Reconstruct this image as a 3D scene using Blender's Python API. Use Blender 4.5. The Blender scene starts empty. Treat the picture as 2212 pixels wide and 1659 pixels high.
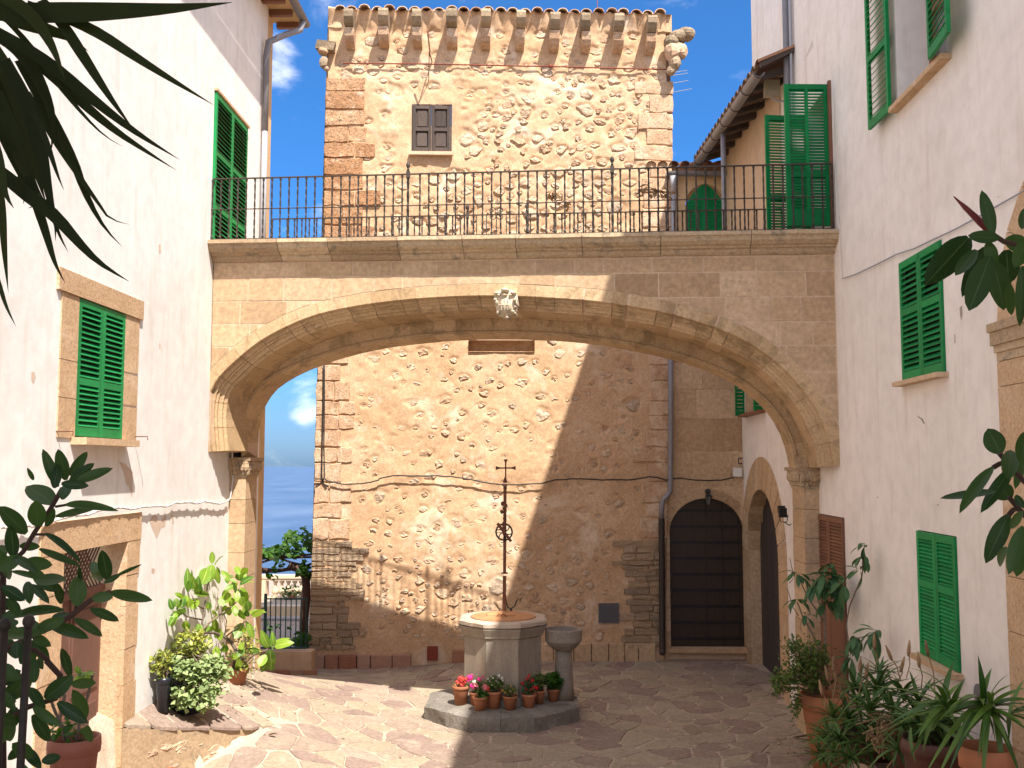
import bpy, math, random
import numpy as np
from mathutils import Vector, Matrix, noise
R = math.radians
rnd = random.Random(7)
S = bpy.context.scene
COL = S.collection

# ------------------------------------------------------------------ camera
FPX, CX, CY = 2140.0, 1106.0, 829.5           # focal length and centre in a 2212 px wide frame
PITCH = math.atan(176 / FPX)
YAW = math.atan(44 / FPX * math.cos(PITCH))
EYE = Vector((0, 0, 3.65))
cam_d = bpy.data.cameras.new('camera')
cam = bpy.data.objects.new('camera', cam_d)
COL.objects.link(cam)
cam.location = EYE
cam.rotation_euler = (R(90) + PITCH, 0, YAW)
cam_d.sensor_width = 36
cam_d.lens = FPX / 2212 * 36
cam_d.clip_start = 0.05
cam_d.clip_end = 60000
S.camera = cam
CAMR = cam.rotation_euler.to_matrix()

def ray(u, v):
    return CAMR @ Vector(((u - CX) / FPX, (CY - v) / FPX, -1))
def at(u, v, y):
    d = ray(u, v)
    return EYE + d * (y / d.y)
def atl(u, v, y):
    """like at(), but stays on this side of the left wall"""
    return at(u, v, min(y, 4.35 * FPX / max(1.0, 1150 - u)))
def atr(u, v, y):
    return at(u, v, min(y, 3.52 / max(.05, (u - 1150) / FPX - .02)))
def onplane(u, v, P, n):
    d = ray(u, v); n = Vector(n)
    return EYE + d * ((Vector(P) - EYE).dot(n) / d.dot(n))

# ------------------------------------------------------------------ light
SUNV = Vector((-0.53, 1.0, -1.67)).normalized()      # direction the light travels
EL = math.asin(-SUNV.z); AZ = math.atan2(-SUNV.x, -SUNV.y)
w = bpy.data.worlds.new('World'); S.world = w; w.use_nodes = True
nt = w.node_tree; N = nt.nodes; L = nt.links
N.clear()
out = N.new('ShaderNodeOutputWorld'); bg = N.new('ShaderNodeBackground')
sky = N.new('ShaderNodeTexSky'); sky.sky_type = 'NISHITA'; sky.sun_disc = False
sky.sun_elevation = EL; sky.sun_rotation = AZ
sky.altitude = 0; sky.air_density = 1.0; sky.dust_density = 0.35; sky.ozone_density = 3.0
bg.inputs['Strength'].default_value = 0.15
tc = N.new('ShaderNodeTexCoord')
hs = N.new('ShaderNodeHueSaturation'); hs.inputs['Saturation'].default_value = 1.22
hs.inputs['Value'].default_value = 0.95
sx = N.new('ShaderNodeSeparateXYZ'); L.new(tc.outputs['Generated'], sx.inputs[0])
er = N.new('ShaderNodeValToRGB'); er.color_ramp.elements[0].position = 0.0; er.color_ramp.elements[0].color = (0.105, 0.155, 0.275, 1)
er.color_ramp.elements[1].position = 0.45; er.color_ramp.elements[1].color = (0.345, 0.375, 0.435, 1)
ee = er.color_ramp.elements.new(0.14); ee.color = (0.255, 0.305, 0.405, 1)
L.new(sx.outputs[2], er.inputs[0])
tm = N.new('ShaderNodeMix'); tm.data_type = 'RGBA'; tm.blend_type = 'MULTIPLY'; tm.inputs[0].default_value = 1
L.new(sky.outputs[0], tm.inputs[6]); L.new(er.outputs[0], tm.inputs[7]); L.new(tm.outputs[2], hs.inputs['Color'])
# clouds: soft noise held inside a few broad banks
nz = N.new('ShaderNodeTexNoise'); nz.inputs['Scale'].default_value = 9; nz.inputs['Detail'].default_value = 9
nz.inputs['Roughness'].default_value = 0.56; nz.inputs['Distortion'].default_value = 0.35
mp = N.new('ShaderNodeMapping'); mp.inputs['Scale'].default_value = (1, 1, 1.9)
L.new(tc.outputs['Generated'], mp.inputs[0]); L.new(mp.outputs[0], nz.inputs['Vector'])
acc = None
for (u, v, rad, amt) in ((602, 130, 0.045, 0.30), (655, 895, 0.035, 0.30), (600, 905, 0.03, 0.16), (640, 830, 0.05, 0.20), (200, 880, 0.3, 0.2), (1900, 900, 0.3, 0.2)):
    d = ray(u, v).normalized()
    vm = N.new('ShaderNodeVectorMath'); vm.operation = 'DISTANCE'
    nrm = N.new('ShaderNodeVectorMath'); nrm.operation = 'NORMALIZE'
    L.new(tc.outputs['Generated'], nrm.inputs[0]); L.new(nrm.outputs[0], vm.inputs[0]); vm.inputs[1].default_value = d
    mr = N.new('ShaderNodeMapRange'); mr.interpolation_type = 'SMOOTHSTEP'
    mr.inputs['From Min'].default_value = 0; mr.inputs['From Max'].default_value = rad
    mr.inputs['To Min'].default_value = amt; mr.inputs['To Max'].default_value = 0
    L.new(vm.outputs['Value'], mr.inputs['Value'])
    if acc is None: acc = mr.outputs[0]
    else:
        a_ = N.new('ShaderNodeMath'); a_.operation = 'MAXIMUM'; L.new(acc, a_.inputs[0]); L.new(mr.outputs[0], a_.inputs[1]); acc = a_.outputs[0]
# unseen cumulus added to brighten the shade, faded out where the camera looks
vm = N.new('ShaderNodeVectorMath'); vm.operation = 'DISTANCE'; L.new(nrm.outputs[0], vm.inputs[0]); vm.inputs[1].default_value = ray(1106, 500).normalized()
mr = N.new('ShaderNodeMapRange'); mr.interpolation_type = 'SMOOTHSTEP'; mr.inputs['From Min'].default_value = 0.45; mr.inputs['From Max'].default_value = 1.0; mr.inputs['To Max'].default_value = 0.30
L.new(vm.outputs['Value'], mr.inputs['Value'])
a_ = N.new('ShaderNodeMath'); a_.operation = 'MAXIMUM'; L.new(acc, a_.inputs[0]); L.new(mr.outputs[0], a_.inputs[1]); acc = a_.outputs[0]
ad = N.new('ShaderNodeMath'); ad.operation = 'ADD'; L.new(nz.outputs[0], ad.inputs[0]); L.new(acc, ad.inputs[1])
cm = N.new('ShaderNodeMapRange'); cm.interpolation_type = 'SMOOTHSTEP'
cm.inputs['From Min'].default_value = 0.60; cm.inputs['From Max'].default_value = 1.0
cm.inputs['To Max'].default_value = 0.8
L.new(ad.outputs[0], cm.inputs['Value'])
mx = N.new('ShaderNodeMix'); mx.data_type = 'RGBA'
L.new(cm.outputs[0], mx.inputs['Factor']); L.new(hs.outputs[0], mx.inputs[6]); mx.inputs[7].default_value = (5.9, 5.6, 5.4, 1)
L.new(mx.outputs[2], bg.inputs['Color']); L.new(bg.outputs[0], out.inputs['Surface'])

sd = bpy.data.lights.new('sun', 'SUN'); sd.energy = 2.95; sd.angle = R(0.53); sd.color = (1.0, 0.94, 0.86)
so = bpy.data.objects.new('sun', sd); COL.objects.link(so)
so.rotation_euler = SUNV.to_track_quat('-Z', 'Y').to_euler(); so.location = (8, -20, 30)
S.view_settings.view_transform = 'Standard'; S.view_settings.look = 'None'
S.view_settings.exposure = 1.73; S.view_settings.gamma = 1; S.view_settings.use_curve_mapping = False
S.cycles.max_bounces = 9; S.cycles.diffuse_bounces = 8; S.cycles.transparent_max_bounces = 6
S.cycles.use_denoising = True
S.cycles.use_adaptive_sampling = False

# ------------------------------------------------------------------ materials
def newmat(name):
    m = bpy.data.materials.new(name); m.use_nodes = True
    t = m.node_tree; b = t.nodes['Principled BSDF']
    return m, t, b
def nd(t, typ, **kw):
    n = t.nodes.new(typ)
    for k, v in kw.items():
        if k in n.inputs.keys(): n.inputs[k].default_value = v
        else: setattr(n, k, v)
    return n
def pos(t, scale=(1, 1, 1)):
    g = t.nodes.new('ShaderNodeNewGeometry'); m = t.nodes.new('ShaderNodeMapping')
    m.inputs['Scale'].default_value = scale
    t.links.new(g.outputs['Position'], m.inputs[0]); return m.outputs[0]
def ramp(t, src, stops):
    r = t.nodes.new('ShaderNodeValToRGB'); e = r.color_ramp.elements
    while len(e) < len(stops): e.new(0.5)
    for i, (p, c) in enumerate(stops):
        e[i].position = p; e[i].color = (*c, 1) if len(c) == 3 else c
    t.links.new(src, r.inputs[0]); return r.outputs[0]
def mixc(t, fac, a, b, mode='MIX'):
    m = t.nodes.new('ShaderNodeMix'); m.data_type = 'RGBA'; m.blend_type = mode; m.clamp_factor = True
    for s, i in ((fac, 0), (a, 6), (b, 7)):
        if hasattr(s, 'links') or hasattr(s, 'is_linked'): t.links.new(s, m.inputs[i])
        elif isinstance(s, (int, float)): m.inputs[i].default_value = s
        else: m.inputs[i].default_value = (*s, 1)
    return m.outputs[2]
def math_(t, op, a, b=0.5):
    m = t.nodes.new('ShaderNodeMath'); m.operation = op
    for s, i in ((a, 0), (b, 1)):
        if isinstance(s, (int, float)): m.inputs[i].default_value = s
        else: t.links.new(s, m.inputs[i])
    return m.outputs[0]
def rand_(t):
    o = t.nodes.new('ShaderNodeObjectInfo'); g = t.nodes.new('ShaderNodeNewGeometry')
    return math_(t, 'FRACT', math_(t, 'ADD', o.outputs['Random'], g.outputs['Random Per Island']), 0)

def stone(name, cols, sc=3.0, bump=0.5, dist=0.02, rough=0.9, fine=40, tint=0.5, stretch=(1, 1, 1), spots=None, spot_sc=6, spot_t=0.6, pits=0.0):
    """cols: ramp of linear colours chosen half by piece, half by noise"""
    m, t, b = newmat(name)
    P = pos(t, stretch)
    n1 = nd(t, 'ShaderNodeTexNoise', Scale=sc, Detail=8, Roughness=0.6); t.links.new(P, n1.inputs['Vector'])
    n2 = nd(t, 'ShaderNodeTexNoise', Scale=fine, Detail=5, Roughness=0.65); t.links.new(P, n2.inputs['Vector'])
    r = rand_(t)
    f = math_(t, 'ADD', math_(t, 'MULTIPLY', r, tint), math_(t, 'MULTIPLY', n1.outputs[0], 1 - tint))
    k = len(cols); lo, hi = (0.3 * (1 - tint)), 1 - 0.3 * (1 - tint)
    c = ramp(t, f, [(lo + (hi - lo) * i / max(1, k - 1), cc) for i, cc in enumerate(cols)])
    g = ramp(t, n2.outputs[0], [(0.3, (0.72, 0.70, 0.68)), (0.65, (1.12, 1.12, 1.12))])
    c = mixc(t, 0.9, c, g, 'MULTIPLY')
    if spots:
        n3 = nd(t, 'ShaderNodeTexNoise', Scale=spot_sc, Detail=6, Roughness=0.7, Distortion=0.5); t.links.new(P, n3.inputs['Vector'])
        sm = ramp(t, n3.outputs[0], [(spot_t - 0.06, (0, 0, 0)), (spot_t + 0.06, (1, 1, 1))])
        c = mixc(t, math_(t, 'MULTIPLY', sm, 0.75), c, spots)
    t.links.new(c, b.inputs['Base Color']); b.inputs['Roughness'].default_value = rough
    b.inputs['Specular IOR Level'].default_value = 0.2
    h = math_(t, 'ADD', math_(t, 'MULTIPLY', n1.outputs[0], 1.2), math_(t, 'MULTIPLY', n2.outputs[0], 0.4))
    if pits:
        vz = nd(t, 'ShaderNodeTexNoise', Scale=17, Detail=3, Roughness=0.8, Distortion=1.5); t.links.new(P, vz.inputs['Vector'])
        pr = ramp(t, vz.outputs[0], [(0.30, (0, 0, 0)), (0.42, (1, 1, 1))])
        h = math_(t, 'ADD', h, math_(t, 'MULTIPLY', pr, pits))
    bp = nd(t, 'ShaderNodeBump', Strength=bump, Distance=dist); t.links.new(h, bp.inputs['Height'])
    t.links.new(bp.outputs[0], b.inputs['Normal'])
    return m

def plain(name, col, rough=0.5, metal=0, bump=0.0, sc=30, var=0.25, spec=0.4, wear=None, wear_t=0.62, wear_sc=25, stretch=(1, 1, 1)):
    m, t, b = newmat(name)
    P = pos(t, stretch)
    n1 = nd(t, 'ShaderNodeTexNoise', Scale=sc, Detail=6, Roughness=0.6); t.links.new(P, n1.inputs['Vector'])
    lo = tuple(c * (1 - var) for c in col); hi = tuple(min(1, c * (1 + var)) for c in col)
    r = rand_(t)
    f = math_(t, 'ADD', math_(t, 'MULTIPLY', r, 0.35), math_(t, 'MULTIPLY', n1.outputs[0], 0.65))
    c = ramp(t, f, [(0.25, lo), (0.75, hi)])
    if wear:
        n3 = nd(t, 'ShaderNodeTexNoise', Scale=wear_sc, Detail=7, Roughness=0.75); t.links.new(P, n3.inputs['Vector'])
        sm = ramp(t, n3.outputs[0], [(wear_t - 0.03, (0, 0, 0)), (wear_t + 0.03, (1, 1, 1))])
        c = mixc(t, sm, c, wear)
    t.links.new(c, b.inputs['Base Color'])
    b.inputs['Roughness'].default_value = rough; b.inputs['Metallic'].default_value = metal
    b.inputs['Specular IOR Level'].default_value = spec
    if bump:
        bp = nd(t, 'ShaderNodeBump', Strength=bump, Distance=0.01); t.links.new(n1.outputs[0], bp.inputs['Height'])
        t.links.new(bp.outputs[0], b.inputs['Normal'])
    return m

def leafmat(name, c1, c2, rough=0.35, trans=0.25, rib=None, red=None):
    m, t, b = newmat(name)
    r = rand_(t)
    n1 = nd(t, 'ShaderNodeTexNoise', Scale=14, Detail=4); t.links.new(pos(t), n1.inputs['Vector'])
    f = math_(t, 'ADD', math_(t, 'MULTIPLY', r, 0.75), math_(t, 'MULTIPLY', n1.outputs[0], 0.25))
    stops = [(0.15, c1), (0.75, c2)]
    if red: stops += [(0.93, c2), (0.97, red)]
    c = ramp(t, f, stops)
    if rib:
        uv = t.nodes.new('ShaderNodeUVMap'); sx = t.nodes.new('ShaderNodeSeparateXYZ'); t.links.new(uv.outputs[0], sx.inputs[0])
        d = math_(t, 'ABSOLUTE', math_(t, 'SUBTRACT', sx.outputs[0], 0.5))
        k = ramp(t, d, [(0.012, (1, 1, 1)), (0.04, (0, 0, 0))])
        c = mixc(t, k, c, rib)
        # side veins as relief
        wv = math_(t, 'SINE', math_(t, 'MULTIPLY', math_(t, 'SUBTRACT', sx.outputs[1], math_(t, 'MULTIPLY', d, 0.5)), 95), 0)
        bp = nd(t, 'ShaderNodeBump', Strength=0.12, Distance=0.004); t.links.new(wv, bp.inputs['Height']); t.links.new(bp.outputs[0], b.inputs['Normal'])
    t.links.new(c, b.inputs['Base Color']); b.inputs['Roughness'].default_value = rough
    b.inputs['Specular IOR Level'].default_value = 0.3
    if trans:
        tr = t.nodes.new('ShaderNodeBsdfTranslucent'); ms = t.nodes.new('ShaderNodeMixShader')
        c2_ = mixc(t, 1.0, c, (1.5, 1.7, 0.5), 'MULTIPLY'); t.links.new(c2_, tr.inputs['Color'])
        ms.inputs[0].default_value = trans; o = t.nodes['Material Output']
        t.links.new(b.outputs[0], ms.inputs[1]); t.links.new(tr.outputs[0], ms.inputs[2]); t.links.new(ms.outputs[0], o.inputs['Surface'])
    return m

def plaster(name, base, patch=None, patch_t=0.68, stain=(0.8, 0.74, 0.68), bump=0.13, psc=0.9, low=None):
    m, t, b = newmat(name)
    P = pos(t)
    big = nd(t, 'ShaderNodeTexNoise', Scale=0.8, Detail=6, Roughness=0.55); t.links.new(P, big.inputs['Vector'])
    mid = nd(t, 'ShaderNodeTexNoise', Scale=5, Detail=8, Roughness=0.62, Distortion=0.3); t.links.new(P, mid.inputs['Vector'])
    fi = nd(t, 'ShaderNodeTexNoise', Scale=60, Detail=4, Roughness=0.6); t.links.new(P, fi.inputs['Vector'])
    c = mixc(t, 1.0, base, ramp(t, big.outputs[0], [(0.3, (0.93, 0.92, 0.91)), (0.7, (1.04, 1.04, 1.04))]), 'MULTIPLY')
    c = mixc(t, 1.0, c, ramp(t, mid.outputs[0], [(0.25, (0.90, 0.89, 0.88)), (0.6, (1.03, 1.03, 1.03))]), 'MULTIPLY')
    # runs of dirt
    st = nd(t, 'ShaderNodeTexNoise', Scale=1.0, Detail=7, Roughness=0.6); t.links.new(pos(t, (6, 6, 0.6)), st.inputs['Vector'])
    k = ramp(t, st.outputs[0], [(0.54, (0, 0, 0)), (0.75, (1, 1, 1))])
    c = mixc(t, math_(t, 'MULTIPLY', k, 0.6), c, mixc(t, 1.0, c, stain, 'MULTIPLY'))
    sz = t.nodes.new('ShaderNodeSeparateXYZ'); gg = t.nodes.new('ShaderNodeNewGeometry'); t.links.new(gg.outputs['Position'], sz.inputs[0])
    gm = nd(t, 'ShaderNodeMapRange'); gm.inputs['From Min'].default_value = 1.9; gm.inputs['From Max'].default_value = 0.0; t.links.new(math_(t, 'ADD', sz.outputs[2], math_(t, 'MULTIPLY', mid.outputs[0], 1.6)), gm.inputs['Value'])
    c = mixc(t, math_(t, 'MULTIPLY', gm.outputs[0], 0.8), c, mixc(t, 1.0, c, (0.74, 0.66, 0.56), 'MULTIPLY'))
    if patch:
        pn = nd(t, 'ShaderNodeTexNoise', Scale=psc, Detail=9, Roughness=0.62, Distortion=0.4); t.links.new(pos(t, (1.6, 1.6, 1)), pn.inputs['Vector'])
        kk = ramp(t, pn.outputs[0], [(patch_t, (0, 0, 0)), (patch_t + 0.012, (1, 1, 1))])
        c = mixc(t, kk, c, patch)
    t.links.new(c, b.inputs['Base Color']); b.inputs['Roughness'].default_value = 0.92
    b.inputs['Specular IOR Level'].default_value = 0.15
    h = math_(t, 'ADD', math_(t, 'MULTIPLY', mid.outputs[0], 1.0), math_(t, 'MULTIPLY', fi.outputs[0], 0.12))
    bp = nd(t, 'ShaderNodeBump', Strength=bump, Distance=0.03); t.links.new(h, bp.inputs['Height']); t.links.new(bp.outputs[0], b.inputs['Normal'])
    return m

M = {}
M['white'] = plaster('white_plaster', (0.80, 0.77, 0.735), patch=(0.66, 0.50, 0.40), patch_t=0.735)
M['white_r'] = plaster('white_plaster_smooth', (0.81, 0.745, 0.69), bump=0.12)
M['cream'] = plaster('cream_plaster', (0.60, 0.44, 0.30))
M['ochre'] = plaster('ochre_plaster', (0.60, 0.42, 0.24))
M['lime'] = stone('lime_render', [(0.50, 0.315, 0.178), (0.575, 0.38, 0.228), (0.64, 0.455, 0.295)], sc=1.1, bump=0.4, dist=0.02, fine=24, tint=0, spots=(0.70, 0.57, 0.43), spot_sc=1.3, spot_t=0.60)
M['rubble'] = stone('rubble_stone', [(0.43, 0.28, 0.175), (0.55, 0.375, 0.24), (0.50, 0.39, 0.29), (0.60, 0.43, 0.285), (0.66, 0.51, 0.37), (0.58, 0.405, 0.26)], sc=9, bump=0.9, dist=0.03, fine=30, tint=0.6, pits=0.4)
M['quoin'] = stone('red_sandstone', [(0.36, 0.18, 0.085), (0.46, 0.26, 0.14), (0.55, 0.36, 0.22)], sc=4, bump=1.0, dist=0.04, fine=26, tint=0.4, pits=1.0, spots=(0.60, 0.45, 0.32), spot_sc=5, spot_t=0.60)
M['quoinp'] = stone('pale_sandstone', [(0.47, 0.29, 0.175), (0.56, 0.37, 0.235), (0.64, 0.45, 0.31)], sc=4, bump=0.8, dist=0.03, fine=30, tint=0.35, pits=0.8, spots=(0.66, 0.50, 0.36), spot_sc=4, spot_t=0.55)
M['slate'] = stone('slaty_stone', [(0.30, 0.22, 0.155), (0.42, 0.31, 0.21), (0.48, 0.34, 0.21), (0.53, 0.40, 0.28)], sc=6, bump=1.0, dist=0.03, fine=30, tint=0.6, stretch=(1, 1, 5), pits=0.6)
M['ashlar'] = stone('ashlar_sandstone', [(0.36, 0.235, 0.135), (0.47, 0.32, 0.19), (0.54, 0.38, 0.235), (0.49, 0.34, 0.21), (0.60, 0.435, 0.28), (0.56, 0.40, 0.255)], sc=2.0, bump=0.35, dist=0.015, fine=16, tint=0.66, spots=(0.37, 0.255, 0.16), spot_sc=2.2, spot_t=0.62, pits=0.2)
M['joint'] = stone('lime_mortar', [(0.56, 0.40, 0.27), (0.66, 0.49, 0.34)], sc=4, bump=0.5, dist=0.015, fine=40, tint=0)
M['archst'] = stone('arch_sandstone', [(0.42, 0.285, 0.155), (0.54, 0.375, 0.22), (0.62, 0.445, 0.275)], sc=3, bump=0.5, dist=0.018, fine=32, tint=0.55, spots=(0.27, 0.185, 0.10), spot_sc=3.0, spot_t=0.57)
M['surround'] = stone('window_sandstone', [(0.50, 0.32, 0.18), (0.58, 0.39, 0.235), (0.64, 0.46, 0.30)], sc=3, bump=0.6, dist=0.02, fine=32, tint=0.2, pits=0.7, spots=(0.66, 0.52, 0.38), spot_sc=3, spot_t=0.64)
M['cornice'] = stone('cornice_stone', [(0.34, 0.24, 0.15), (0.46, 0.335, 0.21), (0.56, 0.43, 0.29)], sc=4, bump=0.6, dist=0.018, fine=28, tint=0.4, spots=(0.16, 0.135, 0.10), spot_sc=4, spot_t=0.60)
M['browncl'] = plain('dark_brown_clay', (0.11, 0.042, 0.028), rough=0.55, var=0.2, sc=7)
M['bracket'] = stone('weathered_bracket_stone', [(0.20, 0.155, 0.10), (0.33, 0.25, 0.165), (0.46, 0.34, 0.22)], sc=5, bump=0.9, dist=0.025, fine=28, tint=0.35, pits=0.4)
M['well'] = stone('well_stone', [(0.24, 0.20, 0.155), (0.31, 0.26, 0.205), (0.38, 0.33, 0.26)], sc=4, bump=0.5, dist=0.012, fine=45, tint=0.15, stretch=(2.5, 2.5, 0.6), spots=(0.36, 0.20, 0.06), spot_sc=3.2, spot_t=0.72)
M['rim'] = stone('pale_rim_stone', [(0.42, 0.33, 0.255), (0.50, 0.41, 0.325), (0.54, 0.46, 0.38)], sc=5, bump=0.5, dist=0.01, fine=50, tint=0.1)
M['plinth'] = stone('grey_plinth_stone', [(0.14, 0.125, 0.105), (0.22, 0.20, 0.17), (0.32, 0.29, 0.25)], sc=4, bump=0.8, dist=0.03, fine=30, tint=0.4, pits=0.4)
M['basin'] = stone('grey_basin_stone', [(0.22, 0.19, 0.155), (0.29, 0.255, 0.21)], sc=8, bump=0.6, dist=0.01, fine=60, tint=0.0)
M['pave'] = stone('paving_stone', [(0.235, 0.17, 0.14), (0.275, 0.20, 0.165), (0.29, 0.22, 0.175), (0.37, 0.30, 0.215), (0.32, 0.27, 0.195), (0.32, 0.25, 0.195), (0.41, 0.33, 0.25)], sc=1.8, bump=0.8, dist=0.02, fine=20, tint=0.62, rough=0.8, spots=(0.42, 0.33, 0.25), spot_sc=3.5, spot_t=0.62)
M['grout'] = stone('paving_mortar', [(0.42, 0.32, 0.24), (0.52, 0.41, 0.32)], sc=2, bump=0.5, dist=0.012, fine=40, tint=0)
M['tilebr'] = stone('red_skirting_tile', [(0.30, 0.12, 0.07), (0.38, 0.19, 0.12), (0.42, 0.27, 0.19)], sc=5, bump=0.3, dist=0.01, fine=40, tint=0.7)
M['rooft'] = stone('roof_tile_clay', [(0.30, 0.13, 0.07), (0.46, 0.28, 0.17), (0.52, 0.38, 0.26)], sc=5, bump=0.4, dist=0.01, fine=40, tint=0.7)
M['tilep'] = stone('pale_lichened_tile', [(0.42, 0.24, 0.15), (0.55, 0.38, 0.26), (0.62, 0.48, 0.36)], sc=5, bump=0.4, dist=0.01, fine=40, tint=0.7)
M['crest'] = stone('carved_white_stone', [(0.52, 0.43, 0.31), (0.60, 0.52, 0.40)], sc=8, bump=0.4, dist=0.008, fine=50, tint=0)
M['green'] = plain('green_paint', (0.010, 0.22, 0.062), rough=0.5, spec=0.2, var=0.25, sc=8, wear=(0.14, 0.30, 0.13), wear_t=0.68, wear_sc=30, stretch=(1, 1, 2.5))
M['greend'] = plain('dark_green_paint', (0.003, 0.18, 0.05), rough=0.5, spec=0.2, var=0.2, sc=8)
M['woodgrey'] = plain('weathered_wood', (0.075, 0.055, 0.045), rough=0.85, var=0.5, sc=26, bump=0.4, stretch=(3, 3, 0.35), wear=(0.25, 0.17, 0.09), wear_t=0.68, wear_sc=9)
M['woodred'] = plain('brown_door_wood', (0.155, 0.075, 0.055), rough=0.7, var=0.3, sc=18, bump=0.3, stretch=(3, 3, 0.3))
M['woodbrown'] = plain('brown_shutter_wood', (0.20, 0.085, 0.045), rough=0.6, var=0.3, sc=20, bump=0.2, stretch=(3, 3, 0.4))
M['dooriron'] = plain('dark_studded_door', (0.035, 0.022, 0.014), rough=0.5, var=0.4, sc=14, bump=0.3, stretch=(2, 2, 0.4))
M['doorgrey'] = plain('dark_grey_door_wood', (0.055, 0.042, 0.038), rough=0.75, var=0.35, sc=20, bump=0.3, stretch=(3, 3, 0.3))
M['iron'] = plain('wrought_iron', (0.055, 0.042, 0.034), rough=0.6, metal=0.3, var=0.35, sc=40)
M['rust'] = plain('rusty_iron', (0.14, 0.055, 0.03), rough=0.8, var=0.45, sc=22, bump=0.3)
M['rustbar'] = plain('rust_red_bar', (0.20, 0.045, 0.02), rough=0.75, var=0.3, sc=14)
M['pipe'] = plain('grey_pipe', (0.19, 0.18, 0.19), rough=0.45, var=0.2, sc=9)
M['pipel'] = plain('pale_grey_pipe', (0.33, 0.33, 0.35), rough=0.45, var=0.15, sc=9)
M['cable'] = plain('black_cable', (0.03, 0.025, 0.022), rough=0.6, var=0.2)
M['cablew'] = plain('whitewashed_cable', (0.62, 0.58, 0.55), rough=0.9, var=0.2, sc=40)
M['whitebox'] = plain('white_plastic', (0.7, 0.68, 0.66), rough=0.5, var=0.03)
M['lampbox'] = plain('beige_metal', (0.35, 0.31, 0.22), rough=0.5, var=0.1)
M['black'] = plain('black_metal', (0.012, 0.012, 0.013), rough=0.4, var=0.2)
M['glass'] = plain('lamp_glass', (0.10, 0.11, 0.11), rough=0.12, var=0.1, spec=0.8)
M['terra'] = plain('terracotta', (0.36, 0.14, 0.065), rough=0.8, var=0.25, sc=7, wear=(0.50, 0.33, 0.22), wear_t=0.66, wear_sc=7)
M['terrad'] = plain('red_terracotta', (0.30, 0.10, 0.06), rough=0.6, var=0.2, sc=7)
M['soil'] = plain('soil', (0.045, 0.03, 0.02), rough=1, var=0.5, sc=40, bump=0.8)
M['blackpot'] = plain('black_plastic_pot', (0.015, 0.016, 0.022), rough=0.3, var=0.1)
M['rustlid'] = plain('rusty_orange_lid', (0.42, 0.20, 0.09), rough=0.75, var=0.45, sc=7, bump=0.2)
M['meter'] = plain('grey_meter_cover', (0.085, 0.085, 0.09), rough=0.5, var=0.2, sc=60)
M['clay'] = plain('red_clay_vent', (0.22, 0.045, 0.02), rough=0.8, var=0.2)
M['bark'] = plain('grey_bark', (0.20, 0.15, 0.11), rough=0.9, var=0.4, sc=25, bump=0.6)
M['barkd'] = plain('dark_bark', (0.07, 0.035, 0.025), rough=0.8, var=0.4, sc=25, bump=0.6)
M['yucca'] = leafmat('yucca_leaf', (0.022, 0.030, 0.010), (0.045, 0.058, 0.018), rough=0.8, trans=0.05, red=(0.07, 0.04, 0.02))
M['rubber'] = leafmat('rubber_plant_leaf', (0.020, 0.052, 0.012), (0.055, 0.11, 0.026), rough=0.38, trans=0.16, rib=(0.07, 0.12, 0.05), red=(0.18, 0.03, 0.03))
M['ficus'] = leafmat('yellow_green_ficus_leaf', (0.06, 0.15, 0.025), (0.24, 0.36, 0.04), rough=0.3, trans=0.3, rib=(0.45, 0.5, 0.12))  # yellow-green is the leaf's own colour
M['loquat'] = leafmat('loquat_leaf', (0.03, 0.085, 0.035), (0.06, 0.14, 0.05), rough=0.45, trans=0.15, rib=(0.12, 0.2, 0.08))
M['jade'] = leafmat('jade_leaf', (0.12, 0.17, 0.03), (0.42, 0.42, 0.09), rough=0.4, trans=0.15)
M['ivy'] = leafmat('ivy_leaf', (0.17, 0.24, 0.09), (0.34, 0.42, 0.19), rough=0.6, trans=0.2)
M['shrub'] = leafmat('fine_shrub_leaf', (0.04, 0.08, 0.015), (0.12, 0.18, 0.04), rough=0.6, trans=0.25)
M['aloe'] = leafmat('aloe_leaf', (0.03, 0.075, 0.015), (0.075, 0.14, 0.03), rough=0.5, trans=0.05)
M['clivia'] = leafmat('clivia_leaf', (0.025, 0.075, 0.012), (0.10, 0.18, 0.03), rough=0.35, trans=0.15, red=(0.45, 0.42, 0.06))
M['vine'] = leafmat('vine_leaf', (0.02, 0.065, 0.01), (0.065, 0.15, 0.02), rough=0.55, trans=0.3)
M['dry'] = plain('dry_leaf', (0.26, 0.16, 0.08), rough=0.9, var=0.4)
M['flred'] = plain('red_petal', (0.55, 0.012, 0.02), rough=0.6, var=0.3)
M['flcoral'] = plain('coral_petal', (0.70, 0.07, 0.06), rough=0.6, var=0.3)
M['flpink'] = plain('pink_petal', (0.80, 0.03, 0.28), rough=0.6, var=0.2)
M['flpale'] = plain('pale_pink_petal', (0.75, 0.22, 0.25), rough=0.6, var=0.2)
M['flwhite'] = plain('white_petal', (0.75, 0.75, 0.68), rough=0.6, var=0.1)
M['flyel'] = plain('yellow_petal', (0.55, 0.35, 0.03), rough=0.6, var=0.2)
M['fldark'] = plain('crimson_petal', (0.30, 0.008, 0.03), rough=0.6, var=0.3)
M['balus'] = plain('cream_balustrade', (0.62, 0.48, 0.32), rough=0.8, var=0.1, sc=5)
M['gategreen'] = plain('teal_gate_paint', (0.012, 0.06, 0.06), rough=0.4, var=0.2)
M['dark'] = plain('painted_room_shade', (0.02, 0.015, 0.012), rough=0.9, var=0.2)  # shade of unlit rooms put into the colour
M['hill'] = plain('dry_hillside', (0.10, 0.11, 0.05), rough=1, var=0.4, sc=0.6)
M['road'] = plain('pale_terrace_floor', (0.33, 0.26, 0.20), rough=0.9, var=0.2, sc=3)

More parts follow.
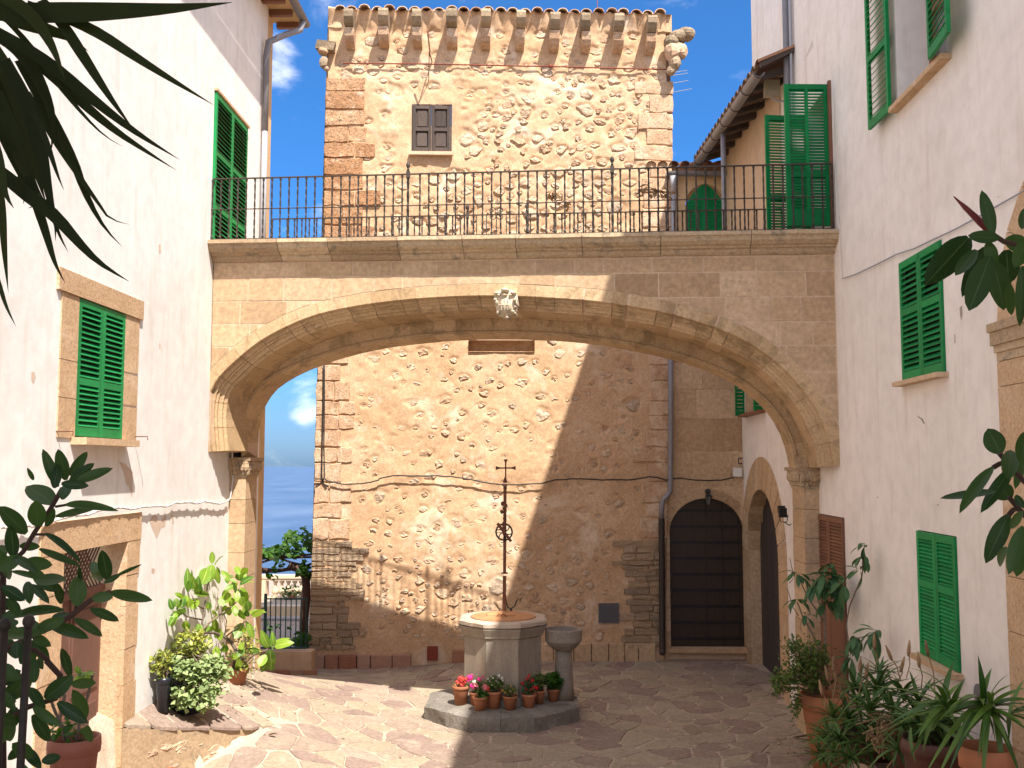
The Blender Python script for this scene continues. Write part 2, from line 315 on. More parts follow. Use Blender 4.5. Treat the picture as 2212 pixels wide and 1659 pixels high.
def seamat():
    m, t, b = newmat('sea_water')
    P = pos(t, (0.004, 0.0012, 1))
    n = nd(t, 'ShaderNodeTexNoise', Scale=2.0, Detail=6, Roughness=0.55); t.links.new(P, n.inputs['Vector'])
    c = ramp(t, n.outputs[0], [(0.3, (0.05, 0.085, 0.15)), (0.7, (0.11, 0.15, 0.22))]); t.links.new(c, b.inputs['Base Color'])
    b.inputs['Roughness'].default_value = 0.35; b.inputs['Specular IOR Level'].default_value = 0.5
    n2 = nd(t, 'ShaderNodeTexNoise', Scale=0.25, Detail=6, Roughness=0.6); t.links.new(pos(t, (1, 0.5, 1)), n2.inputs['Vector'])
    bp = nd(t, 'ShaderNodeBump', Strength=0.9, Distance=1.2); t.links.new(n2.outputs[0], bp.inputs['Height']); t.links.new(bp.outputs[0], b.inputs['Normal'])
    return m
M['sea'] = seamat()

# ------------------------------------------------------------------ mesh helpers
WM = {}
class MB:
    def __init__(s): s.v = []; s.f = []; s.uv = None
    def quad(s, *p):
        n = len(s.v); s.v += [Vector(q) for q in p]; s.f.append(tuple(range(n, n + len(p)))); return s
    def box(s, O, X, Y, Z, jit=0):
        """box from corner O along full edge vectors"""
        O, X, Y, Z = map(Vector, (O, X, Y, Z)); n = len(s.v)
        for k in range(8):
            p = O + X * (k & 1) + Y * ((k >> 1) & 1) + Z * ((k >> 2) & 1)
            if jit: p = p + Vector((rnd.uniform(-jit, jit), rnd.uniform(-jit, jit), rnd.uniform(-jit, jit)))
            s.v.append(p)
        F = ((0, 2, 3, 1), (4, 5, 7, 6), (0, 1, 5, 4), (2, 6, 7, 3), (0, 4, 6, 2), (1, 3, 7, 5))
        flip = X.cross(Y).dot(Z) < 0
        for f in F: s.f.append(tuple(n + i for i in (reversed(f) if flip else f)))
        return s
    def cbox(s, c, sx, sy, sz, rz=0):
        c = Vector(c); X = Vector((math.cos(rz), math.sin(rz), 0)) * sx; Y = Vector((-math.sin(rz), math.cos(rz), 0)) * sy; Z = Vector((0, 0, sz))
        return s.box(c - X / 2 - Y / 2 - Z / 2, X, Y, Z)
    def tube(s, pts, r, seg=6, cap=True, twist=0):
        pts = [Vector(p) for p in pts]; n0 = len(s.v); m = len(pts)
        rs = r if isinstance(r, (list, tuple)) else [r] * m
        up = None
        for i, p in enumerate(pts):
            d = (pts[min(i + 1, m - 1)] - pts[max(i - 1, 0)])
            d = d.normalized() if d.length > 1e-9 else Vector((0, 0, 1))
            if up is None: up = Vector((0, 0, 1)) if abs(d.z) < 0.9 else Vector((1, 0, 0))
            a = d.cross(up); a = a.normalized() if a.length > 1e-6 else d.orthogonal().normalized(); b = a.cross(d)
            if b.length > 1e-6: up = b.normalized()
            for k in range(seg):
                t = 2 * math.pi * k / seg + twist * i
                s.v.append(p + (a * math.cos(t) + b * math.sin(t)) * rs[i])
        for i in range(m - 1):
            for k in range(seg):
                a = n0 + i * seg + k; b = n0 + i * seg + (k + 1) % seg
                s.f.append((a, b, b + seg, a + seg))
        if cap:
            s.f.append(tuple(reversed(range(n0, n0 + seg)))); s.f.append(tuple(range(n0 + (m - 1) * seg, n0 + m * seg)))
        return s
    def lathe(s, c, prof, seg=16, rot=0, capb=True, capt=True, sq=1.0):
        c = Vector(c); n0 = len(s.v)
        for (r, z) in prof:
            for k in range(seg):
                t = 2 * math.pi * k / seg + rot
                s.v.append(c + Vector((r * math.cos(t), r * math.sin(t) * sq, z)))
        for i in range(len(prof) - 1):
            for k in range(seg):
                a = n0 + i * seg + k; b = n0 + i * seg + (k + 1) % seg
                s.f.append((a, b, b + seg, a + seg))
        if capb: s.f.append(tuple(reversed(range(n0, n0 + seg))))
        if capt: s.f.append(tuple(range(n0 + (len(prof) - 1) * seg, n0 + len(prof) * seg)))
        return s
    def prism(s, poly, D, jit=0):
        """poly: points counter-clockwise seen from D's tip; extruded back by -D"""
        poly = [Vector(p) for p in poly]; D = Vector(D); n = len(s.v); k = len(poly)
        s.v += poly + [p - D for p in poly]
        s.f.append(tuple(range(n, n + k))); s.f.append(tuple(reversed(range(n + k, n + 2 * k))))
        for i in range(k):
            j = (i + 1) % k; s.f.append((n + j, n + i, n + k + i, n + k + j))
        return s
    def ball(s, c, r, seg=8, rings=5, sc=(1, 1, 1)):
        c = Vector(c); n = len(s.v)
        s.v.append(c + Vector((0, 0, -r * sc[2])))
        for i in range(1, rings):
            a = math.pi * i / rings - math.pi / 2
            for k in range(seg):
                t = 2 * math.pi * k / seg
                s.v.append(c + Vector((r * math.cos(a) * math.cos(t) * sc[0], r * math.cos(a) * math.sin(t) * sc[1], r * math.sin(a) * sc[2])))
        s.v.append(c + Vector((0, 0, r * sc[2]))); e = len(s.v) - 1
        for k in range(seg):
            s.f.append((n, n + 1 + (k + 1) % seg, n + 1 + k))
            s.f.append((e, e - seg + k, e - seg + (k + 1) % seg))
        for i in range(rings - 2):
            for k in range(seg):
                a = n + 1 + i * seg + k; b = n + 1 + i * seg + (k + 1) % seg
                s.f.append((a, b, b + seg, a + seg))
        return s
    def join(s, o):
        n = len(s.v); s.v += o.v; s.f += [tuple(n + i for i in f) for f in o.f]; return s
    def build(s, name, mat, parent=None, smooth=False, **props):
        c = Vector((0, 0, 0))
        for p in s.v: c += p
        c /= max(1, len(s.v))
        me = bpy.data.meshes.new(name); me.from_pydata([tuple(p - c) for p in s.v], [], s.f)
        if smooth: me.shade_smooth()
        me.materials.append(mat)
        return put(name, me, parent, Matrix.Translation(c), **props)

def put(name, me, parent, Mx, **props):
    o = bpy.data.objects.new(name, me); COL.objects.link(o)
    if parent is not None:
        o.parent = parent; o.matrix_parent_inverse = WM[parent.name].inverted()
    o.matrix_basis = Mx; WM[o.name] = Mx.copy()
    for k, v in props.items(): o[k] = v
    return o
def thing(name, loc, label, cat, group=None):
    o = bpy.data.objects.new(name, None); COL.objects.link(o); o.empty_display_size = 0.2
    o.location = loc; WM[o.name] = Matrix.Translation(Vector(loc))
    o['label'] = label; o['category'] = cat
    if group: o['group'] = group
    return o
def tag(o, label, cat, group=None):
    o['label'] = label; o['category'] = cat
    if group: o['group'] = group
    return o
def nrand(v, s=1.0, o=0.0): return noise.noise(Vector(v) * s + Vector((o, o, o)))

def frame(O, X, Z, N_):
    """matrix whose x,z lie in a wall and -y (outwards) is N"""
    X, Z, N_ = Vector(X).normalized(), Vector(Z).normalized(), Vector(N_).normalized()
    m = Matrix((X, -N_, Z)).transposed().to_4x4(); m.translation = Vector(O); return m
def basis(o, x, y, z):
    m = Matrix((Vector(x), Vector(y), Vector(z))).transposed().to_4x4(); m.translation = Vector(o); return m

# irregular stone lumps, shared meshes (unit size in x,z; outwards is -y)
def lump(seed, k=9, h=0.22, flat=0.9):
    r_ = random.Random(seed); v = []; f = []
    rr = [1 + r_.uniform(-0.36, 0.22) for _ in range(k)]
    a0 = r_.uniform(0, 6.28)
    for ring, (sc, y) in enumerate(((1.0, 0.25), (0.93, -h * 0.55), (flat * 0.8, -h))):
        for i in range(k):
            a = a0 + 2 * math.pi * i / k
            v.append((rr[i] * sc * math.cos(a) * 0.5, y + r_.uniform(-0.13, 0.13) * (ring > 0), rr[i] * sc * math.sin(a) * 0.5))
    v.append((r_.uniform(-.15, .15), -h * r_.uniform(.7, 1.4), r_.uniform(-.15, .15)))
    for ring in range(2):
        for i in range(k):
            a = ring * k + i; b = ring * k + (i + 1) % k
            f.append((a, b, b + k, a + k))
    for i in range(k): f.append((2 * k + i, 2 * k + (i + 1) % k, 3 * k))
    me = bpy.data.meshes.new('lump'); me.from_pydata(v, [], f); return me
LUMPS = [lump(i) for i in range(14)]

def join_meshes(name, items, mat, parent, **props):
    """items: (mesh, matrix) joined in one object"""
    V = []; F = []
    for me, mx in items:
        n = len(V); V += [mx @ v.co for v in me.vertices]; F += [tuple(n + i for i in p.vertices) for p in me.polygons]
    b = MB(); b.v = V; b.f = F
    return b.build(name, mat, parent, **props)

# half-plane clipping of small polygons
def clip(poly, nx, ny, d):
    """keep points with nx*x+ny*y <= d"""
    o = []; k = len(poly)
    for i in range(k):
        a, b = poly[i], poly[(i + 1) % k]
        da = nx * a[0] + ny * a[1] - d; db = nx * b[0] + ny * b[1] - d
        if da <= 0: o.append(a)
        if (da < 0 < db) or (db < 0 < da):
            t = da / (da - db); o.append((a[0] + (b[0] - a[0]) * t, a[1] + (b[1] - a[1]) * t))
    return o
def area(p): return 0.5 * sum(p[i][0] * p[(i + 1) % len(p)][1] - p[(i + 1) % len(p)][0] * p[i][1] for i in range(len(p)))
def cells(pts, gap, reach, wobble=0.0, rr=rnd):
    out_ = []; A = np.array(pts)
    for i, (x, y) in enumerate(pts):
        dd = (A[:, 0] - x) ** 2 + (A[:, 1] - y) ** 2
        idx = np.argsort(dd)[1:22]
        poly = [(x - reach, y - reach), (x + reach, y - reach), (x + reach, y + reach), (x - reach, y + reach)]
        for j in idx:
            if dd[j] > 4 * reach * reach: break
            ox, oy = pts[j]; l = math.sqrt(dd[j])
            if l < 1e-6: continue
            nx, ny = (ox - x) / l, (oy - y) / l
            g = gap * (0.5 + abs(nrand(((x + ox), (y + oy), 1.7), 1.9)) * 2.2)
            poly = clip(poly, nx, ny, nx * (x + ox) / 2 + ny * (y + oy) / 2 - g / 2)
            if len(poly) < 3: break
        out_.append(poly if len(poly) >= 3 and area(poly) > 0.002 else None)
    return out_
def roughen(poly, amp=0.012, cut=0.2):
    """cut corners and nudge edges so that a cell reads as a broken stone"""
    o = []; k = len(poly)
    for i in range(k):
        p, a, b = poly[i], poly[i - 1], poly[(i + 1) % k]
        la = math.dist(p, a); lb = math.dist(p, b)
        ca = min(0.05, la * cut); cb = min(0.05, lb * cut)
        if la < 1e-5 or lb < 1e-5: continue
        o.append((p[0] + (a[0] - p[0]) * ca / la, p[1] + (a[1] - p[1]) * ca / la))
        o.append((p[0] + (b[0] - p[0]) * cb / lb, p[1] + (b[1] - p[1]) * cb / lb))
        if lb > 0.22:
            t = rnd.uniform(0.35, 0.65)
            o.append((p[0] + (b[0] - p[0]) * t + rnd.uniform(-amp, amp), p[1] + (b[1] - p[1]) * t + rnd.uniform(-amp, amp)))
    return o
# ================================================================== GROUND
A_ = Vector((-4.43, 10.9)); B_ = Vector((-3.32, 12.75)); AB = B_ - A_; ABL = AB.length
ABn = Vector((AB.y, -AB.x)).normalized()               # points to the low (camera) side
def sm(a, b, x):
    t = max(0.0, min(1.0, (x - a) / (b - a))); return t * t * (3 - 2 * t)
def gz_high(x, y):
    amp = 0.86 * (1 - sm(13.6, 18.2, y)) * sm(6, 11, y)
    k = max(0.0, (-1.4 - x) / 3.0)
    return amp * k ** 1.7 - 0.10 * sm(16.5, 18.5, y) * sm(-1.0, -3.0, x)
def gz_low(x, y):
    t = max(0.0, min(1.0, (Vector((x, y)) - A_).dot(AB) / ABL ** 2))
    return gz_high(x, y) - 1.0 * (1 - t) * sm(-2.4, -4.3, x) * sm(5, 9, y)
def side(x, y): return (Vector((x, y)) - A_).dot(ABn)
def G(x, y):
    if y > 12.75: return gz_high(x, y)
    s = side(x, y)
    if s < -0.02: return gz_high(x, y)
    if s > 0.02: return gz_low(x, y)
    k = (s + 0.02) / 0.04
    return gz_high(x, y) * (1 - k) + gz_low(x, y) * k
def gxy(u, v, z0=0.0):
    """point of the paving seen at a pixel"""
    d = ray(u, v); z = z0
    for _ in range(12):
        p = EYE + d * ((z - EYE.z) / d.z); z = 0.5 * z + 0.5 * G(p.x, p.y)
    return p

b = MB(); nx_, ny_ = 150, 250
X0, X1, Y0, Y1 = -6.0, 6.0, -1.0, 21.0
for j in range(ny_ + 1):
    for i in range(nx_ + 1):
        x = X0 + (X1 - X0) * i / nx_; y = Y0 + (Y1 - Y0) * j / ny_
        b.v.append(Vector((x, y, G(x, y) + 0.004 * nrand((x, y, 0), 3))))
for j in range(ny_):
    for i in range(nx_):
        a = j * (nx_ + 1) + i; b.f.append((a, a + 1, a + nx_ + 2, a + nx_ + 1))
ground = b.build('ground', M['grout'], None, smooth=True, kind='structure')

rr = random.Random(11)
pts = []
step = 0.37
j = 0; y = 7.6
while y < 18.9:
    st = step * (1.0 + 0.25 * nrand((0, y, 3), 0.5)); i = 0; x = -4.5
    while x < 4.2:
        big = 1 + 0.5 * nrand((x, y, 9), 0.45)
        if rr.random() > 0.22 * big:
            pts.append((x + rr.uniform(-0.5, 0.5) * st * 1.15 + (j % 2) * st * .5, y + rr.uniform(-0.5, 0.5) * st))
        x += st * rr.uniform(0.9, 1.35)
    y += st * 0.82; j += 1
polys = []
WELLC = (-0.42, 15.0)
for p, c in zip(pts, cells(pts, 0.024, 0.7, rr=rr)):
    if not c: continue
    cx = sum(q[0] for q in c) / len(c); cy = sum(q[1] for q in c) / len(c)
    if cy < 13.2:
        k_ = ABn.x * A_.x + ABn.y * A_.y
        if side(cx, cy) > 0: c = clip(c, -ABn.x, -ABn.y, -(k_ + .05))
        else: c = clip(c, ABn.x, ABn.y, k_ - .47)
        if len(c) < 3 or area(c) < .006: continue
    if cx < -4.3 or cx > 4.05: continue
    if math.hypot(cx - WELLC[0], cy - WELLC[1]) < 1.05: continue
    polys.append((cx, cy, roughen(c)))
def stone_slab(poly, zf, th=0.03, prox=0.008):
    o = MB(); k = len(poly); cx = sum(q[0] for q in poly) / k; cy = sum(q[1] for q in poly) / k
    h = prox + rr.uniform(0, 0.008); tx, ty = rr.uniform(-.008, .008), rr.uniform(-.008, .008)
    top = [(cx + (x - cx) * 0.965, cy + (y - cy) * 0.965) for x, y in poly]
    tz = lambda x, y: zf(x, y) + h + tx * (x - cx) + ty * (y - cy)
    o.v = [Vector((x, y, zf(x, y) - th)) for x, y in poly] + [Vector((x, y, tz(x, y) - 0.007)) for x, y in poly] + [Vector((x, y, tz(x, y))) for x, y in top]
    for r_ in (0, 1):
        for i in range(k):
            a = r_ * k + i; c_ = r_ * k + (i + 1) % k; o.f.append((a, c_, c_ + k, a + k))
    o.f.append(tuple(range(2 * k, 3 * k)))
    return o
def vis_size(c): return abs(area(c[2])) / (c[1] ** 3)
inview = [c for c in polys if abs(c[0]) < 0.55 * c[1] and c[1] > 10.6]
inview.sort(key=vis_size, reverse=True)
top300 = set(id(c) for c in inview[:300]); rest = MB()
for c in polys:
    s_ = stone_slab(c[2], G)
    if id(c) in top300: s_.build('paving_stone', M['pave'], ground)
    else: rest.join(s_)
rest.build('small_paving_stones', M['pave'], ground, kind='stuff')

# raised edge by the left wall: coping slabs over a rough plastered riser
tr = thing('raised_kerb', (A_.x, A_.y, 0), 'pinkish stone kerb stepping down beside the left house with a clay drain mouth', 'kerb')
b = MB(); n = 24
def kp(f, off=0.0): p = A_ + AB * f - ABn * off; return p
for i in range(n + 1):
    f = i / n * 1.02 - 0.02
    p = kp(f); zt = gz_high(p.x, p.y) - 0.05; zb = gz_low(p.x, p.y) - 0.12
    for k in range(7):
        q = p + ABn * (0.035 + 0.028 * nrand((p.x, p.y, k * .3), 3) + (0.03 if k < 2 else 0)); z = zb + (zt - zb) * k / 6
        b.v.append(Vector((q.x, q.y, z)))
for i in range(n):
    for k in range(6):
        a = i * 7 + k; b.f.append((a, a + 7, a + 8, a + 1))
b.build('riser', M['cornice'], tr, smooth=True)
f = 0.0
while f < 1.0:
    w_ = rr.uniform(0.13, 0.24); f1 = min(1.03, f + w_)
    q = [kp(f + .004, -0.05 - rr.uniform(-.02, .03)), kp(f1 - .004, -0.05 - rr.uniform(-.02, .03)), kp(f1 - .006, 0.42 + rr.uniform(-.1, .1)), kp(f + .006, 0.40 + rr.uniform(-.1, .1))]
    stone_slab(roughen([(p.x, p.y) for p in q], 0.025, 0.07), gz_high, th=0.035, prox=0.0).build('coping_slab', M['pave'], tr)
    f = f1
for k in range(12):
    f = rr.uniform(0.03, 0.6); p = kp(f) + ABn * 0.015; zt = gz_high(p.x, p.y) - .12; zb = gz_low(p.x, p.y)
    z = zb + (zt - zb) * rr.random(); sz = rr.uniform(0.1, 0.22)
    m = frame((p.x, p.y, z), AB.to_3d(), (0, 0, 1), ABn.to_3d()) @ Matrix.Diagonal((sz * 1.4, 0.10, sz * .7, 1))
    put('riser_stone', LUMPS[k], tr, m)
for me in LUMPS: me.materials.append(M['rubble'])
pz = gxy(368, 1640, -0.2); b = MB()
bb = MB(); cpt = Vector((kp(.26).x, kp(.26).y, 0)) ; cpt.z = gz_low(cpt.x, cpt.y) + 0.16
for rad0, rad1 in ((0.11, 0.09),):
    m3 = frame(cpt + ABn.to_3d() * 0.06, AB.to_3d(), (0, 0, 1), ABn.to_3d())
    k = 12
    for yy, ra in ((0.0, 0.11), (-0.06, 0.115), (-0.06, 0.088), (0.02, 0.085)):
        for i in range(k):
            a = 2 * math.pi * i / k; bb.v.append(m3 @ Vector((ra * math.cos(a), yy, ra * math.sin(a))))
    for r_ in range(3):
        for i in range(k):
            a = r_ * k + i; c_ = r_ * k + (i + 1) % k; bb.f.append((a, c_, c_ + k, a + k))
    bb.f.append(tuple(range(3 * k, 4 * k)))
bb.build('drain_mouth', M['terra'], tr)

# ================================================================== WALL PANELS
def panel(mb, fr, x0, x1, z0, z1, holes, rev=None):
    """flat wall with rectangular or arched holes (hx0,hx1,hz0,hz1,depth[,spring]); reveals go to rev"""
    revs = rev
    xs = sorted({x0, x1, *[h[0] for h in holes], *[h[1] for h in holes]}); zs = sorted({z0, z1, *[h[2] for h in holes], *[h[3] for h in holes]})
    for i in range(len(xs) - 1):
        for k in range(len(zs) - 1):
            cx, cz = (xs[i] + xs[i + 1]) / 2, (zs[k] + zs[k + 1]) / 2
            if any(h[0] < cx < h[1] and h[2] < cz < h[3] for h in holes): continue
            mb.quad(*[fr @ Vector(p) for p in ((xs[i], 0, zs[k]), (xs[i + 1], 0, zs[k]), (xs[i + 1], 0, zs[k + 1]), (xs[i], 0, zs[k + 1]))])
    for h in holes:
        rev = mb if revs is None else MB()
        if revs is not None: revs.append(rev)
        hx0, hx1, hz0, hz1, d = h[:5]
        if len(h) > 5 and h[5] is not None:
            zsx = h[5]; n = 20; cxm = (hx0 + hx1) / 2; rx = (hx1 - hx0) / 2; rz = hz1 - zsx
            arc = [(cxm - rx * math.cos(math.pi * i / n), zsx + rz * math.sin(math.pi * i / n)) for i in range(n + 1)]
            for i in range(n):
                p, q = arc[i], arc[i + 1]
                mb.quad(*[fr @ Vector(w_) for w_ in ((p[0], 0, p[1]), (q[0], 0, q[1]), (q[0], 0, hz1), (p[0], 0, hz1))])
            out_ = [(hx0, hz0)] + arc + [(hx1, hz0)]
        else: out_ = [(hx0, hz0), (hx0, hz1), (hx1, hz1), (hx1, hz0)]
        for i in range(len(out_) - 1):
            p, q = out_[i], out_[i + 1]
            rev.quad(*[fr @ Vector(w_) for w_ in ((p[0], 0, p[1]), (p[0], d, p[1]), (q[0], d, q[1]), (q[0], 0, q[1]))])
        rev.quad(*[fr @ Vector(w_) for w_ in ((hx0, 0, hz0), (hx1, 0, hz0), (hx1, d, hz0), (hx0, d, hz0))])

def brevs(revs, mat, parent):
    for r_ in revs: r_.build('reveal', mat, parent)

def shutter(parent, fr, w, h, mat, n, mids=(), lab=None, th=0.035, bot=0.09, top=0.07, st=0.055, solid=0.0, mull=0, dup_=None):
    """one louvred leaf; fr: origin at its lower left corner, x along, -y outwards"""
    b = MB(); q = lambda x0, x1, z0, z1, y0=-th, y1=0: b.box(fr @ Vector((x0, y1, z0)), fr.to_3x3() @ Vector((x1 - x0, 0, 0)), fr.to_3x3() @ Vector((0, y0 - y1, 0)), fr.to_3x3() @ Vector((0, 0, z1 - z0)))
    q(0, st, 0, h); q(w - st, w, 0, h); q(st, w - st, 0, bot + solid); q(st, w - st, h - top, h)
    zones = []; z = bot + solid
    for m_ in mids:
        zm = h * m_; q(st, w - st, zm - 0.035, zm + 0.035); zones.append((z, zm - 0.035)); z = zm + 0.035
    zones.append((z, h - top))
    if mull: q(w / 2 - .02, w / 2 + .02, bot, h - top)
    o = b.build('shutter', mat, parent)
    if lab: o['label'] = lab
    tot = sum(z1 - z0 for z0, z1 in zones); pitch = tot / n
    sw = w - 2 * st + 0.006; sb = MB(); c, s_ = math.cos(R(48)), math.sin(R(48)); sl = min(0.08, pitch * 1.0)
    sb.box((-sw / 2, -sl / 2 * c, -sl / 2 * s_ - .003), (sw, 0, 0), (0, sl * c, sl * s_), (0, -0.004, 0.007))
    me = bpy.data.meshes.new('slat'); me.from_pydata([tuple(p) for p in sb.v], [], sb.f); me.materials.append(mat)
    for z0, z1 in zones:
        k = max(1, round((z1 - z0) / pitch)); p = (z1 - z0) / k
        for i in range(k):
            put('slat', me, o, fr @ Matrix.Translation((w / 2, -th / 2, z0 + p * (i + .5))) @ Matrix.Rotation(R(rnd.uniform(-2, 2)), 4, 'X'))
    return o

# ================================================================== LEFT HOUSE
XL = -4.435
LN = Vector((1, 0, 0)); LF = frame((XL, 0, 0), (0, 1, 0), (0, 0, 1), LN)       # local x = world y
def lw(u, v):
    p = onplane(u, v, (XL, 0, 0), LN); return p.y, p.z
lh = thing('left_house', (XL, 8, 0), 'sunlit whitewashed house with two green shuttered openings and a stone framed brown door', 'house')
YE = 16.35; ZT = 11.35
door = (9.36, 10.84, -1.6, 2.83, 0.28)
wy0, wz0 = lw(156, 951); wy1, wz1 = lw(270, 668)
_, wz0 = lw(210, 951); _, wz1 = lw(165, 640)
win = (wy0 + .02, wy1, wz0 + .02, wz1, 0.06)
fy0, _ = lw(461, 300); fy1, _ = lw(531, 300); fz1 = (lw(469, 204)[1] + lw(535, 278)[1]) / 2
fd = (fy0, fy1, 6.62, fz1, 0.06)
wl = MB(); rv = []
panel(wl, LF, -1.2, YE - 0.32, -2, ZT, [door, win, fd], rv)
wl.build('wall', M['white'], lh)
brevs(rv, M['surround'], lh)
# far strip and end wall
b = MB(); panel(b, LF, YE - 0.32, YE, -2, ZT, [])
b.quad((XL, YE, -2), (XL - 6, YE, -2), (XL - 6, YE, ZT), (XL, YE, ZT)).build('end_wall', M['ochre'], lh)
b = MB(); b.box((XL - 6, -1.2, ZT), (6, 0, 0), (0, YE + 1.2, 0), (0, 0, 0.1)); b.build('roof_base', M['ochre'], lh)
# eave with boards and gutter
b = MB(); b.box((XL - .3, -1.2, ZT - .02), (0.72, 0, 0), (0, YE + 1.45, 0), (0, 0, 0.10)); b.build('eave', M['ochre'], lh)
for i in range(36):
    y = YE + .2 - i * 0.48
    b = MB(); b.box((XL + .002, y, ZT - .121), (0.38, 0, 0), (0, 0.09, 0), (0, 0, 0.1)); b.build('rafter_end', M['woodbrown'], lh)
def halfpipe(pts, r, seg=8, th=0.012, up=(0, 0, 1)):
    b = MB(); pts = [Vector(p) for p in pts]; n = len(pts)
    d = (pts[-1] - pts[0]).normalized(); a = d.cross(Vector(up)).normalized(); u_ = a.cross(d)
    for p in pts:
        for rad in (r, r - th):
            for k in range(seg + 1):
                t = math.pi * k / seg; b.v.append(p + a * math.cos(t) * rad - u_ * math.sin(t) * rad)
    m = 2 * (seg + 1)
    for i in range(n - 1):
        for k in range(seg):
            for o_, fl in ((0, 1), (seg + 1, 0)):
                q = (i * m + o_ + k, i * m + o_ + k + 1, (i + 1) * m + o_ + k + 1, (i + 1) * m + o_ + k); b.f.append(q if fl else q[::-1])
        for k in (0, seg):
            b.f.append((i * m + k, (i + 1) * m + k, (i + 1) * m + seg + 1 + k, i * m + seg + 1 + k))
    for i in (0, n - 1):
        for k in range(seg): b.f.append((i * m + k, i * m + k + 1, i * m + seg + 2 + k, i * m + seg + 1 + k))
    return b
gut = halfpipe([(XL + .50, -1.2, ZT + .02), (XL + .50, YE + .3, ZT - .02)], 0.075); gut.build('gutter', M['pipe'], lh)
b = MB(); yy = 15.72
b.tube([(XL + .50, YE + .05, ZT - .08), (XL + .48, YE - .05, ZT - .28), (XL + .30, YE - .35, ZT - .50), (XL + .10, yy, ZT - .75), (XL + .07, yy, ZT - 1.0), (XL + .07, yy, 9.1)], 0.055, 8)
b.build('downpipe', M['pipe'], lh, smooth=True)
b = MB(); b.tube([(XL + .07, yy, 9.1), (XL + .07, yy, 6.6)], 0.05, 8); b.build('downpipe', M['pipel'], lh, smooth=True)
for i in range(30):
    y = YE + .25 - i * .235; b = MB()
    for k in range(7):
        t = math.pi * k / 6
        for yy_ in (0, 0.6): b.v.append(Vector((XL + .42 - yy_, y + .1 * math.cos(t), ZT + .08 + .07 * math.sin(t) + .02 + yy_ * .25)))
    for k in range(6): b.f.append((2 * k, 2 * k + 1, 2 * k + 3, 2 * k + 2))
    b.build('roof_tile', M['rooft'], lh)
# stone frame of the lower window
def lblock(name, y0, y1, z0, z1, pr=0.012, mat=None, dz0=0, dz1=0, parent=None):
    """block on the left wall; dz shifts its far end"""
    b = MB(); x0 = XL - .05; x1 = XL + pr
    P = [(x0, y0, z0), (x0, y1, z0 + dz0), (x0, y1, z1 + dz1), (x0, y0, z1), (x1, y0, z0), (x1, y1, z0 + dz0), (x1, y1, z1 + dz1), (x1, y0, z1)]
    b.v = [Vector(p) for p in P]; b.f = [(4, 5, 6, 7), (0, 4, 7, 3), (1, 2, 6, 5), (3, 7, 6, 2), (0, 1, 5, 4)]
    return b.build(name, mat or M['surround'], parent or lh)
sy0, sz1 = lw(123, 580); sy1, szb = lw(306, 648); sjy1, _ = lw(296, 800); sjy0 = lw(119, 900)[0]
lblock('lintel_stone', sy0, sy1, wz1, (sz1 + szb) / 2, 0.03)
zb_ = lw(118, 945)[1]
zc_ = [zb_, zb_ + .38, zb_ + .74, wz1]
for i in range(3):
    lblock('jamb_stone', sjy0 + .03, wy0 + .02, zc_[i] + .004, zc_[i + 1] - .004, 0.014)
    lblock('jamb_stone', wy1, sjy1, zc_[i] + .02, zc_[i + 1] - .004, 0.014)
lblock('window_sill', wy0 - .04, wy1 + .12, wz0 - .055, wz0 + .015, 0.16, M['surround'])
mdl = (win[0] + win[1]) / 2
shutter(lh, frame((XL - .02, win[0] + .005, win[2] + .01), (0, 1, 0), (0, 0, 1), LN), mdl - win[0] - .008, win[3] - win[2] - .02, M['green'], 21, (0.40,), st=.06)
shutter(lh, frame((XL - .02, mdl + .002, win[2] + .01), (0, 1, 0), (0, 0, 1), LN), win[1] - mdl - .008, win[3] - win[2] - .02, M['green'], 21, (0.40,), st=.06)
mdl = (fd[0] + fd[1]) / 2
shutter(lh, frame((XL - .0, fd[0] + .005, fd[2]), (0, 1, 0), (0, 0, 1), LN), mdl - fd[0] - .008, fd[3] - fd[2] - .02, M['green'], 30, (0.28, 0.62), st=.055)
shutter(lh, frame((XL - .0, mdl + .002, fd[2]), (0, 1, 0), (0, 0, 1), LN), fd[1] - mdl - .008, fd[3] - fd[2] - .02, M['green'], 30, (0.28, 0.62), st=.055)
lblock('door_lintel', fd[0] - .02, fd[1] + .05, fd[3], fd[3] + .035, 0.05, M['surround'])
for h in (win, fd): b = MB(); b.quad(*[(XL - .045, y, z) for y, z in ((h[0], h[2]), (h[1], h[2]), (h[1], h[3]), (h[0], h[3]))]); b.build('painted_shade_sheet', M['dark'], lh)  # flat near-black sheets behind the slats stand in for room shade
# door: stone frame, leaf, fretwork light over it
dy0, dzt = lw(85, 1139); dy1, dzt2 = lw(303, 1100); dzt = (dzt + dzt2) / 2
lblock('lintel_stone', dy0, dy1, door[3] - .004, dzt, 0.022)
zz = [-1.6, -1.0, -.45, .05, .42, .83, 1.28, 1.66, 2.12, 2.45, door[3]]
for i in range(len(zz) - 1):
    lblock('jamb_stone', door[1] - .004, dy1 - .02 + (0.0 if i % 2 else -.03), zz[i] + .004, zz[i + 1] - .003, 0.014 + .004 * (i % 2))
    lblock('jamb_stone', dy0 + .03, door[0] + .004, zz[i] + .004, zz[i + 1] - .003, 0.014 + .004 * (i % 2))
xd = XL - door[4] + .03
dl = MB(); dl.box((xd - .05, door[0], -1.6), (.05, 0, 0), (0, door[1] - door[0], 0), (0, 0, 3.95)); dleaf = dl.build('door', M['woodred'], lh)
b = MB(); b.box((xd - .03, door[0], 2.30), (.06, 0, 0), (0, door[1] - door[0], 0), (0, 0, .07)); b.build('rail', M['woodred'], dleaf)
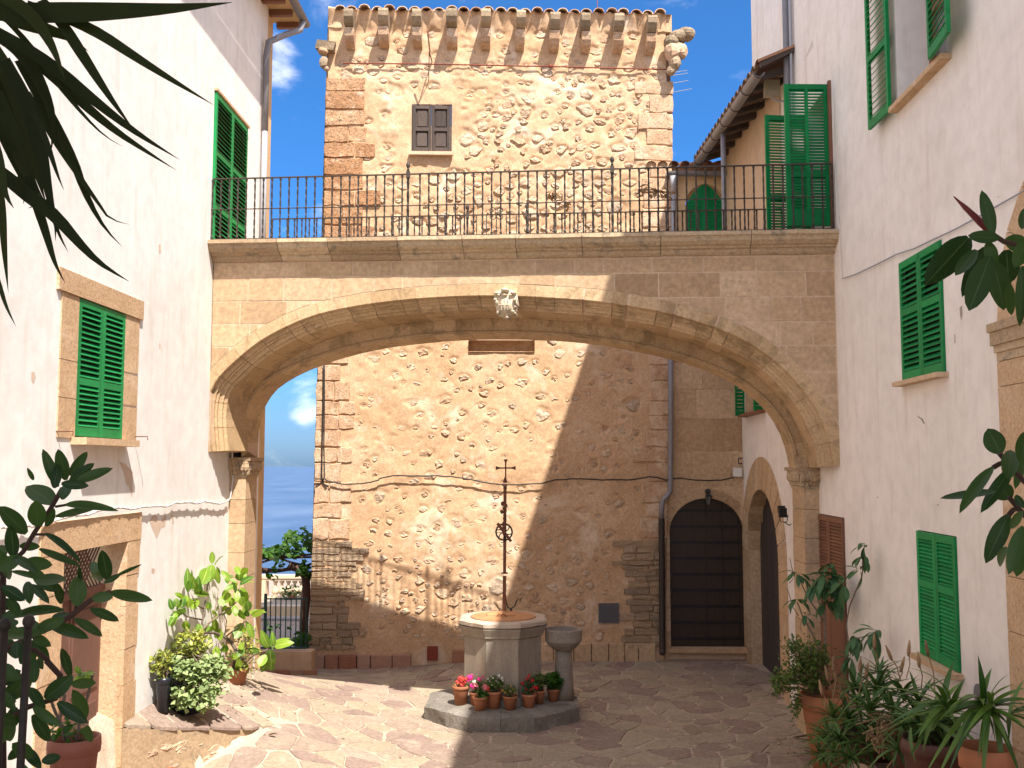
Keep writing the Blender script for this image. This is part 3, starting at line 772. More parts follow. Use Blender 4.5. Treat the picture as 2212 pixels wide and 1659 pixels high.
b = MB(); b.box((xd - .03, door[0] + .72, -1.6), (.05, 0, 0), (0, .03, 0), (0, 0, 3.9)); b.build('meeting_strip', M['woodred'], dleaf)
for a_, c_ in ((.08, .66), (.80, 1.40)):
    for z0, z1 in ((.2, 1.15), (1.3, 2.15)):
        b = MB(); b.box((xd, door[0] + a_, z0), (.018, 0, 0), (0, c_ - a_, 0), (0, 0, z1 - z0)); b.build('door_panel', M['woodred'], dleaf)
b = MB(); yy = door[0] + .02
for d_ in (1, -1):
    k = -6
    while k < 26:
        y0 = door[0] + k * .075; z0 = 2.37; y1 = y0 + d_ * .44; z1 = 2.81
        if min(y0, y1) > door[0] and max(y0, y1) < door[1]: b.tube([(xd, y0, z0), (xd, y1, z1)], .011, 4)
        k += 1
b.build('fretwork', M['woodred'], lh)
# small hooks by the window
for (u, v) in ((121, 932), (288, 943)):
    y, z = lw(u, v); b = MB(); b.tube([(XL, y, z), (XL + .16, y, z), (XL + .16, y, z - .04)], .006, 5)
    b.build('shutter_hook', M['rust'], lh)
# rope-like whitewashed cable along the wall
pl = [(0, 1140), (60, 1136), (112, 1126), (160, 1113), (215, 1102), (262, 1096), (305, 1095), (345, 1093), (375, 1087), (410, 1085), (440, 1083), (470, 1088), (497, 1078)]
pp = [onplane(u, v, (XL + .045, 0, 0), LN) for u, v in pl]
b = MB(); sg = []
for i in range(len(pp) - 1):
    for k in range(12):
        t = k / 12; q = pp[i].lerp(pp[i + 1], t); q.z -= .02 * math.sin(math.pi * t) * (i % 2); sg.append(q)
b.tube(sg, .012, 5)
sg2 = [p + Vector((.012 * math.sin(i * 1.1), 0, .012 * math.cos(i * 1.1))) for i, p in enumerate(sg)]
b.tube(sg2, .008, 4)
q = pp[-1]; b.tube([q, q + Vector((.01, .10, .35)), q + Vector((.01, -.02, .8)), q + Vector((.0, -.1, 1.05)), q + Vector((.02, .12, 1.15))], .012, 5)
tag(b.build('wall_cable', M['cablew'], None), 'whitewashed rope-like cable sagging along the white wall above the brown door', 'cable')

# ================================================================== BRIDGE
BL = Vector((-4.435, 13.5, 0)); BR = Vector((3.874, 12.6, 0)); SD = (BR - BL).normalized(); BLEN = (BR - BL).length
NB = Vector((-SD.y, SD.x, 0))
def bp(s, t, z): p = BL + SD * s + NB * t; p.z = z; return p
def bpix(u, v, t=0.0):
    p = onplane(u, v, BL + NB * t, NB); return (p - BL).dot(SD), p.z
ZD0, ZD1 = bpix(447, 527)[1], bpix(1808, 504)[1]
def zdk(s): return ZD0 + (ZD1 - ZD0) * s / BLEN
C1 = [(452, 976), (448, 930), (446, 888), (455, 832), (500, 785), (553, 740), (600, 713), (650, 690), (700, 673), (800, 654), (930, 641), (1080, 636), (1250, 646), (1316, 653), (1443, 674), (1550, 706), (1631, 745), (1700, 798), (1760, 870), (1793, 945), (1804, 1006)]
C2 = [(555, 990), (556, 935), (563, 895), (580, 860), (602, 835), (640, 812), (690, 790), (750, 770), (830, 751), (950, 737), (1060, 732), (1200, 735), (1300, 745), (1400, 763), (1500, 790), (1560, 815), (1600, 838), (1650, 880), (1685, 930), (1702, 985), (1705, 1012)]
def smooth_curve(P, n):
    P = [Vector(p) for p in P]
    for _ in range(3):
        Q = [P[0]]
        for i in range(len(P) - 1): Q += [P[i].lerp(P[i + 1], .25), P[i].lerp(P[i + 1], .75)]
        P = Q + [P[-1]]
    d = [0]
    for i in range(1, len(P)): d.append(d[-1] + (P[i] - P[i - 1]).length)
    o = []; j = 0
    for i in range(n + 1):
        t = d[-1] * i / n
        while j < len(d) - 2 and d[j + 1] < t: j += 1
        o.append(P[j].lerp(P[j + 1], (t - d[j]) / max(1e-9, d[j + 1] - d[j])))
    return o
NA = 120
K1 = smooth_curve([bpix(u, v, 0) for u, v in C1], NA); K2 = smooth_curve([bpix(u, v, 1.55) for u, v in C2], NA)
TT2 = 1.58     # back of the arch
TD = 2.17      # back of the walkway
def cnorm(K, i):
    a = K[max(0, i - 1)]; c = K[min(NA, i + 1)]; d = (c - a).normalized(); return Vector((d.y, -d.x))
def cpt(K, f, off):
    x = f * NA; i = min(NA - 1, int(x)); t = x - i
    p = K[i].lerp(K[i + 1], t); nn = cnorm(K, i).lerp(cnorm(K, i + 1), t).normalized(); return p + nn * off
br = thing('arch_bridge', bp(BLEN / 2, 1, 0), 'sandstone arch bridge walkway joining the two white houses over the courtyard', 'bridge')
# body (mortar) behind the separate stones
b = MB(); g = 0.002
rows = []
for i in range(NA + 1):
    f = i / NA; a = cpt(K1, f, -g); a2 = cpt(K1, f, .17 - g); c = K2[i]
    s1 = max(0, min(BLEN, a.x)); zt = zdk(s1) - .02
    qs = [(t_, cpt(K1, f, o_)) for t_, o_ in ((.08, .004), (.13, .036), (.18, .066), (.25, .11), (.30, .155))]
    a = cpt(K1, f, -.006); row = [bp(s1, g, zt), bp(a.x, g, a.y)] + [bp(q_.x, t_, q_.y) for t_, q_ in qs] + [bp(a2.x, .96, a2.y), bp(c.x, .96 + g, c.y + g), bp(c.x, TT2, c.y + g), bp(c.x, TT2, zdk(c.x) - .02)]
    rows.append(row)
m = len(rows[0])
for r_ in rows: b.v += r_
for i in range(NA):
    for k in range(m - 1):
        a = i * m + k; b.f.append((a, a + m, a + m + 1, a + 1))
    b.f.append((i * m + m - 1, (i + 1) * m + m - 1, (i + 1) * m, i * m))
# fill to the walls
for (sa, sb, i) in ((-.4, rows[0][1], 0), (BLEN + .4, rows[NA][1], NA)):
    pz_ = cpt(K1, i / NA, 0); zt = zdk(BLEN * i / NA) - .02; zb_ = K1[i].y
    s0_ = sa; s1_ = pz_.x
    b.box(bp(min(s0_, s1_), g, zb_), SD * abs(s1_ - s0_), NB * (TT2 - g), (0, 0, zt - zb_))
b.build('masonry_core', M['joint'], br)
# moulded arch ring, one voussoir after another
PR = [(-.004, -.15), (-.004, 0), (.012, .010), (.085, .014), (.10, .052), (.135, .050), (.15, .078), (.185, .076), (.21, .125), (.245, .123), (.27, .158), (.95, .172)]
NV = 36
rr = random.Random(5)
cuts = [0.0]
while cuts[-1] < 1: cuts.append(cuts[-1] + rr.uniform(0.018, 0.040))
cuts[-1] = 1.0
crack = {int(len(cuts) * k): w_ for k, w_ in ((.56, .0028), (.60, .004), (.64, .0016), (.68, .0016), (.72, .0022), (.76, .0014))}
for i in range(len(cuts) - 1):
    g0 = .0003; g1 = crack.get(i, .0003); f0, f1 = cuts[i] + g0, cuts[i + 1] - g1; b = MB(); dj = rr.uniform(-.0015, .0015)
    sub = 3
    for q in range(sub + 1):
        f = f0 + (f1 - f0) * q / sub
        for t, off in PR:
            p = cpt(K1, f, off + (dj if off > 0.02 else 0))
            if off < -.2: p.x = max(.01, min(BLEN - .01, p.x)) ; p.y = min(p.y, zdk(p.x) - .3)
            b.v.append(bp(p.x, t + (-dj * .5 if off <= 0 else 0), p.y))
        b.v.append(bp(cpt(K1, f, .05).x, .95, cpt(K1, f, .05).y))
    m = len(PR) + 1
    for q in range(sub):
        for k in range(m - 1): a = q * m + k; b.f.append((a, a + m, a + m + 1, a + 1))
    b.f.append(tuple(range(0, m))); b.f.append(tuple(reversed(range(sub * m, (sub + 1) * m))))
    b.build('moulded_voussoir', M['archst'], br)
# inner order
cuts = [0.0]
while cuts[-1] < 1: cuts.append(cuts[-1] + rr.uniform(0.022, 0.036))
cuts[-1] = 1.0
for i in range(len(cuts) - 1):
    f0, f1 = cuts[i] + .0004, cuts[i + 1] - .0004; b = MB(); dj = rr.uniform(-.002, .003); sub = 2
    for q in range(sub + 1):
        f = f0 + (f1 - f0) * q / sub; c = cpt(K2, f, .0 + dj); cb = cpt(K2, f, .045); c0 = cpt(K1, f, .165)
        fr_ = bp(c0.x, .955, c0.y)
        b.v += [fr_, bp(c.x, .955, c.y - 0), bp(cb.x, 1.0, cb.y) if False else bp(c.x, 1.0, c.y), bp(c.x, TT2 + .004, c.y), bp(cpt(K2, f, -.3).x, TT2 + .004, cpt(K2, f, -.3).y)]
    m = 5
    for q in range(sub):
        for k in range(m - 1): a = q * m + k; b.f.append((a, a + m, a + m + 1, a + 1))
    b.f.append(tuple(range(0, m))); b.f.append(tuple(reversed(range(sub * m, (sub + 1) * m))))
    b.build('voussoir', M['archst'], br)
# bead along the edge of the inner order
b = MB(); b.tube([bp(cpt(K2, i / 60, -.035).x, .945, cpt(K2, i / 60, -.035).y) for i in range(1, 60)], .018, 6); b.build('arch_bead', M['archst'], br, smooth=True)
# ashlar facing
def ringz(s):
    best = None
    for i in range(NA):
        p, q = RG[i], RG[i + 1]
        if (p.x - s) * (q.x - s) <= 0 and abs(q.x - p.x) > 1e-6:
            z = p.y + (q.y - p.y) * (s - p.x) / (q.x - p.x); best = z if best is None else max(best, z)
    return best
RG = [cpt(K1, i / NA, -.160) for i in range(NA + 1)]
zc0 = .285; hcs = [.20, .33, .32, .31, .34, .30, .33, .31, .30]
zt = -zc0
for ci, hh in enumerate(hcs):
    s = .006; first = True
    while s < BLEN - .05:
        w_ = rr.uniform(.38, .85) * (.7 if ci > 3 else 1); s1 = min(BLEN - .006, s + w_)
        if BLEN - s1 < .25: s1 = BLEN - .006
        g = .010; z1 = zt - g; z0 = zt - hh + g
        ss = [s + g + (s1 - s - 2 * g) * k / 7 for k in range(8)]
        bot = [];
        for q in ss:
            rz = ringz(q); lo = zdk(q) + z0
            if rz is not None: lo = max(lo, rz)
            elif lo < K1[0].y + .0: lo = K1[0].y
            bot.append((q, min(lo, zdk(q) + z1), zdk(q) + z1))
        keep = [x for x in bot if x[2] - x[1] > .015]
        if len(keep) >= 2:
            pr = rr.uniform(.0, .005); top_ = [(q, z) for q, _, z in reversed(keep)]; lowp = [(q, z) for q, z, _ in keep]
            poly = [bp(q, -pr, z + rr.uniform(-.003, .003)) for q, z in lowp] + [bp(top_[0][0], -pr, top_[0][1]), bp(top_[-1][0], -pr, top_[-1][1])]
            MB().prism(poly, -NB * .05).build('ashlar_block', M['ashlar'], br)
        s = s1
    zt -= hh
# cornice in lengths
CP = [(-.25, .0), (-.255, -.05), (-.235, -.062), (-.225, -.075), (-.215, -.115), (-.17, -.155), (-.125, -.17), (-.12, -.19), (-.075, -.20), (-.065, -.235), (-.03, -.265), (.03, -.28)]
s = -.05
while s < BLEN + .03:
    s1 = min(BLEN + .05, s + rr.uniform(.7, 1.15)); b = MB(); dj = rr.uniform(-.006, .006)
    sub = 4
    for q in range(sub + 1):
        ss = s + .004 + (s1 - s - .008) * q / sub; e = .5 if q in (0, sub) else 1
        for k, (t, z) in enumerate(CP): b.v.append(bp(ss, t + dj + .004 * nrand((ss, t, z), 5), zdk(ss) + z + dj * .5 + .007 * nrand((ss, 0, k * .2), 4)))
        b.v += [bp(ss, .2, zdk(ss) - .28), bp(ss, .2, zdk(ss) + dj * .5)]
    m = len(CP) + 2
    for q in range(sub):
        for k in range(m): a = q * m + k; a2 = q * m + (k + 1) % m; b.f.append((a, a + m, a2 + m, a2))
    b.f.append(tuple(range(m))); b.f.append(tuple(reversed(range(sub * m, (sub + 1) * m))))
    b.build('cornice_stone', M['cornice'], br); s = s1
b = MB(); b.box(bp(-.02, .15, zdk(0) - .03), bp(BLEN, .15, zdk(BLEN) - .03) - bp(-.02, .15, zdk(0) - .03), NB * (TD - .15), (0, 0, .024)); b.build('deck', M['cornice'], br)
b = MB(); b.box(bp(0, TT2 - .05, zdk(0) - .25), bp(BLEN, 0, zdk(BLEN)) - bp(0, 0, zdk(0)), NB * (TD - TT2 + .05), (0, 0, .21)); b.build('back_cornice', M['cornice'], br)
# responds (half pillars) with carved capitals
def respond(sgn, x_w, y0, y1, pr, zcap, zbot):
    """sgn +1: on the left wall, sticks out to +x"""
    z = zbot; i = 0
    while z < zcap - .30:
        hh = rr.uniform(.30, .46); z1 = min(z + hh, zcap - .28)
        if zcap - .28 - z1 < .15: z1 = zcap - .28
        b = MB(); j_ = rr.uniform(0, .006)
        X = pr + j_
        b.box((x_w - sgn * .05, y0 - j_, z + .003), (sgn * (X + .05), 0, 0), (0, y1 - y0, 0), (0, 0, z1 - z - .006))
        b.build('pillar_block', M['ashlar'], br); z = z1
    b = MB()
    for (e, z0_, z1_) in ((.015, -.30, -.27), (.02, -.27, -.10), (.06, -.10, -.05), (.085, -.05, .0)):
        b.box((x_w - sgn * .05, y0 - e, zcap + z0_), (sgn * (pr + .05 + e), 0, 0), (0, y1 - y0 + 2 * e, 0), (0, 0, z1_ - z0_ - .001))
    for row, (zc, n_, sz) in enumerate(((-.21, 5, .05), (-.14, 5, .058), (-.08, 6, .045))):
        for k in range(n_):
            x = x_w + sgn * (pr + .05) * (k + .5) / n_; e = .02 + .03 * (row > 0)
            b.ball((x, y0 - e * 1.2, zcap + zc), sz, 6, 4, (.8, .7, 1.15))
        for k in range(8):
            y = y0 + (y1 - y0) * (k + .5) / 8
            b.ball((x_w + sgn * (pr + e), y, zcap + zc), sz, 6, 4, (.7, .8, 1.15))
    b.build('carved_capital', M['cornice'], br)
sl0, zcl = bpix(520, 988, 1.0); _, zcr = bpix(1735, 1009, 1.0)
respond(1, XL, 14.50, 15.08, .235, zcl, 0.1)

def flake(fr_fn, P, parent, mat, name='bare_patch'):
    pts = [fr_fn(u, v) for u, v in P]; o = MB(); n = len(pts); c = sum(pts, Vector()) / n
    q = []
    for i in range(n):
        for k in range(3):
            p = pts[i].lerp(pts[(i + 1) % n], k / 3); q.append(p + (p - c) * .12 * nrand(p, 9))
    o.v = q + [c]; m = len(q); o.f = [(i, (i + 1) % m, m) for i in range(m)]
    return o.build(name, mat, parent)
FP = lambda u, v: onplane(u, v, (XL + .002, 0, 0), LN)
def TZ(i, j, P): return [(x / 4 + 553 * i, y / 4 + 414.75 * j) for x, y in P]
M['bare'] = plain('bare_plaster', (0.60, 0.46, 0.36), rough=.95, var=.15, sc=12)
for P in (TZ(0, 2, [(1030, 670), (1080, 690), (1150, 760), (1145, 900), (1140, 975), (1115, 890), (1090, 860), (1070, 760)]), TZ(0, 2, [(1310, 1140), (1345, 1125), (1375, 1190), (1440, 1130), (1425, 1230), (1390, 1250), (1355, 1330), (1320, 1260), (1295, 1190)]), TZ(0, 2, [(1480, 1120), (1500, 1150), (1503, 1205), (1490, 1205)]), TZ(0, 1, [(270, 1555), (300, 1550), (310, 1600), (290, 1660), (272, 1620)]), TZ(0, 1, [(1370, 455), (1390, 452), (1392, 520), (1376, 530)]), TZ(0, 2, [(1310, 1590), (1340, 1600), (1330, 1640), (1312, 1630)])): flake(FP, P, lh, M['bare'])
# ================================================================== RIGHT HOUSE
RD = Vector((0.02, 1, 0)).normalized(); RP = Vector((3.874, 12.6, 0)); RN = Vector((-RD.y, RD.x, 0))      # faces the court
def rw_y(y): return 3.874 + .02 * (y - 12.6)
RF = frame((rw_y(0), 0, 0), -RD, (0, 0, 1), RN)     # local x = -distance along wall from y=0
def rwp(u, v, off=0.0):
    p = onplane(u, v, RP + RN * off, RN); return p
def rx(u, v, off=0.0):
    p = rwp(u, v, off); return -((p - Vector((rw_y(0), 0, 0))).dot(RD)), p.z
def rpt(x, z, o=0.0): return RF @ Vector((x, -o, z))
respond(-1, rw_y(13.9), 13.62, 14.22, .21, zcr, -0.05)
rh = thing('right_house', (4.2, 7, 0), 'tall shaded white house on the right with green louvred shutters and an arched cellar door', 'house')
ZR = 13.75; ZR2 = 12.5; YW = 15.3
# openings
def rhole(u0, u1, vt, vb, d, um=None, pad=0):
    xa, _ = rx(u0, 900); xb, _ = rx(u1, 900); _, zt = rx((u0 if um is None else um), vt); _, zb = rx((u0 if um is None else um), vb)
    return (min(xa, xb), max(xa, xb), zb, zt, d)
lo = rhole(1975, 2057, 1143, 1404, .07)
mi = rhole(1956, 2048, 562, 826, .07)
x0, zs = rx(1941, 232); x1, _ = rx(2047, 126)
up = (x0, x1, zs, zs + 1.9, .45)
xh0, _ = rx(1746, 300); xh1, _ = rx(1796, 300)
fdr = (xh0, xh1, 6.5, 8.62, .3)
xa, _ = rx(1615, 1200); xb, _ = rx(1683, 1200)
zap = rx(1641, 1057)[1]
cel = (xa, xb, -.1, zap, .28, zap - 1.15)
bs0, bz1 = rx(1764, 1108); bs1, _ = rx(1824, 1118)
brn = (bs0, bs1, -.05, bz1, .06)
xw0, zwb = rx(1612, 898); xw1, _ = rx(1652, 880)
wbk = (xw0, xw1, zwb + .03, zwb + 1.15, .25)
wl = MB(); rv = []
panel(wl, RF, -YW, 1.2, -2, ZR, [h for h in (lo, mi, up, fdr, brn)], rv)
o = wl.build('wall', M['white_r'], rh)
brevs(rv, M['white_r'], rh)
wl = MB(); rv = []; panel(wl, RF, -19.2, -YW, -2, 9.2, [cel, wbk], rv)
wl.build('wall', M['cream'] if False else M['white_r'], rh, label='far stretch of wall beyond the bridge')
brevs(rv, M['ashlar'], rh)
wl = MB(); panel(wl, RF, -17.4, -YW, 9.2, ZR2, []); wl.quad(rpt(-17.4, 9), rpt(-17.4, 9, -6), rpt(-17.4, ZR2, -6), rpt(-17.4, ZR2)).build('wall', M['white'], rh)
# body behind, so that it casts the shade it casts: roof with eaves
b = MB(); b.box(rpt(-14.9, ZR, .32), RD * -16.8, -RN * 6, (0, 0, .14)); b.build('roof', M['rooft'], rh)
b = MB(); b.box(rpt(-17.5, ZR2, .12), RD * -2.6, -RN * 6, (0, 0, .12)); b.build('low_roof', M['rooft'], rh)
b = MB(); b.box(rpt(-14.8, ZR2, -.01), RD * -.1, -RN * 5.5, (0, 0, ZR - ZR2)); b.build('gable_wall', M['white_r'], rh)
# near-black sheets paint the rooms' shade behind the openings
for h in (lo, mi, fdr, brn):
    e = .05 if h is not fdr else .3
    b = MB(); b.quad(rpt(h[0], h[2], -e), rpt(h[1], h[2], -e), rpt(h[1], h[3], -e), rpt(h[0], h[3], -e)).build('painted_shade_sheet', M['dark'], rh)
def rfr(x, z, o=0.0): return frame(rpt(x, z, o), -RD, (0, 0, 1), RN)
for h, n_, mids in ((lo, 27, (.58,)), (mi, 17, (.57,))):
    md = (h[0] + h[1]) / 2
    for a_, c_ in ((h[0] + .004, md - .003), (md + .003, h[1] - .004)):
        shutter(rh, rfr(a_, h[2] + .012, -.012), c_ - a_, h[3] - h[2] - .02, M['green'], n_, mids, st=.055)
    b = MB(); b.box(rpt(h[0] - .05, h[2] - .04, -.05), -RD * (h[1] - h[0] + .1), RN * .16, (0, 0, .045)); b.build('window_sill', M['surround'], rh)
# upper window: brown frame inside, leaves folded back on the wall
b = MB(); b.box(rpt(up[0] - .03, up[2] - .05, -.05), -RD * (up[1] - up[0] + .12), RN * .15, (0, 0, .05)); b.build('window_sill', M['surround'], rh)
for k in range(2):
    a_ = up[0] + .0 + k * (up[1] - up[0]) / 2; c_ = a_ + (up[1] - up[0]) / 2
    b = MB(); q = lambda x0, x1, z0, z1, o0=-.38, th=.05: b.box(rpt(x0, z0, o0), -RD * (x1 - x0), RN * th, (0, 0, z1 - z0))
    q(a_, a_ + .08, up[2], up[3]); q(c_ - .08, c_, up[2], up[3]); q(a_ + .08, c_ - .08, up[2], up[2] + .1); q(a_ + .08, c_ - .08, up[3] - .1, up[3]); q(a_ + .08, c_ - .08, up[2] + .95, up[2] + 1.02)
    b.build('window_frame', M['woodbrown'], rh)
    b = MB(); b.quad(rpt(a_, up[2], -.37), rpt(c_, up[2], -.37), rpt(c_, up[3], -.37), rpt(a_, up[3], -.37)); b.build('window_pane', M['glass'], rh)
lw_ = .60
m1 = frame(rpt(up[0] - lw_ - .01, up[2] - .03, .09), (-RD - RN * .04), (0, 0, 1), (RN - RD * .04))
shutter(rh, m1, lw_, 1.85, M['green'], 24, (.42,), lab='open leaf folded back against the wall beside the upper window', st=.055)
m1 = frame(rpt(up[1] - .06, up[2] - .0, .12), (-RD + RN * .10), (0, 0, 1), (RN + RD * .10))
shutter(rh, m1, lw_, 1.85, M['green'], 24, (.42,), lab='near leaf standing slightly ajar by the upper window', st=.055)
# open balcony door leaves, standing square to the wall
hp = rpt(fdr[1], 0, .02); zf_ = at(1750, 487, hp.y).z
m2 = frame((hp.x - .575, hp.y + .03, zf_), (1, .04, 0), (0, 0, 1), (.04, -1, 0))
shutter(rh, m2, .575, at(1750, 181, hp.y).z - zf_, M['greend'], 38, (.36,), lab='balcony door leaf swung out square to the wall', mull=1, st=.06, bot=.20)
hp = rpt(fdr[0], 0, .02)
m3 = frame((hp.x - .62, hp.y - .12, zf_ - .02), (1, .12, 0), (0, 0, 1), (.12, -1, 0))
shutter(rh, m3, .62, at(1680, 256, hp.y).z - zf_ + .02, M['greend'], 38, (.36,), lab='further balcony door leaf swung out', mull=1, st=.055, bot=.15)
b = MB(); b.box(rpt(fdr[1] - .0, 6.5, -.1), -RD * .05, RN * .14, (0, 0, 2.12)); b.build('door_frame', M['woodbrown'], rh)
# brown louvred door by the pillar
md = (brn[0] + brn[1]) / 2
for a_, c_ in ((brn[0] + .004, md - .003), (md + .003, brn[1] - .004)):
    shutter(rh, rfr(a_, brn[2] + .02, -.01), c_ - a_, brn[3] - brn[2] - .03, M['woodbrown'], 26, (), st=.06, solid=1.75, lab='brown louvred door leaf with solid lower part')
# cellar arch: stone surround and plank leaf
SUR = thing('unused', (0, 0, 0), 'x', 'x'); bpy.data.objects.remove(SUR)
zso = rx(1638, 987)[1]; xo0 = rx(1606, 1200)[0]; xo1 = rx(1701, 1240)[0]
n_ = 13; cxm = (cel[0] + cel[1]) / 2; ri = (cel[1] - cel[0]) / 2; zi = cel[3] - cel[5]; cxo = (xo0 + xo1) / 2; ro = (xo1 - xo0) / 2; zo = zso - cel[5]
for i in range(n_):
    b = MB(); P = []
    for a in (math.pi * (i + .04) / n_, math.pi * (i + .5) / n_, math.pi * (i + .96) / n_): P.append((cxm - ri * math.cos(a), cel[5] + zi * math.sin(a)))
    for a in (math.pi * (i + .96) / n_, math.pi * (i + .5) / n_, math.pi * (i + .04) / n_): P.append((cxo - ro * math.cos(a), cel[5] + zo * math.sin(a)))
    b.prism([rpt(x, z, .018) for x, z in reversed(P)], RN * .06).build('arch_stone', M['ashlar'], rh)
z = -.1; i = 0
while z < cel[5] - .05:
    hh = min(.42 + .06 * (i % 3), cel[5] - z); b = MB(); 
    b.box(rpt(xo0, z + .003, -.04), -RD * (cel[0] - xo0 + .004), RN * .058, (0, 0, hh - .006)); b.build('jamb_stone', M['ashlar'], rh)
    e = .02 * (i % 2)
    b = MB(); b.box(rpt(cel[1] - .004, z + .003, -.04), -RD * (xo1 - cel[1] + e), RN * (.056), (0, 0, hh - .006)); b.build('jamb_stone', M['surround'], rh)
    z += hh; i += 1
nb_ = 9
lf = MB(); lf.quad(rpt(cel[0] - .1, cel[2], -.26), rpt(cel[1] + .1, cel[2], -.26), rpt(cel[1] + .1, cel[3] + .1, -.26), rpt(cel[0] - .1, cel[3] + .1, -.26))
lfo = lf.build('cellar_door', M['doorgrey'], rh)
for i in range(nb_):
    xa_ = cel[0] + (cel[1] - cel[0]) * i / nb_; xb_ = cel[0] + (cel[1] - cel[0]) * (i + 1) / nb_; tm = ((xa_ + xb_) / 2 - cxm) / ri
    b = MB(); b.box(rpt(xa_ + .006, 0, -.255), -RD * (xb_ - xa_ - .012), RN * .02, (0, 0, cel[5] + zi * math.sqrt(max(.02, 1 - tm * tm)) - .01)); b.build('plank', M['doorgrey'], lfo)
# window over the cellar, seen under the bridge
b = MB(); b.box(rpt(wbk[0] - .05, wbk[2] - .06, -.1), -RD * (wbk[1] - wbk[0] + .1), RN * .24, (0, 0, .05)); b.build('window_sill', M['woodbrown'], rh)
m1 = frame(rpt(wbk[0] - .03, wbk[2], .03), (-.85, .5, 0), (0, 0, 1), (-.5, -.85, 0)); 
hp = rpt(wbk[0], wbk[2], .03)
shutter(rh, frame(hp + Vector((-.17, .02, -.03)), (1, 0.05, 0), (0, 0, 1), (.05, -1, 0)), .17, 1.2, M['greend'], 15, (), st=.03, lab='small leaf standing open behind the bridge')
hp = rpt(wbk[1], wbk[2], .03)
shutter(rh, frame(hp + Vector((-.16, .02, -.03)), (1, 0.05, 0), (0, 0, 1), (.05, -1, 0)), .16, 1.2, M['greend'], 15, (), st=.03, lab='near small leaf standing open behind the bridge')
b = MB(); b.quad(rpt(wbk[0], wbk[2], -.22), rpt(wbk[1], wbk[2], -.22), rpt(wbk[1], wbk[3], -.22), rpt(wbk[0], wbk[3], -.22)); b.build('window_pane', M['whitebox'], rh)
# wing with sloping tiled eave along the court
GY0, GY1 = 14.4, 18.9; GZ = at(1507, 357, 18.9).z; GX0 = at(1640, 150, GY0).x; GX1 = at(1505, 357, GY1).x
GZ = (GZ + at(1640, 150, GY0).z) / 2
wg = MB()
wg.quad((rw_y(15.3) - .03, 15.3, 6.3), (rw_y(19) - .25, 19.0, 6.3), (rw_y(19) - .25, 19.0, GZ + .4), (rw_y(15.3) - .03, 15.3, GZ + .4))
wg.quad((rw_y(15.3) - .03, 15.3, 6.3), (rw_y(15.3) - .03, 15.3, GZ + .4), (rw_y(15.3) + .1, 15.3, GZ + .4), (rw_y(15.3) + .1, 15.3, 6.3))
wg.build('wing_wall', M['cream'], rh)
gd = Vector((GX1 - GX0, GY1 - GY0, 0)); 
gt = halfpipe([Vector((GX0, GY0, GZ)), Vector((GX1, GY1, GZ))], .085, 10); wgut = gt.build('gutter', M['pipe'], rh)
for i in range(7):
    p = Vector((GX0, GY0, GZ)) + gd * (i / 6.3); b = MB()
    b.tube([p + Vector((.09 * math.cos(t), 0, -.09 * math.sin(t))) for t in [math.pi * k / 8 for k in range(9)]], .008, 4); b.build('gutter_strap', M['iron'], wgut)
b = MB(); b.quad(Vector((GX0 + .02, GY0, GZ + .08)), Vector((GX0 + 1.3, GY0, GZ + .62)), Vector((GX1 + 1.5, GY1 + .2, GZ + .62)), Vector((GX1 + .02, GY1 + .2, GZ + .08))); b.build('roof_boards', M['woodred'], rh)
for i in range(19):
    f = i / 18; p = Vector((GX0 + .02, GY0 + .05, GZ + .1)) + gd * f; b = MB()
    for k in range(7):
        t = math.pi * k / 6
        for q in (0, 1.2): b.v.append(p + Vector((-.05 + q, .115 * math.cos(t), .075 * math.sin(t) + q * .42 + .02)))
    for k in range(6): b.f.append((2 * k, 2 * k + 2, 2 * k + 3, 2 * k + 1))
    b.build('roof_tile', M['rooft'], rh)
for i in range(9):
    f = (i + .4) / 9; p = Vector((GX0 + .08, GY0, GZ - .04)) + gd * f; b = MB()
    b.box(p, (.75, 0, .22), (0, .11, 0), (0, 0, .1), jit=.008); b.build('rafter', M['woodgrey'], rh)
# gable end of the wing eave
b = MB(); b.box((GX0 + .02, GY0 - .05, GZ + .05), (.62, 0, .30), (0, .1, 0), (0, 0, .09), jit=.01); b.build('verge_board', M['woodgrey'], rh)
b = MB(); p1 = at(1562, 300, 16.9); b.tube([(p1.x, 16.9, GZ - .05), (p1.x, 16.9, 6.6)], .045, 8); b.build('downpipe', M['pipe'], rh, smooth=True)
# tall downpipe and thin conduit
px = rwp(1704, 300, .08); b = MB(); b.tube([(px.x, px.y, 12.5), (px.x, px.y, 6.6)], .055, 8); b.build('downpipe', M['pipe'], rh, smooth=True)
px2 = rwp(1713, 300, .05); b = MB(); b.tube([(px2.x, px2.y, 12.5), (px2.x, px2.y, 9), (px2.x - .01, px2.y, 8.6)], .022, 6); b.build('conduit', M['pipel'], rh, smooth=True)
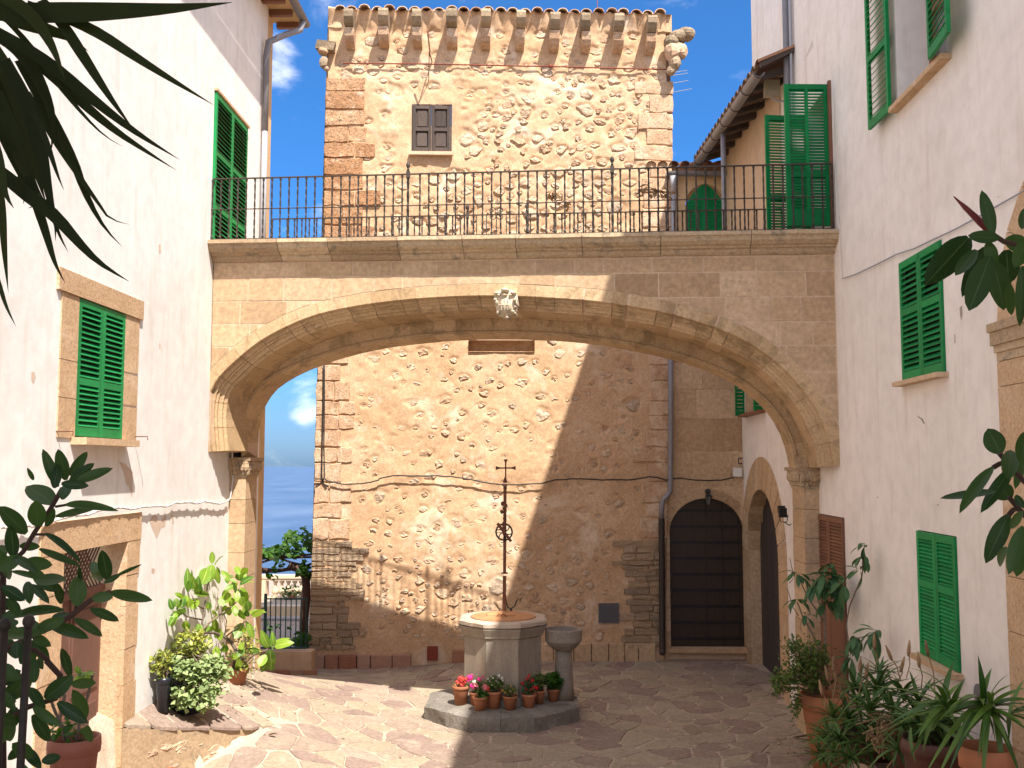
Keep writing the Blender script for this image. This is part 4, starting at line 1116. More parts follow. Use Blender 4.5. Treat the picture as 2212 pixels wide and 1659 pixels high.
# roof over the wing side and reveal strip
# near portal at the right edge of the view
xq, zq = rx(2153, 705); _, zcap0 = rx(2152, 740); _, zcapb = rx(2160, 782)
z = -.1; i = 0
while z < zcapb - .02:
    hh = min((.52, .43, .6, .38)[i % 4], zcapb - z); b = MB(); b.box(rpt(xq + .035, z + .004, -.05), -RD * 1.0, RN * (.075), (0, 0, hh - .007)); b.build('portal_block', M['surround'], rh); z += hh; i += 1
b = MB()
for (e, z0_, z1_) in ((.01, zcapb, zcapb + .07), (.03, zcapb + .07, zcapb + .13), (.055, zcapb + .13, zcapb + .24), (.075, zcapb + .24, zcapb + .31)):
    b.box(rpt(xq + .06 - e, z0_ + .001, -.05), -RD * (1.0), RN * (.075 + e * .7), (0, 0, z1_ - z0_ - .001))
b.build('portal_capital', M['cornice'], rh)
for i in range(6):
    a0, a1 = math.pi * .5 * i / 6, math.pi * .5 * (i + .97) / 6; zc = zcapb + .32; R1, R0 = 1.75, 1.25; cx_ = xq + .06 + R1
    P = [(cx_ - R1 * math.cos(a0), zc + R1 * .8 * math.sin(a0)), (cx_ - R0 * math.cos(a0), zc + R0 * .8 * math.sin(a0)), (cx_ - R0 * math.cos(a1), zc + R0 * .8 * math.sin(a1)), (cx_ - R1 * math.cos(a1), zc + R1 * .8 * math.sin(a1))]
    MB().prism([rpt(x, z, .022) for x, z in P], RN * .07).build('portal_voussoir', M['surround'], rh)
# cables on the right wall
def wallcable(lab, P, r, mat, plane, off):
    pp = [onplane(u, v, plane[0] + plane[1] * off, plane[1]) for u, v in P]; sg = []
    for i in range(len(pp) - 1):
        for k in range(8): sg.append(pp[i].lerp(pp[i + 1], k / 8))
    sg.append(pp[-1]); b = MB(); b.tube(sg, r, 5); return tag(b.build('wall_cable', mat, None, smooth=True), lab, 'cable')
wallcable('grey cable rising along the shaded right wall over the middle green window', [(1820, 602), (1845, 594), (1875, 580), (1900, 568), (1935, 550), (1975, 537), (2010, 520), (2060, 497), (2110, 470), (2150, 447), (2212, 412)], .007, M['pipel'], (RP, RN), .02)
wallcable('thin pale wire running down from the balcony door corner', [(1801, 190), (1803, 350), (1812, 480), (1820, 602)], .005, M['cablew'], (RP, RN), .02)

# floodlights, lamps and boxes
p = at(1669, 190, 15.0)
t = thing('floodlight', p, 'beige floodlight on a bent arm by the upper downpipe of the right house', 'light')
b = MB(); b.box(at(1653, 206, 15.0), (.24, .03, .015), (.0, .12, 0), (0, 0, .25)); b.build('housing', M['lampbox'], t)
b = MB(); q = at(1665, 206, 15.05); b.tube([q, q + Vector((.03, 0, -.05)), q + Vector((.1, 0, -.09)), q + Vector((.34, .05, -.08))], .014, 5); b.build('arm', M['pipel'], t)
p = at(1693, 1098, 14.0)
t = thing('floodlight', p, 'black floodlight on a bracket beside the right pillar of the arch', 'light')
b = MB(); a = at(1684, 1118, 13.95); b.box(a, (.11, .02, 0), (0, .07, 0), (0, 0, .13)); b.box(a + Vector((-.0, .07, .06)), (.1, .0, 0), (0, .05, 0), (0, 0, .10)); b.build('housing', M['black'], t)
b = MB(); b.tube([a + Vector((0, 0, .03)), a + Vector((.015, 0, -.06)), a + Vector((.10, 0, -.06)), a + Vector((.115, 0, .04))], .007, 4); b.tube([a + Vector((.06, 0, -.06)), a + Vector((.14, .01, -.11)), a + Vector((.17, .05, -.09))], .007, 4); b.build('bracket', M['black'], t)

# ================================================================== TOWER
TS = .05
def ty(x): return 18.62 + (x + 3.95) * TS
TXD = Vector((1, TS, 0)).normalized(); TN = Vector((TXD.y, -TXD.x, 0)); TP = Vector((-3.95, 18.62, 0))
def tp(u, v, off=0.0):
    p = onplane(u, v, TP + TN * off, TN); return (p - TP).dot(TXD), p.z
TF = frame(TP, TXD, (0, 0, 1), TN)
def tw(x, z, o=0.0): return TF @ Vector((x, -o, z))
LEDGE = [tp(707, 130), tp(699, 480), tp(686, 830), tp(679, 1100), tp(665, 1448)]
REDGE = [tp(1452, 150), tp(1449, 500), tp(1445, 800), tp(1441, 1100), tp(1436, 1420)]
def ei(E, z):
    E_ = sorted(E, key=lambda q: q[1])
    if z <= E_[0][1]: a, c = E_[0], E_[1]
    elif z >= E_[-1][1]: a, c = E_[-1], E_[-1]
    else:
        for a, c in zip(E_, E_[1:]):
            if a[1] <= z <= c[1]: break
    if a is c: return a[0]
    return a[0] + (c[0] - a[0]) * (z - a[1]) / (c[1] - a[1])
ZTW = (tp(760, 22)[1] + tp(1400, 34)[1]) / 2 - .02
tow = thing('stone_tower', (-.7, 20, 0), 'square sandstone watchtower with a row of stone brackets under its tiled top', 'tower')
rr = random.Random(21)
# stones in the render: (x, z, rx, rz, proud)
stones = []
def inq(x, z):
    xl, xr = ei(LEDGE, z), ei(REDGE, z)
    if z > 11.2: return x - xl < .25 or xr - x < .25
    up_ = z > 6.6
    wl_ = (1.0 + .25 * math.sin(z * 9)) if up_ else (.75 if z > 2.4 else .98)
    wr_ = (.52 + .2 * math.sin(z * 7)) if up_ else (.55 if z > 2.9 else 0.93)
    return x - xl < wl_ or xr - x < wr_
WINX0, WINZ0 = tp(888, 330); WINX1, WINZ1 = tp(976, 226)
NX0, NZ0 = tp(1013, 760); NX1, NZ1 = tp(1155, 733)
MX0, MZ0 = tp(1293, 1345); MX1, MZ1 = tp(1336, 1303)
VX0, VZ0 = tp(923, 1421); VX1, VZ1 = tp(946, 1398)
corb = [tp(u, v) for u, v in ((760, 44), (832, 42), (904, 44), (977, 46), (1050, 46), (1123, 48), (1195, 51), (1262, 53), (1331, 54), (1400, 57))]
tries = 0
while tries < 9000 and len(stones) < 760:
    tries += 1
    z = rr.uniform(.45, ZTW - .35); x = rr.uniform(0, 6.7)
    if inq(x, z): continue
    xl, xr = ei(LEDGE, z), ei(REDGE, z)
    if x < xl + .1 or x > xr - .1: continue
    up_ = z > 6.3
    r_ = (.05 + .11 * rr.random() ** 1.6) * (1.05 if up_ else .85)
    if not up_ and z > 2.3 and rr.random() < .55: continue
    if rr.random() < .05: r_ *= 1.5
    asp = rr.uniform(.5, .95)
    if WINX0 - .35 < x < WINX1 + .22 and WINZ0 - .3 < z < WINZ1 + .35: continue
    if NX0 - .2 < x < NX1 + .2 and NZ0 - .15 < z < NZ1 + .15: continue
    if MX0 - .15 < x < MX1 + .15 and MZ0 - .15 < z < MZ1 + .15: continue
    if z > 10.9 and any(abs(x - c[0]) < .22 and c[1] - .75 < z < c[1] + .1 for c in corb): continue
    if 2.95 < x < 4.3 and 6.6 < z < 7.75 : continue
    ok = True; dsp = 1.12 if up_ else 1.35
    if z < 1.6: dsp = 1.08
    for s_ in stones:
        if abs(s_[0] - x) < .5 and abs(s_[1] - z) < .5 and math.hypot((s_[0] - x), (s_[1] - z) / .8) < (s_[2] + r_) * dsp: ok = False; break
    if ok: stones.append((x, z, r_, r_ * asp))
# plastered face with a socket round every stone
hx = .026; nx = int(6.75 / hx); z_lo = -.3; nz = int((ZTW - z_lo) / hx)
gx = np.linspace(-.15, 6.6, nx + 1); gz = np.linspace(z_lo, ZTW, nz + 1); GX, GZZ = np.meshgrid(gx, gz)
H = np.zeros_like(GX)
def vnoise(X, Z, s, seed):
    r_ = np.random.RandomState(seed); g_ = r_.rand(int(30 * s) + 4, int(30 * s) + 4)
    x = X * s + 1; z = Z * s + 1; xi = np.floor(x).astype(int); zi = np.floor(z).astype(int); fx = x - xi; fz = z - zi; fx = fx * fx * (3 - 2 * fx); fz = fz * fz * (3 - 2 * fz)
    return (g_[zi, xi] * (1 - fx) * (1 - fz) + g_[zi, xi + 1] * fx * (1 - fz) + g_[zi + 1, xi] * (1 - fx) * fz + g_[zi + 1, xi + 1] * fx * fz) - .5
for s_, a_, sd_ in ((.7, .05, 1), (2, .03, 2), (5, .020, 3), (11, .012, 4)):
    up_ = 1 + .5 * (GZZ > 6.5)
    H += vnoise(GX + .3, GZZ + .5, s_, sd_) * a_ * up_ * .8
for (x, z, a, c) in stones:
    i0 = max(0, int((x - a * 1.7 - gx[0]) / hx)); i1 = min(nx, int((x + a * 1.7 - gx[0]) / hx) + 1); k0 = max(0, int((z - c * 1.7 - z_lo) / hx)); k1 = min(nz, int((z + c * 1.7 - z_lo) / hx) + 1)
    sx_ = GX[k0:k1, i0:i1] - x; sz_ = GZZ[k0:k1, i0:i1] - z
    q = np.sqrt((sx_ / (a * 1.22)) ** 2 + (sz_ / (c * 1.28)) ** 2); th_ = np.arctan2(sz_, sx_); q = q * (1 + .10 * np.sin(3 * th_ + x * 9) + .08 * np.sin(5 * th_ + z * 7)); dp = np.clip((1.12 - q) / .25, 0, 1)
    H[k0:k1, i0:i1] -= dp * ((.016 + .016 * rr.random()) if z > 6.4 else (.004 + .018 * rr.random()))
# plaster scalloped under the tiles
H += np.clip((GZZ - (ZTW - .38)) / .38, 0, 1) * (.10 + .035 * np.sin(GX * 2 * np.pi / .245))
b = MB(); V = []
EL_ = [ei(LEDGE, z) for z in gz]; ER_ = [ei(REDGE, z) for z in gz]
for k in range(nz + 1):
    for i in range(nx + 1):
        x = min(max(GX[k, i], EL_[k] + .02), ER_[k] - .02); V.append(TF @ Vector((x, -H[k, i], GZZ[k, i])))
b.v = V
for k in range(nz):
    zc = (gz[k] + gz[k + 1]) / 2
    for i in range(nx):
        xc = (gx[i] + gx[i + 1]) / 2
        if xc < EL_[k] - hx or xc > ER_[k] + hx: continue
        if WINX0 < xc < WINX1 and WINZ0 < zc < WINZ1: continue
        if NX0 < xc < NX1 and NZ0 < zc < NZ1: continue
        a = k * (nx + 1) + i; b.f.append((a, a + 1, a + nx + 2, a + nx + 1))
b.build('wall', M['lime'], tow, smooth=True)
b = MB(); P = []
xl0, xr0 = ei(LEDGE, 0), ei(REDGE, 0); xl1, xr1 = ei(LEDGE, ZTW), ei(REDGE, ZTW)
def TB(x, z, d): return TF @ Vector((x, d, z))
b.quad(TB(xl0, -.3, .01), TB(xl1, ZTW, .01), TB(xl1, ZTW, 6.5), TB(xl0, -.3, 6.5)); b.quad(TB(xr0, -.3, .01), TB(xr0, -.3, 6.5), TB(xr1, ZTW, 6.5), TB(xr1, ZTW, .01)); b.quad(TB(xl0, -.3, 6.5), TB(xl1, ZTW, 6.5), TB(xr1, ZTW, 6.5), TB(xr0, -.3, 6.5))
b.quad(TB(NX0, NZ0, .16), TB(NX1, NZ0, .16), TB(NX1, NZ1, .16), TB(NX0, NZ1, .16)); 
for (xa_, za_, xb_, zb_) in ((NX0, NZ0, NX0, NZ1), (NX0, NZ1, NX1, NZ1), (NX1, NZ1, NX1, NZ0), (NX1, NZ0, NX0, NZ0)): b.quad(TB(xa_, za_, -.02), TB(xa_, za_, .16), TB(xb_, zb_, .16), TB(xb_, zb_, -.02))
b.build('side_wall', M['lime'], tow)
b = MB(); b.box(TB(NX0 + .02, NZ1 - .03, -.09), TXD * (NX1 - NX0 - .05), TN * -.12, (0, 0, .04)); b.build('niche_lintel', M['joint'], tow)
def vis(s_): return s_[2] * s_[3]
order = sorted(stones, key=lambda s_: -vis(s_) * (0.2 if 5.0 < s_[1] < 6.7 else 1))
items = []
for n_, (x, z, a, c) in enumerate(order):
    me = LUMPS[rr.randrange(14)]
    m_ = TF @ Matrix.Translation((x, (.016 if z > 6.4 else .021) + .006 * rr.random(), z)) @ Matrix.Rotation(rr.uniform(-.3, .3), 4, 'Y') @ Matrix.Diagonal((a * 2.2 * rr.choice((-1, 1)), .12, c * 2.25, 1))
    if n_ < 300: put('wall_stone', me, tow, m_)
    else: items.append((me, m_))
join_meshes('small_wall_stones', items, M['rubble'], tow, kind='stuff')
# corner stones
def qblock(x0, x1, z0, z1, pr, mat, jit=.018, name='corner_stone'):
    k = []
    def edge(a, c, n):
        for i in range(n): k.append((a[0] + (c[0] - a[0]) * i / n + rr.uniform(-jit, jit) * (i > 0), a[1] + (c[1] - a[1]) * i / n + rr.uniform(-jit, jit)))
    edge((x0, z0), (x1, z0), 3); edge((x1, z0), (x1, z1), 2); edge((x1, z1), (x0, z1), 3); edge((x0, z1), (x0, z0), 2)
    n = len(k); b = MB(); cx = (x0 + x1) / 2; cz = (z0 + z1) / 2
    b.v = [TB(x, z, .30) for x, z in k] + [TB(x, z, -pr * .3) for x, z in k] + [TB(cx + (x - cx) * (1 - .05), cz + (z - cz) * .9, -pr - rr.uniform(0, .012)) for x, z in k]
    for r_ in (0, 1):
        for i in range(n): a = r_ * n + i; c = r_ * n + (i + 1) % n; b.f.append((a, c, c + n, a + n))
    b.f.append(tuple(range(2 * n, 3 * n))); return b.build(name, mat, tow)
z = .25
rowi = 0
while z < 11.15:
    hh = rr.uniform(.26, .42) if z > 2.2 else rr.uniform(.085, .17)
    if z + hh > 11.15: hh = 11.16 - z
    xl, xr = ei(LEDGE, z + hh / 2), ei(REDGE, z + hh / 2); up_ = z > 6.4
    matl = M['quoin'] if up_ else (M['quoinp'] if z > 2.2 else M['slate'])
    if z < 2.2:   # thin bedded masonry at the foot
        x = xl - .012; lim = rr.uniform(.62, 1.08)
        while x < xl + lim - .1:
            w_ = rr.uniform(.12, .6); x1_ = min(x + w_, xl + lim); qblock(x + .006, x1_ - .006, z + .006, z + hh - rr.uniform(.002, .02), .02 + rr.uniform(0, .03), M['slate'], .013); x = x1_
        if z < 2.6 and x > 0:
            x = xr - rr.uniform(.55, 1.05)
            while x < xr - .06:
                w_ = rr.uniform(.15, .6); x1_ = min(x + w_, xr + .012); qblock(x + .006, x1_ - .006, z + .006, z + hh - rr.uniform(.002, .02), .02 + rr.uniform(0, .03), M['slate'], .013); x = x1_
    else:
        if rr.random() < .5:
            w_ = rr.uniform(.72, 1.1) if up_ else rr.uniform(.5, .75); md = w_ * rr.uniform(.4, .6)
            qblock(xl - .015, xl + md - .008, z + .008, z + hh - .008, .035, matl, .026); qblock(xl + md + .006, xl + w_, z + .01, z + hh - .008, .03, matl)
        else: qblock(xl - .015, xl + (rr.uniform(.7, .9) if up_ else rr.uniform(.42, .6)), z + .008, z + hh - .008, .035, matl)
        wR = (rr.uniform(.35, .85) if rowi % 2 else rr.uniform(.4, .55)) * (1 if up_ else .8)
        qblock(xr - wR, xr + .015, z + .008, z + hh - .008, .02 if up_ else .022, M['quoinp'])
    z += hh; rowi += 1
# pale dressed skirting: red tiles to the left, pink slabs to the right
x = ei(LEDGE, 0) + .02
while x < 6.25:
    w_ = rr.uniform(.24, .42); zb_ = G(-3.95 + x, 18.5) - .05; zt_ = zb_ + (.30 if x < 3.2 else .40)
    xr = ei(REDGE, 0)
    if x + w_ > xr - .02: w_ = xr - .02 - x
    if w_ < .05: break
    if not (x < VX1 and x + w_ > VX0): qblock(x + .004, x + w_ - .004, zb_, zt_, .05, M['tilebr'] if x < 3.4 else M['ashlar'], .006, 'skirting_slab')
    x += w_
b = MB(); b.box(TB(VX0, .05, -.06), TXD * (VX1 - VX0), TN * -.1, (0, 0, .02 + VZ1 - .05)); b.build('clay_vent', M['clay'], tow)
b = MB(); b.box(TB(MX0, MZ0, -.05), TXD * (MX1 - MX0), TN * -.12, (0, 0, MZ1 - MZ0)); mo = b.build('meter_cover', M['meter'], tow)
b = MB(); b.box(TB(MX0 + .03, MZ0 + .03, -.056), TXD * (MX1 - MX0 - .06), TN * -.012, (0, 0, MZ1 - MZ0 - .06)); b.build('cover_plate', M['meter'], mo)
# wooden window shutters of the tower
wd, wh = WINX1 - WINX0, WINZ1 - WINZ0; oD = .03
b = MB(); T_ = lambda x0, x1, z0, z1, o0, th: b.box(TB(x0, z0, -o0), TXD * (x1 - x0), TN * -th if th < 0 else TN * th, (0, 0, z1 - z0))
T_(WINX0, WINX1, WINZ0 - .0, WINZ0 + .03, -.03, .05); T_(WINX0, WINX1, WINZ1 - .035, WINZ1, -.03, .05); T_(WINX0, WINX0 + .03, WINZ0 + .03, WINZ1 - .035, -.03, .05); T_(WINX1 - .03, WINX1, WINZ0 + .03, WINZ1 - .035, -.03, .05)
b.build('window_frame', M['woodgrey'], tow)
for k in range(2):
    xa_ = WINX0 + .032 + k * (wd - .06) / 2; xb_ = xa_ + (wd - .06) / 2 - .006; za_, zb_ = WINZ0 + .032, WINZ1 - .037; zm = za_ + (zb_ - za_) * .48
    b = MB(); T_(xa_, xa_ + .055, za_, zb_, -.01, .04); T_(xb_ - .055, xb_, za_, zb_, -.01, .04)
    for z0_, z1_ in ((za_, za_ + .07), (zm - .035, zm + .035), (zb_ - .06, zb_)): T_(xa_ + .055, xb_ - .055, z0_, z1_, -.01, .04)
    o = b.build('window_leaf', M['woodgrey'], tow)
    for z0_, z1_ in ((za_ + .07, zm - .035), (zm + .035, zb_ - .06)):
        b = MB(); T_(xa_ + .055, xb_ - .055, z0_, z1_, -.03, .02); T_(xa_ + .085, xb_ - .085, z0_ + .03, z1_ - .03, -.012, .018); b.build('leaf_panel', M['woodgrey'], o)
b = MB(); T_(WINX0 - .03, WINX1 + .03, WINZ0 - .07, WINZ0 - .005, .03, .10); b.build('window_sill', M['joint'], tow)
# brackets
for (cx_, cz_) in corb:
    w_ = .19 + rr.uniform(-.02, .02); e = rr.uniform(-.04, .04)
    for nm, prof in (('bracket_stone', [(.0, .02), (.47 + e, .02), (.49 + e, -.03), (.48 + e, -.13), (.42 + e, -.22), (.33, -.27), (0, -.28)]), ('bracket_stone', [(0, -.285), (.32, -.285), (.31, -.36), (.29, -.44), (.23, -.52), (.14, -.57), (0, -.60)])):
        b = MB(); n = len(prof); jit = rr.uniform(-.012, .012)
        for sd_ in (-1, 1):
            for (t, z) in prof: b.v.append(TB(cx_ + sd_ * w_ / 2 + jit + .01 * nrand((cx_, t * 5, z * 5 + sd_), 2), cz_ + z + .01 * nrand((cx_ * 3, t, z), 4), -t - .02))
        b.f = [tuple(range(n)), tuple(reversed(range(n, 2 * n)))] + [(i, n + i, n + (i + 1) % n, (i + 1) % n)[::-1] for i in range(n)]
        b.build(nm, M['bracket'] if prof[0][1] > -.1 else M['quoinp'], tow)
# corner gargoyle stones
def blobs(lst, name, mat):
    b = MB()
    for (u, v, r_, sx, sy, sz) in lst:
        p = onplane(u, v, TP + TN * .2, TN); b.ball(p, r_, 10, 7, (sx, sy, sz))
    b.v = [p + Vector((nrand(p, 6, 1), nrand(p, 6, 5), nrand(p, 6, 9))) * .045 for p in b.v]
    return b.build(name, mat, tow, smooth=False)
b = MB(); a = onplane(706, 100, TP + TN * .15, TN); e = onplane(683, 95, TP + TN * .3, TN)
b.box(a + Vector((-.20, -.16, -.10)), (.34, .12, .02), (0, .22, 0), (0.03, 0, .15), jit=.025); b.build('gargoyle_stone', M['bracket'], tow)
blobs([(697, 112, .10, 1.3, 1, .8)], 'gargoyle_stone', M['quoin']); blobs([(699, 135, .10, .9, 1, 1.3), (703, 150, .06, 1, 1, 1)], 'gargoyle_stone', M['bracket'])
blobs([(1450, 90, .14, 1.2, 1.2, .9), (1466, 78, .15, 1.2, 1.1, .85), (1484, 72, .15, 1.1, 1, .85)], 'gargoyle_stone', M['bracket'])
blobs([(1452, 112, .15, 1.0, 1.2, 1.3), (1462, 106, .13, 1.1, 1, 1.1), (1472, 112, .10, 1.1, 1, 1.5)], 'gargoyle_stone', M['quoinp'])
blobs([(1458, 138, .12, 1, 1.2, 1.3), (1452, 152, .10, 1, 1, 1.1)], 'gargoyle_stone', M['bracket'])
# tiles along the top
nt_ = 27; 
for i in range(nt_):
    x = ei(LEDGE, ZTW) + .25 + (ei(REDGE, ZTW) - ei(LEDGE, ZTW) - .5) * i / (nt_ - 1); dx = rr.uniform(-.012, .012); z0_ = ZTW - .035 + rr.uniform(-.02, .02); ou = .20 + rr.uniform(-.04, .04); rad = .108
    b = MB()
    for (dd, r_) in ((-ou, rad), (1.0, rad * .9)):
        for th_ in (0, .016):
            for k in range(8):
                t = math.pi * k / 7; b.v.append(TB(x + dx + (r_ - th_) * math.cos(t), z0_ + (r_ - th_) * .8 * math.sin(t) + (dd + ou) * .22, dd))
    for k in range(7):
        b.f += [(k, k + 1, 16 + k + 1, 16 + k), (8 + k, 24 + k, 24 + k + 1, 8 + k + 1), (k, 8 + k, 8 + k + 1, k + 1)]
    b.build('roof_tile', M['tilep'], tow)
b = MB(); b.quad(TB(ei(LEDGE, ZTW) + .02, ZTW - .02, -.12), TB(ei(REDGE, ZTW) - .02, ZTW - .02, -.12), TB(ei(REDGE, ZTW), ZTW + 1.0, 4.5), TB(ei(LEDGE, ZTW), ZTW + 1.0, 4.5)); b.build('roof', M['rooft'], tow)
for xe in (ei(LEDGE, ZTW), ei(REDGE, ZTW) - .28):
    qblock(xe, xe + .28, ZTW - .35, ZTW + (.10 if xe < 3 else .02), .03, M['lime'], .015, 'corner_cap')
# iron tie bar under the brackets
P = [(740, 137), (800, 137.5), (900, 138), (1000, 140), (1088, 142), (1200, 144), (1300, 147), (1445, 150)]
b = MB(); b.tube([onplane(u, v, TP + TN * .07, TN) for u, v in P], .014, 5); q = onplane(1190, 143, TP + TN * .07, TN); b.ball(q, .035, 6, 4, (1.6, 1, 1))
b.build('tie_bar', M['rustbar'], tow)
b = MB(); a = onplane(922, 68, TP + TN * .62, TN); c = onplane(927, 113, TP + TN * .55, TN); d = onplane(926, 175, TP + TN * .03, TN); b.box(a, (.03, 0, 0), (0, .02, 0), c - a); b.tube([c, d], .009, 5); b.tube([c, c + Vector((0, .55, .05))], .012, 4); b.build('flag_bracket', M['rust'], tow)
b = MB(); a = onplane(1291, 34, TP + TN * -.5, TN); b.tube([a + Vector((0, 0, -.3)), a + Vector((-.01, 0, 1.2))], .008, 5); b.build('lightning_rod', M['rustbar'], tow)
# cables on the tower
def tcable(lab, P, r=.012, off=.05, mat='cable', nudge=.0):
    pp = [onplane(u, v, TP + TN * off, TN) for u, v in P]; sg = []
    for i in range(len(pp) - 1):
        for k in range(8): q = pp[i].lerp(pp[i + 1], k / 8); q = q + Vector((0, 0, nudge * nrand((q.x * 3, 0, i), 1))); sg.append(q)
    sg.append(pp[-1]); b = MB(); b.tube(sg, r, 5); return tag(b.build('tower_cable', M[mat], None, smooth=True), lab, 'cable')
tcable('black cable swagged across the tower wall behind the iron cross', [(681, 1034), (705, 1036), (730, 1044), (750, 1046), (780, 1045), (800, 1042), (820, 1036), (846, 1028), (900, 1028), (970, 1029.5), (1000, 1033), (1035, 1040), (1060, 1045), (1095, 1047), (1120, 1047), (1165, 1044), (1205, 1036), (1255, 1034), (1300, 1037), (1350, 1036), (1400, 1032), (1420, 1031), (1438, 1036), (1450, 1034)], .013, .10, nudge=.03)
tcable('pair of black cables hanging down the left corner of the tower', [(699, 790), (698, 880), (696, 960), (695, 1030), (699, 1044), (706, 1052)], .014, .07, nudge=.02)
tcable('thin cable beside the tower corner below the arch', [(701, 790), (701, 880), (700, 960), (701, 1030), (697, 1040), (682, 1050)], .009, .06, nudge=.02)

# ================================================================== ANNEX right of the tower
an = thing('tower_annex', (3.3, 19.2, 0), 'low ashlar wall between tower and right house with a dark arched door', 'building')
AX0 = 2.52; AX1 = 4.1; AY = 19.0
AN = Vector((0, -1, 0)); AF = frame((AX0, AY, 0), (1, 0, 0), (0, 0, 1), AN)
def apx(u, v, off=0.0):
    p = onplane(u, v, (0, AY - off, 0), AN); return p.x - AX0, p.z
def aw(x, z, o=0.0): return AF @ Vector((x, -o, z))
dx0, dzb = apx(1449, 1398); dx1, _ = apx(1612, 1398); _, dsp_ = apx(1530, 1152); _, dap = apx(1530, 1076)
ddr = (dx0, dx1, dzb, dap, .10, dsp_)
ZA = apx(1500, 372)[1]
gx0, _ = apx(1480, 450); gx1, _ = apx(1567, 450); _, gza = apx(1522, 398); _, gsp = apx(1522, 445)
gdr = (gx0, gx1, 6.5, gza, .06, gsp)
b = MB(); rv = []; panel(b, AF, 0, AX1 - AX0, -.3, ZA, [ddr, gdr], rv); b.build('wall', M['joint'], an); brevs(rv, M['ashlar'], an)
# ashlar blocks below, plaster above
rr = random.Random(4)
z = .1; i = 0
while z < 6.1:
    hh = rr.uniform(.50, .62); x = .03 if i % 2 else -.3
    while x < AX1 - AX0:
        w_ = rr.uniform(.6, .95); xa_, xb_ = max(.03, x), min(AX1 - AX0 - .02, x + w_)
        def blocked(xc, zc):
            if not (ddr[0] - .16 < xc < ddr[1] + .16): return False
            if zc < ddr[5]: return True
            t = (xc - (ddr[0] + ddr[1]) / 2) / ((ddr[1] - ddr[0]) / 2 + .16); return zc < ddr[5] + (ddr[3] - ddr[5] + .16) * math.sqrt(max(0, 1 - t * t))
        # split against the door by sampling
        if xb_ - xa_ > .05:
            k = 8; low = []
            for q in range(k + 1):
                xq_ = xa_ + .005 + (xb_ - xa_ - .01) * q / k; lo_ = z + .005
                while blocked(xq_, lo_) and lo_ < z + hh: lo_ += .02
                low.append((xq_, min(lo_, z + hh - .005)))
            runs = []; cur = []
            for q in low:
                if z + hh - .005 - q[1] > .02: cur.append(q)
                else:
                    if len(cur) > 1: runs.append(cur)
                    cur = []
            if len(cur) > 1: runs.append(cur)
            for cu in runs:
                pr = rr.uniform(.006, .012); poly = [aw(q[0], q[1], pr) for q in cu] + [aw(cu[-1][0], z + hh - .005, pr), aw(cu[0][0], z + hh - .005, pr)]
                MB().prism(poly, AN * .04).build('ashlar_block', M['ashlar'], an)
        x += w_
    z += hh; i += 1
na = 9; cxm = (ddr[0] + ddr[1]) / 2; ri = (ddr[1] - ddr[0]) / 2; zi = ddr[3] - ddr[5]
for i in range(na):
    P = []
    for a in (math.pi * (i + .03) / na, math.pi * (i + .5) / na, math.pi * (i + .97) / na): P.append((cxm - ri * math.cos(a), ddr[5] + zi * math.sin(a)))
    for a in (math.pi * (i + .97) / na, math.pi * (i + .5) / na, math.pi * (i + .03) / na): P.append((cxm - (ri + .15) * math.cos(a), ddr[5] + (zi + .15) * math.sin(a)))
    MB().prism([aw(x, z, .016) for x, z in reversed(P)], AN * .05).build('arch_stone', M['ashlar'], an)
for sx_ in (ddr[0] - .15, ddr[1]):
    z = .0; i = 0
    while z < ddr[5] - .02:
        hh = min((.55, .42, .5)[i % 3], ddr[5] - z); b = MB(); b.box(aw(sx_ + (.005 if sx_ < ddr[0] else -.005), z + .003, -.03), (.146, 0, 0), (0, -.045, 0), (0, 0, hh - .006)); b.build('jamb_stone', M['ashlar'], an); z += hh; i += 1
b = MB(); panel(b, frame((AX0, AY - .02, 0), (1, 0, 0), (0, 0, 1), AN), 0, AX1 - AX0, 6.15, ZA, [(gdr[0], gdr[1], 6.15, gdr[3], .02, gdr[5])]); b.build('upper_plaster', M['ochre'], an)
b = MB(); b.box((AX0 - .1, AY, ZA), (1.8, 0, 0), (0, 2.0, 0), (0, 0, .1)); b.build('roof_base', M['rooft'], an)
for i in range(9):
    x = AX0 - .2 + i * .22; b = MB()
    for k in range(7):
        t = math.pi * k / 6
        for q in (-.14, 1.2): b.v.append(Vector((x + .1 * math.cos(t), AY + q, ZA + .1 + .09 * math.sin(t) + (q + .14) * .25)))
    for k in range(6): b.f.append((2 * k, 2 * k + 1, 2 * k + 3, 2 * k + 2))
    b.build('roof_tile', M['rooft'], an)
gt = halfpipe([at(1440, 372, AY - .17), at(1609, 372, AY - .17)], .085, 8); gt.build('gutter', M['pipe'], an)
a = at(1455, 380, AY - .17); b = MB(); b.tube([a, a + Vector((0, .03, -.18)), a + Vector((.0, .06, -.32))], [.085, .05, .045], 8); b.tube([a + Vector((0, .06, -.3)), Vector((a.x - .02, a.y + .06, 6.4)), Vector((a.x - .03, a.y + .06, 6.1))], .045, 8); b.build('downpipe', M['pipel'], an, smooth=True)
pt = [at(1449, 745, 18.85), at(1449, 900, 18.85), at(1448, 1040, 18.85), at(1448, 1062, 18.83), at(1440, 1073, 18.8), at(1432, 1080, 18.78), at(1429, 1095, 18.78), at(1429, 1120, 18.78)]
b = MB(); b.tube([Vector((a.x - .03, a.y + .06, 6.15))] + pt[:1], .05, 8); b.tube(pt, .05, 8); b.build('downpipe', M['pipe'], an, smooth=True)
b = MB(); b.tube([pt[-1], at(1430, 1250, 18.78), at(1431, 1395, 18.76), at(1431, 1408, 18.72)], .058, 8, cap=False); b.ball(at(1431, 1409, 18.70), .062, 8, 5); b.build('downpipe', M['iron'], an, smooth=True)
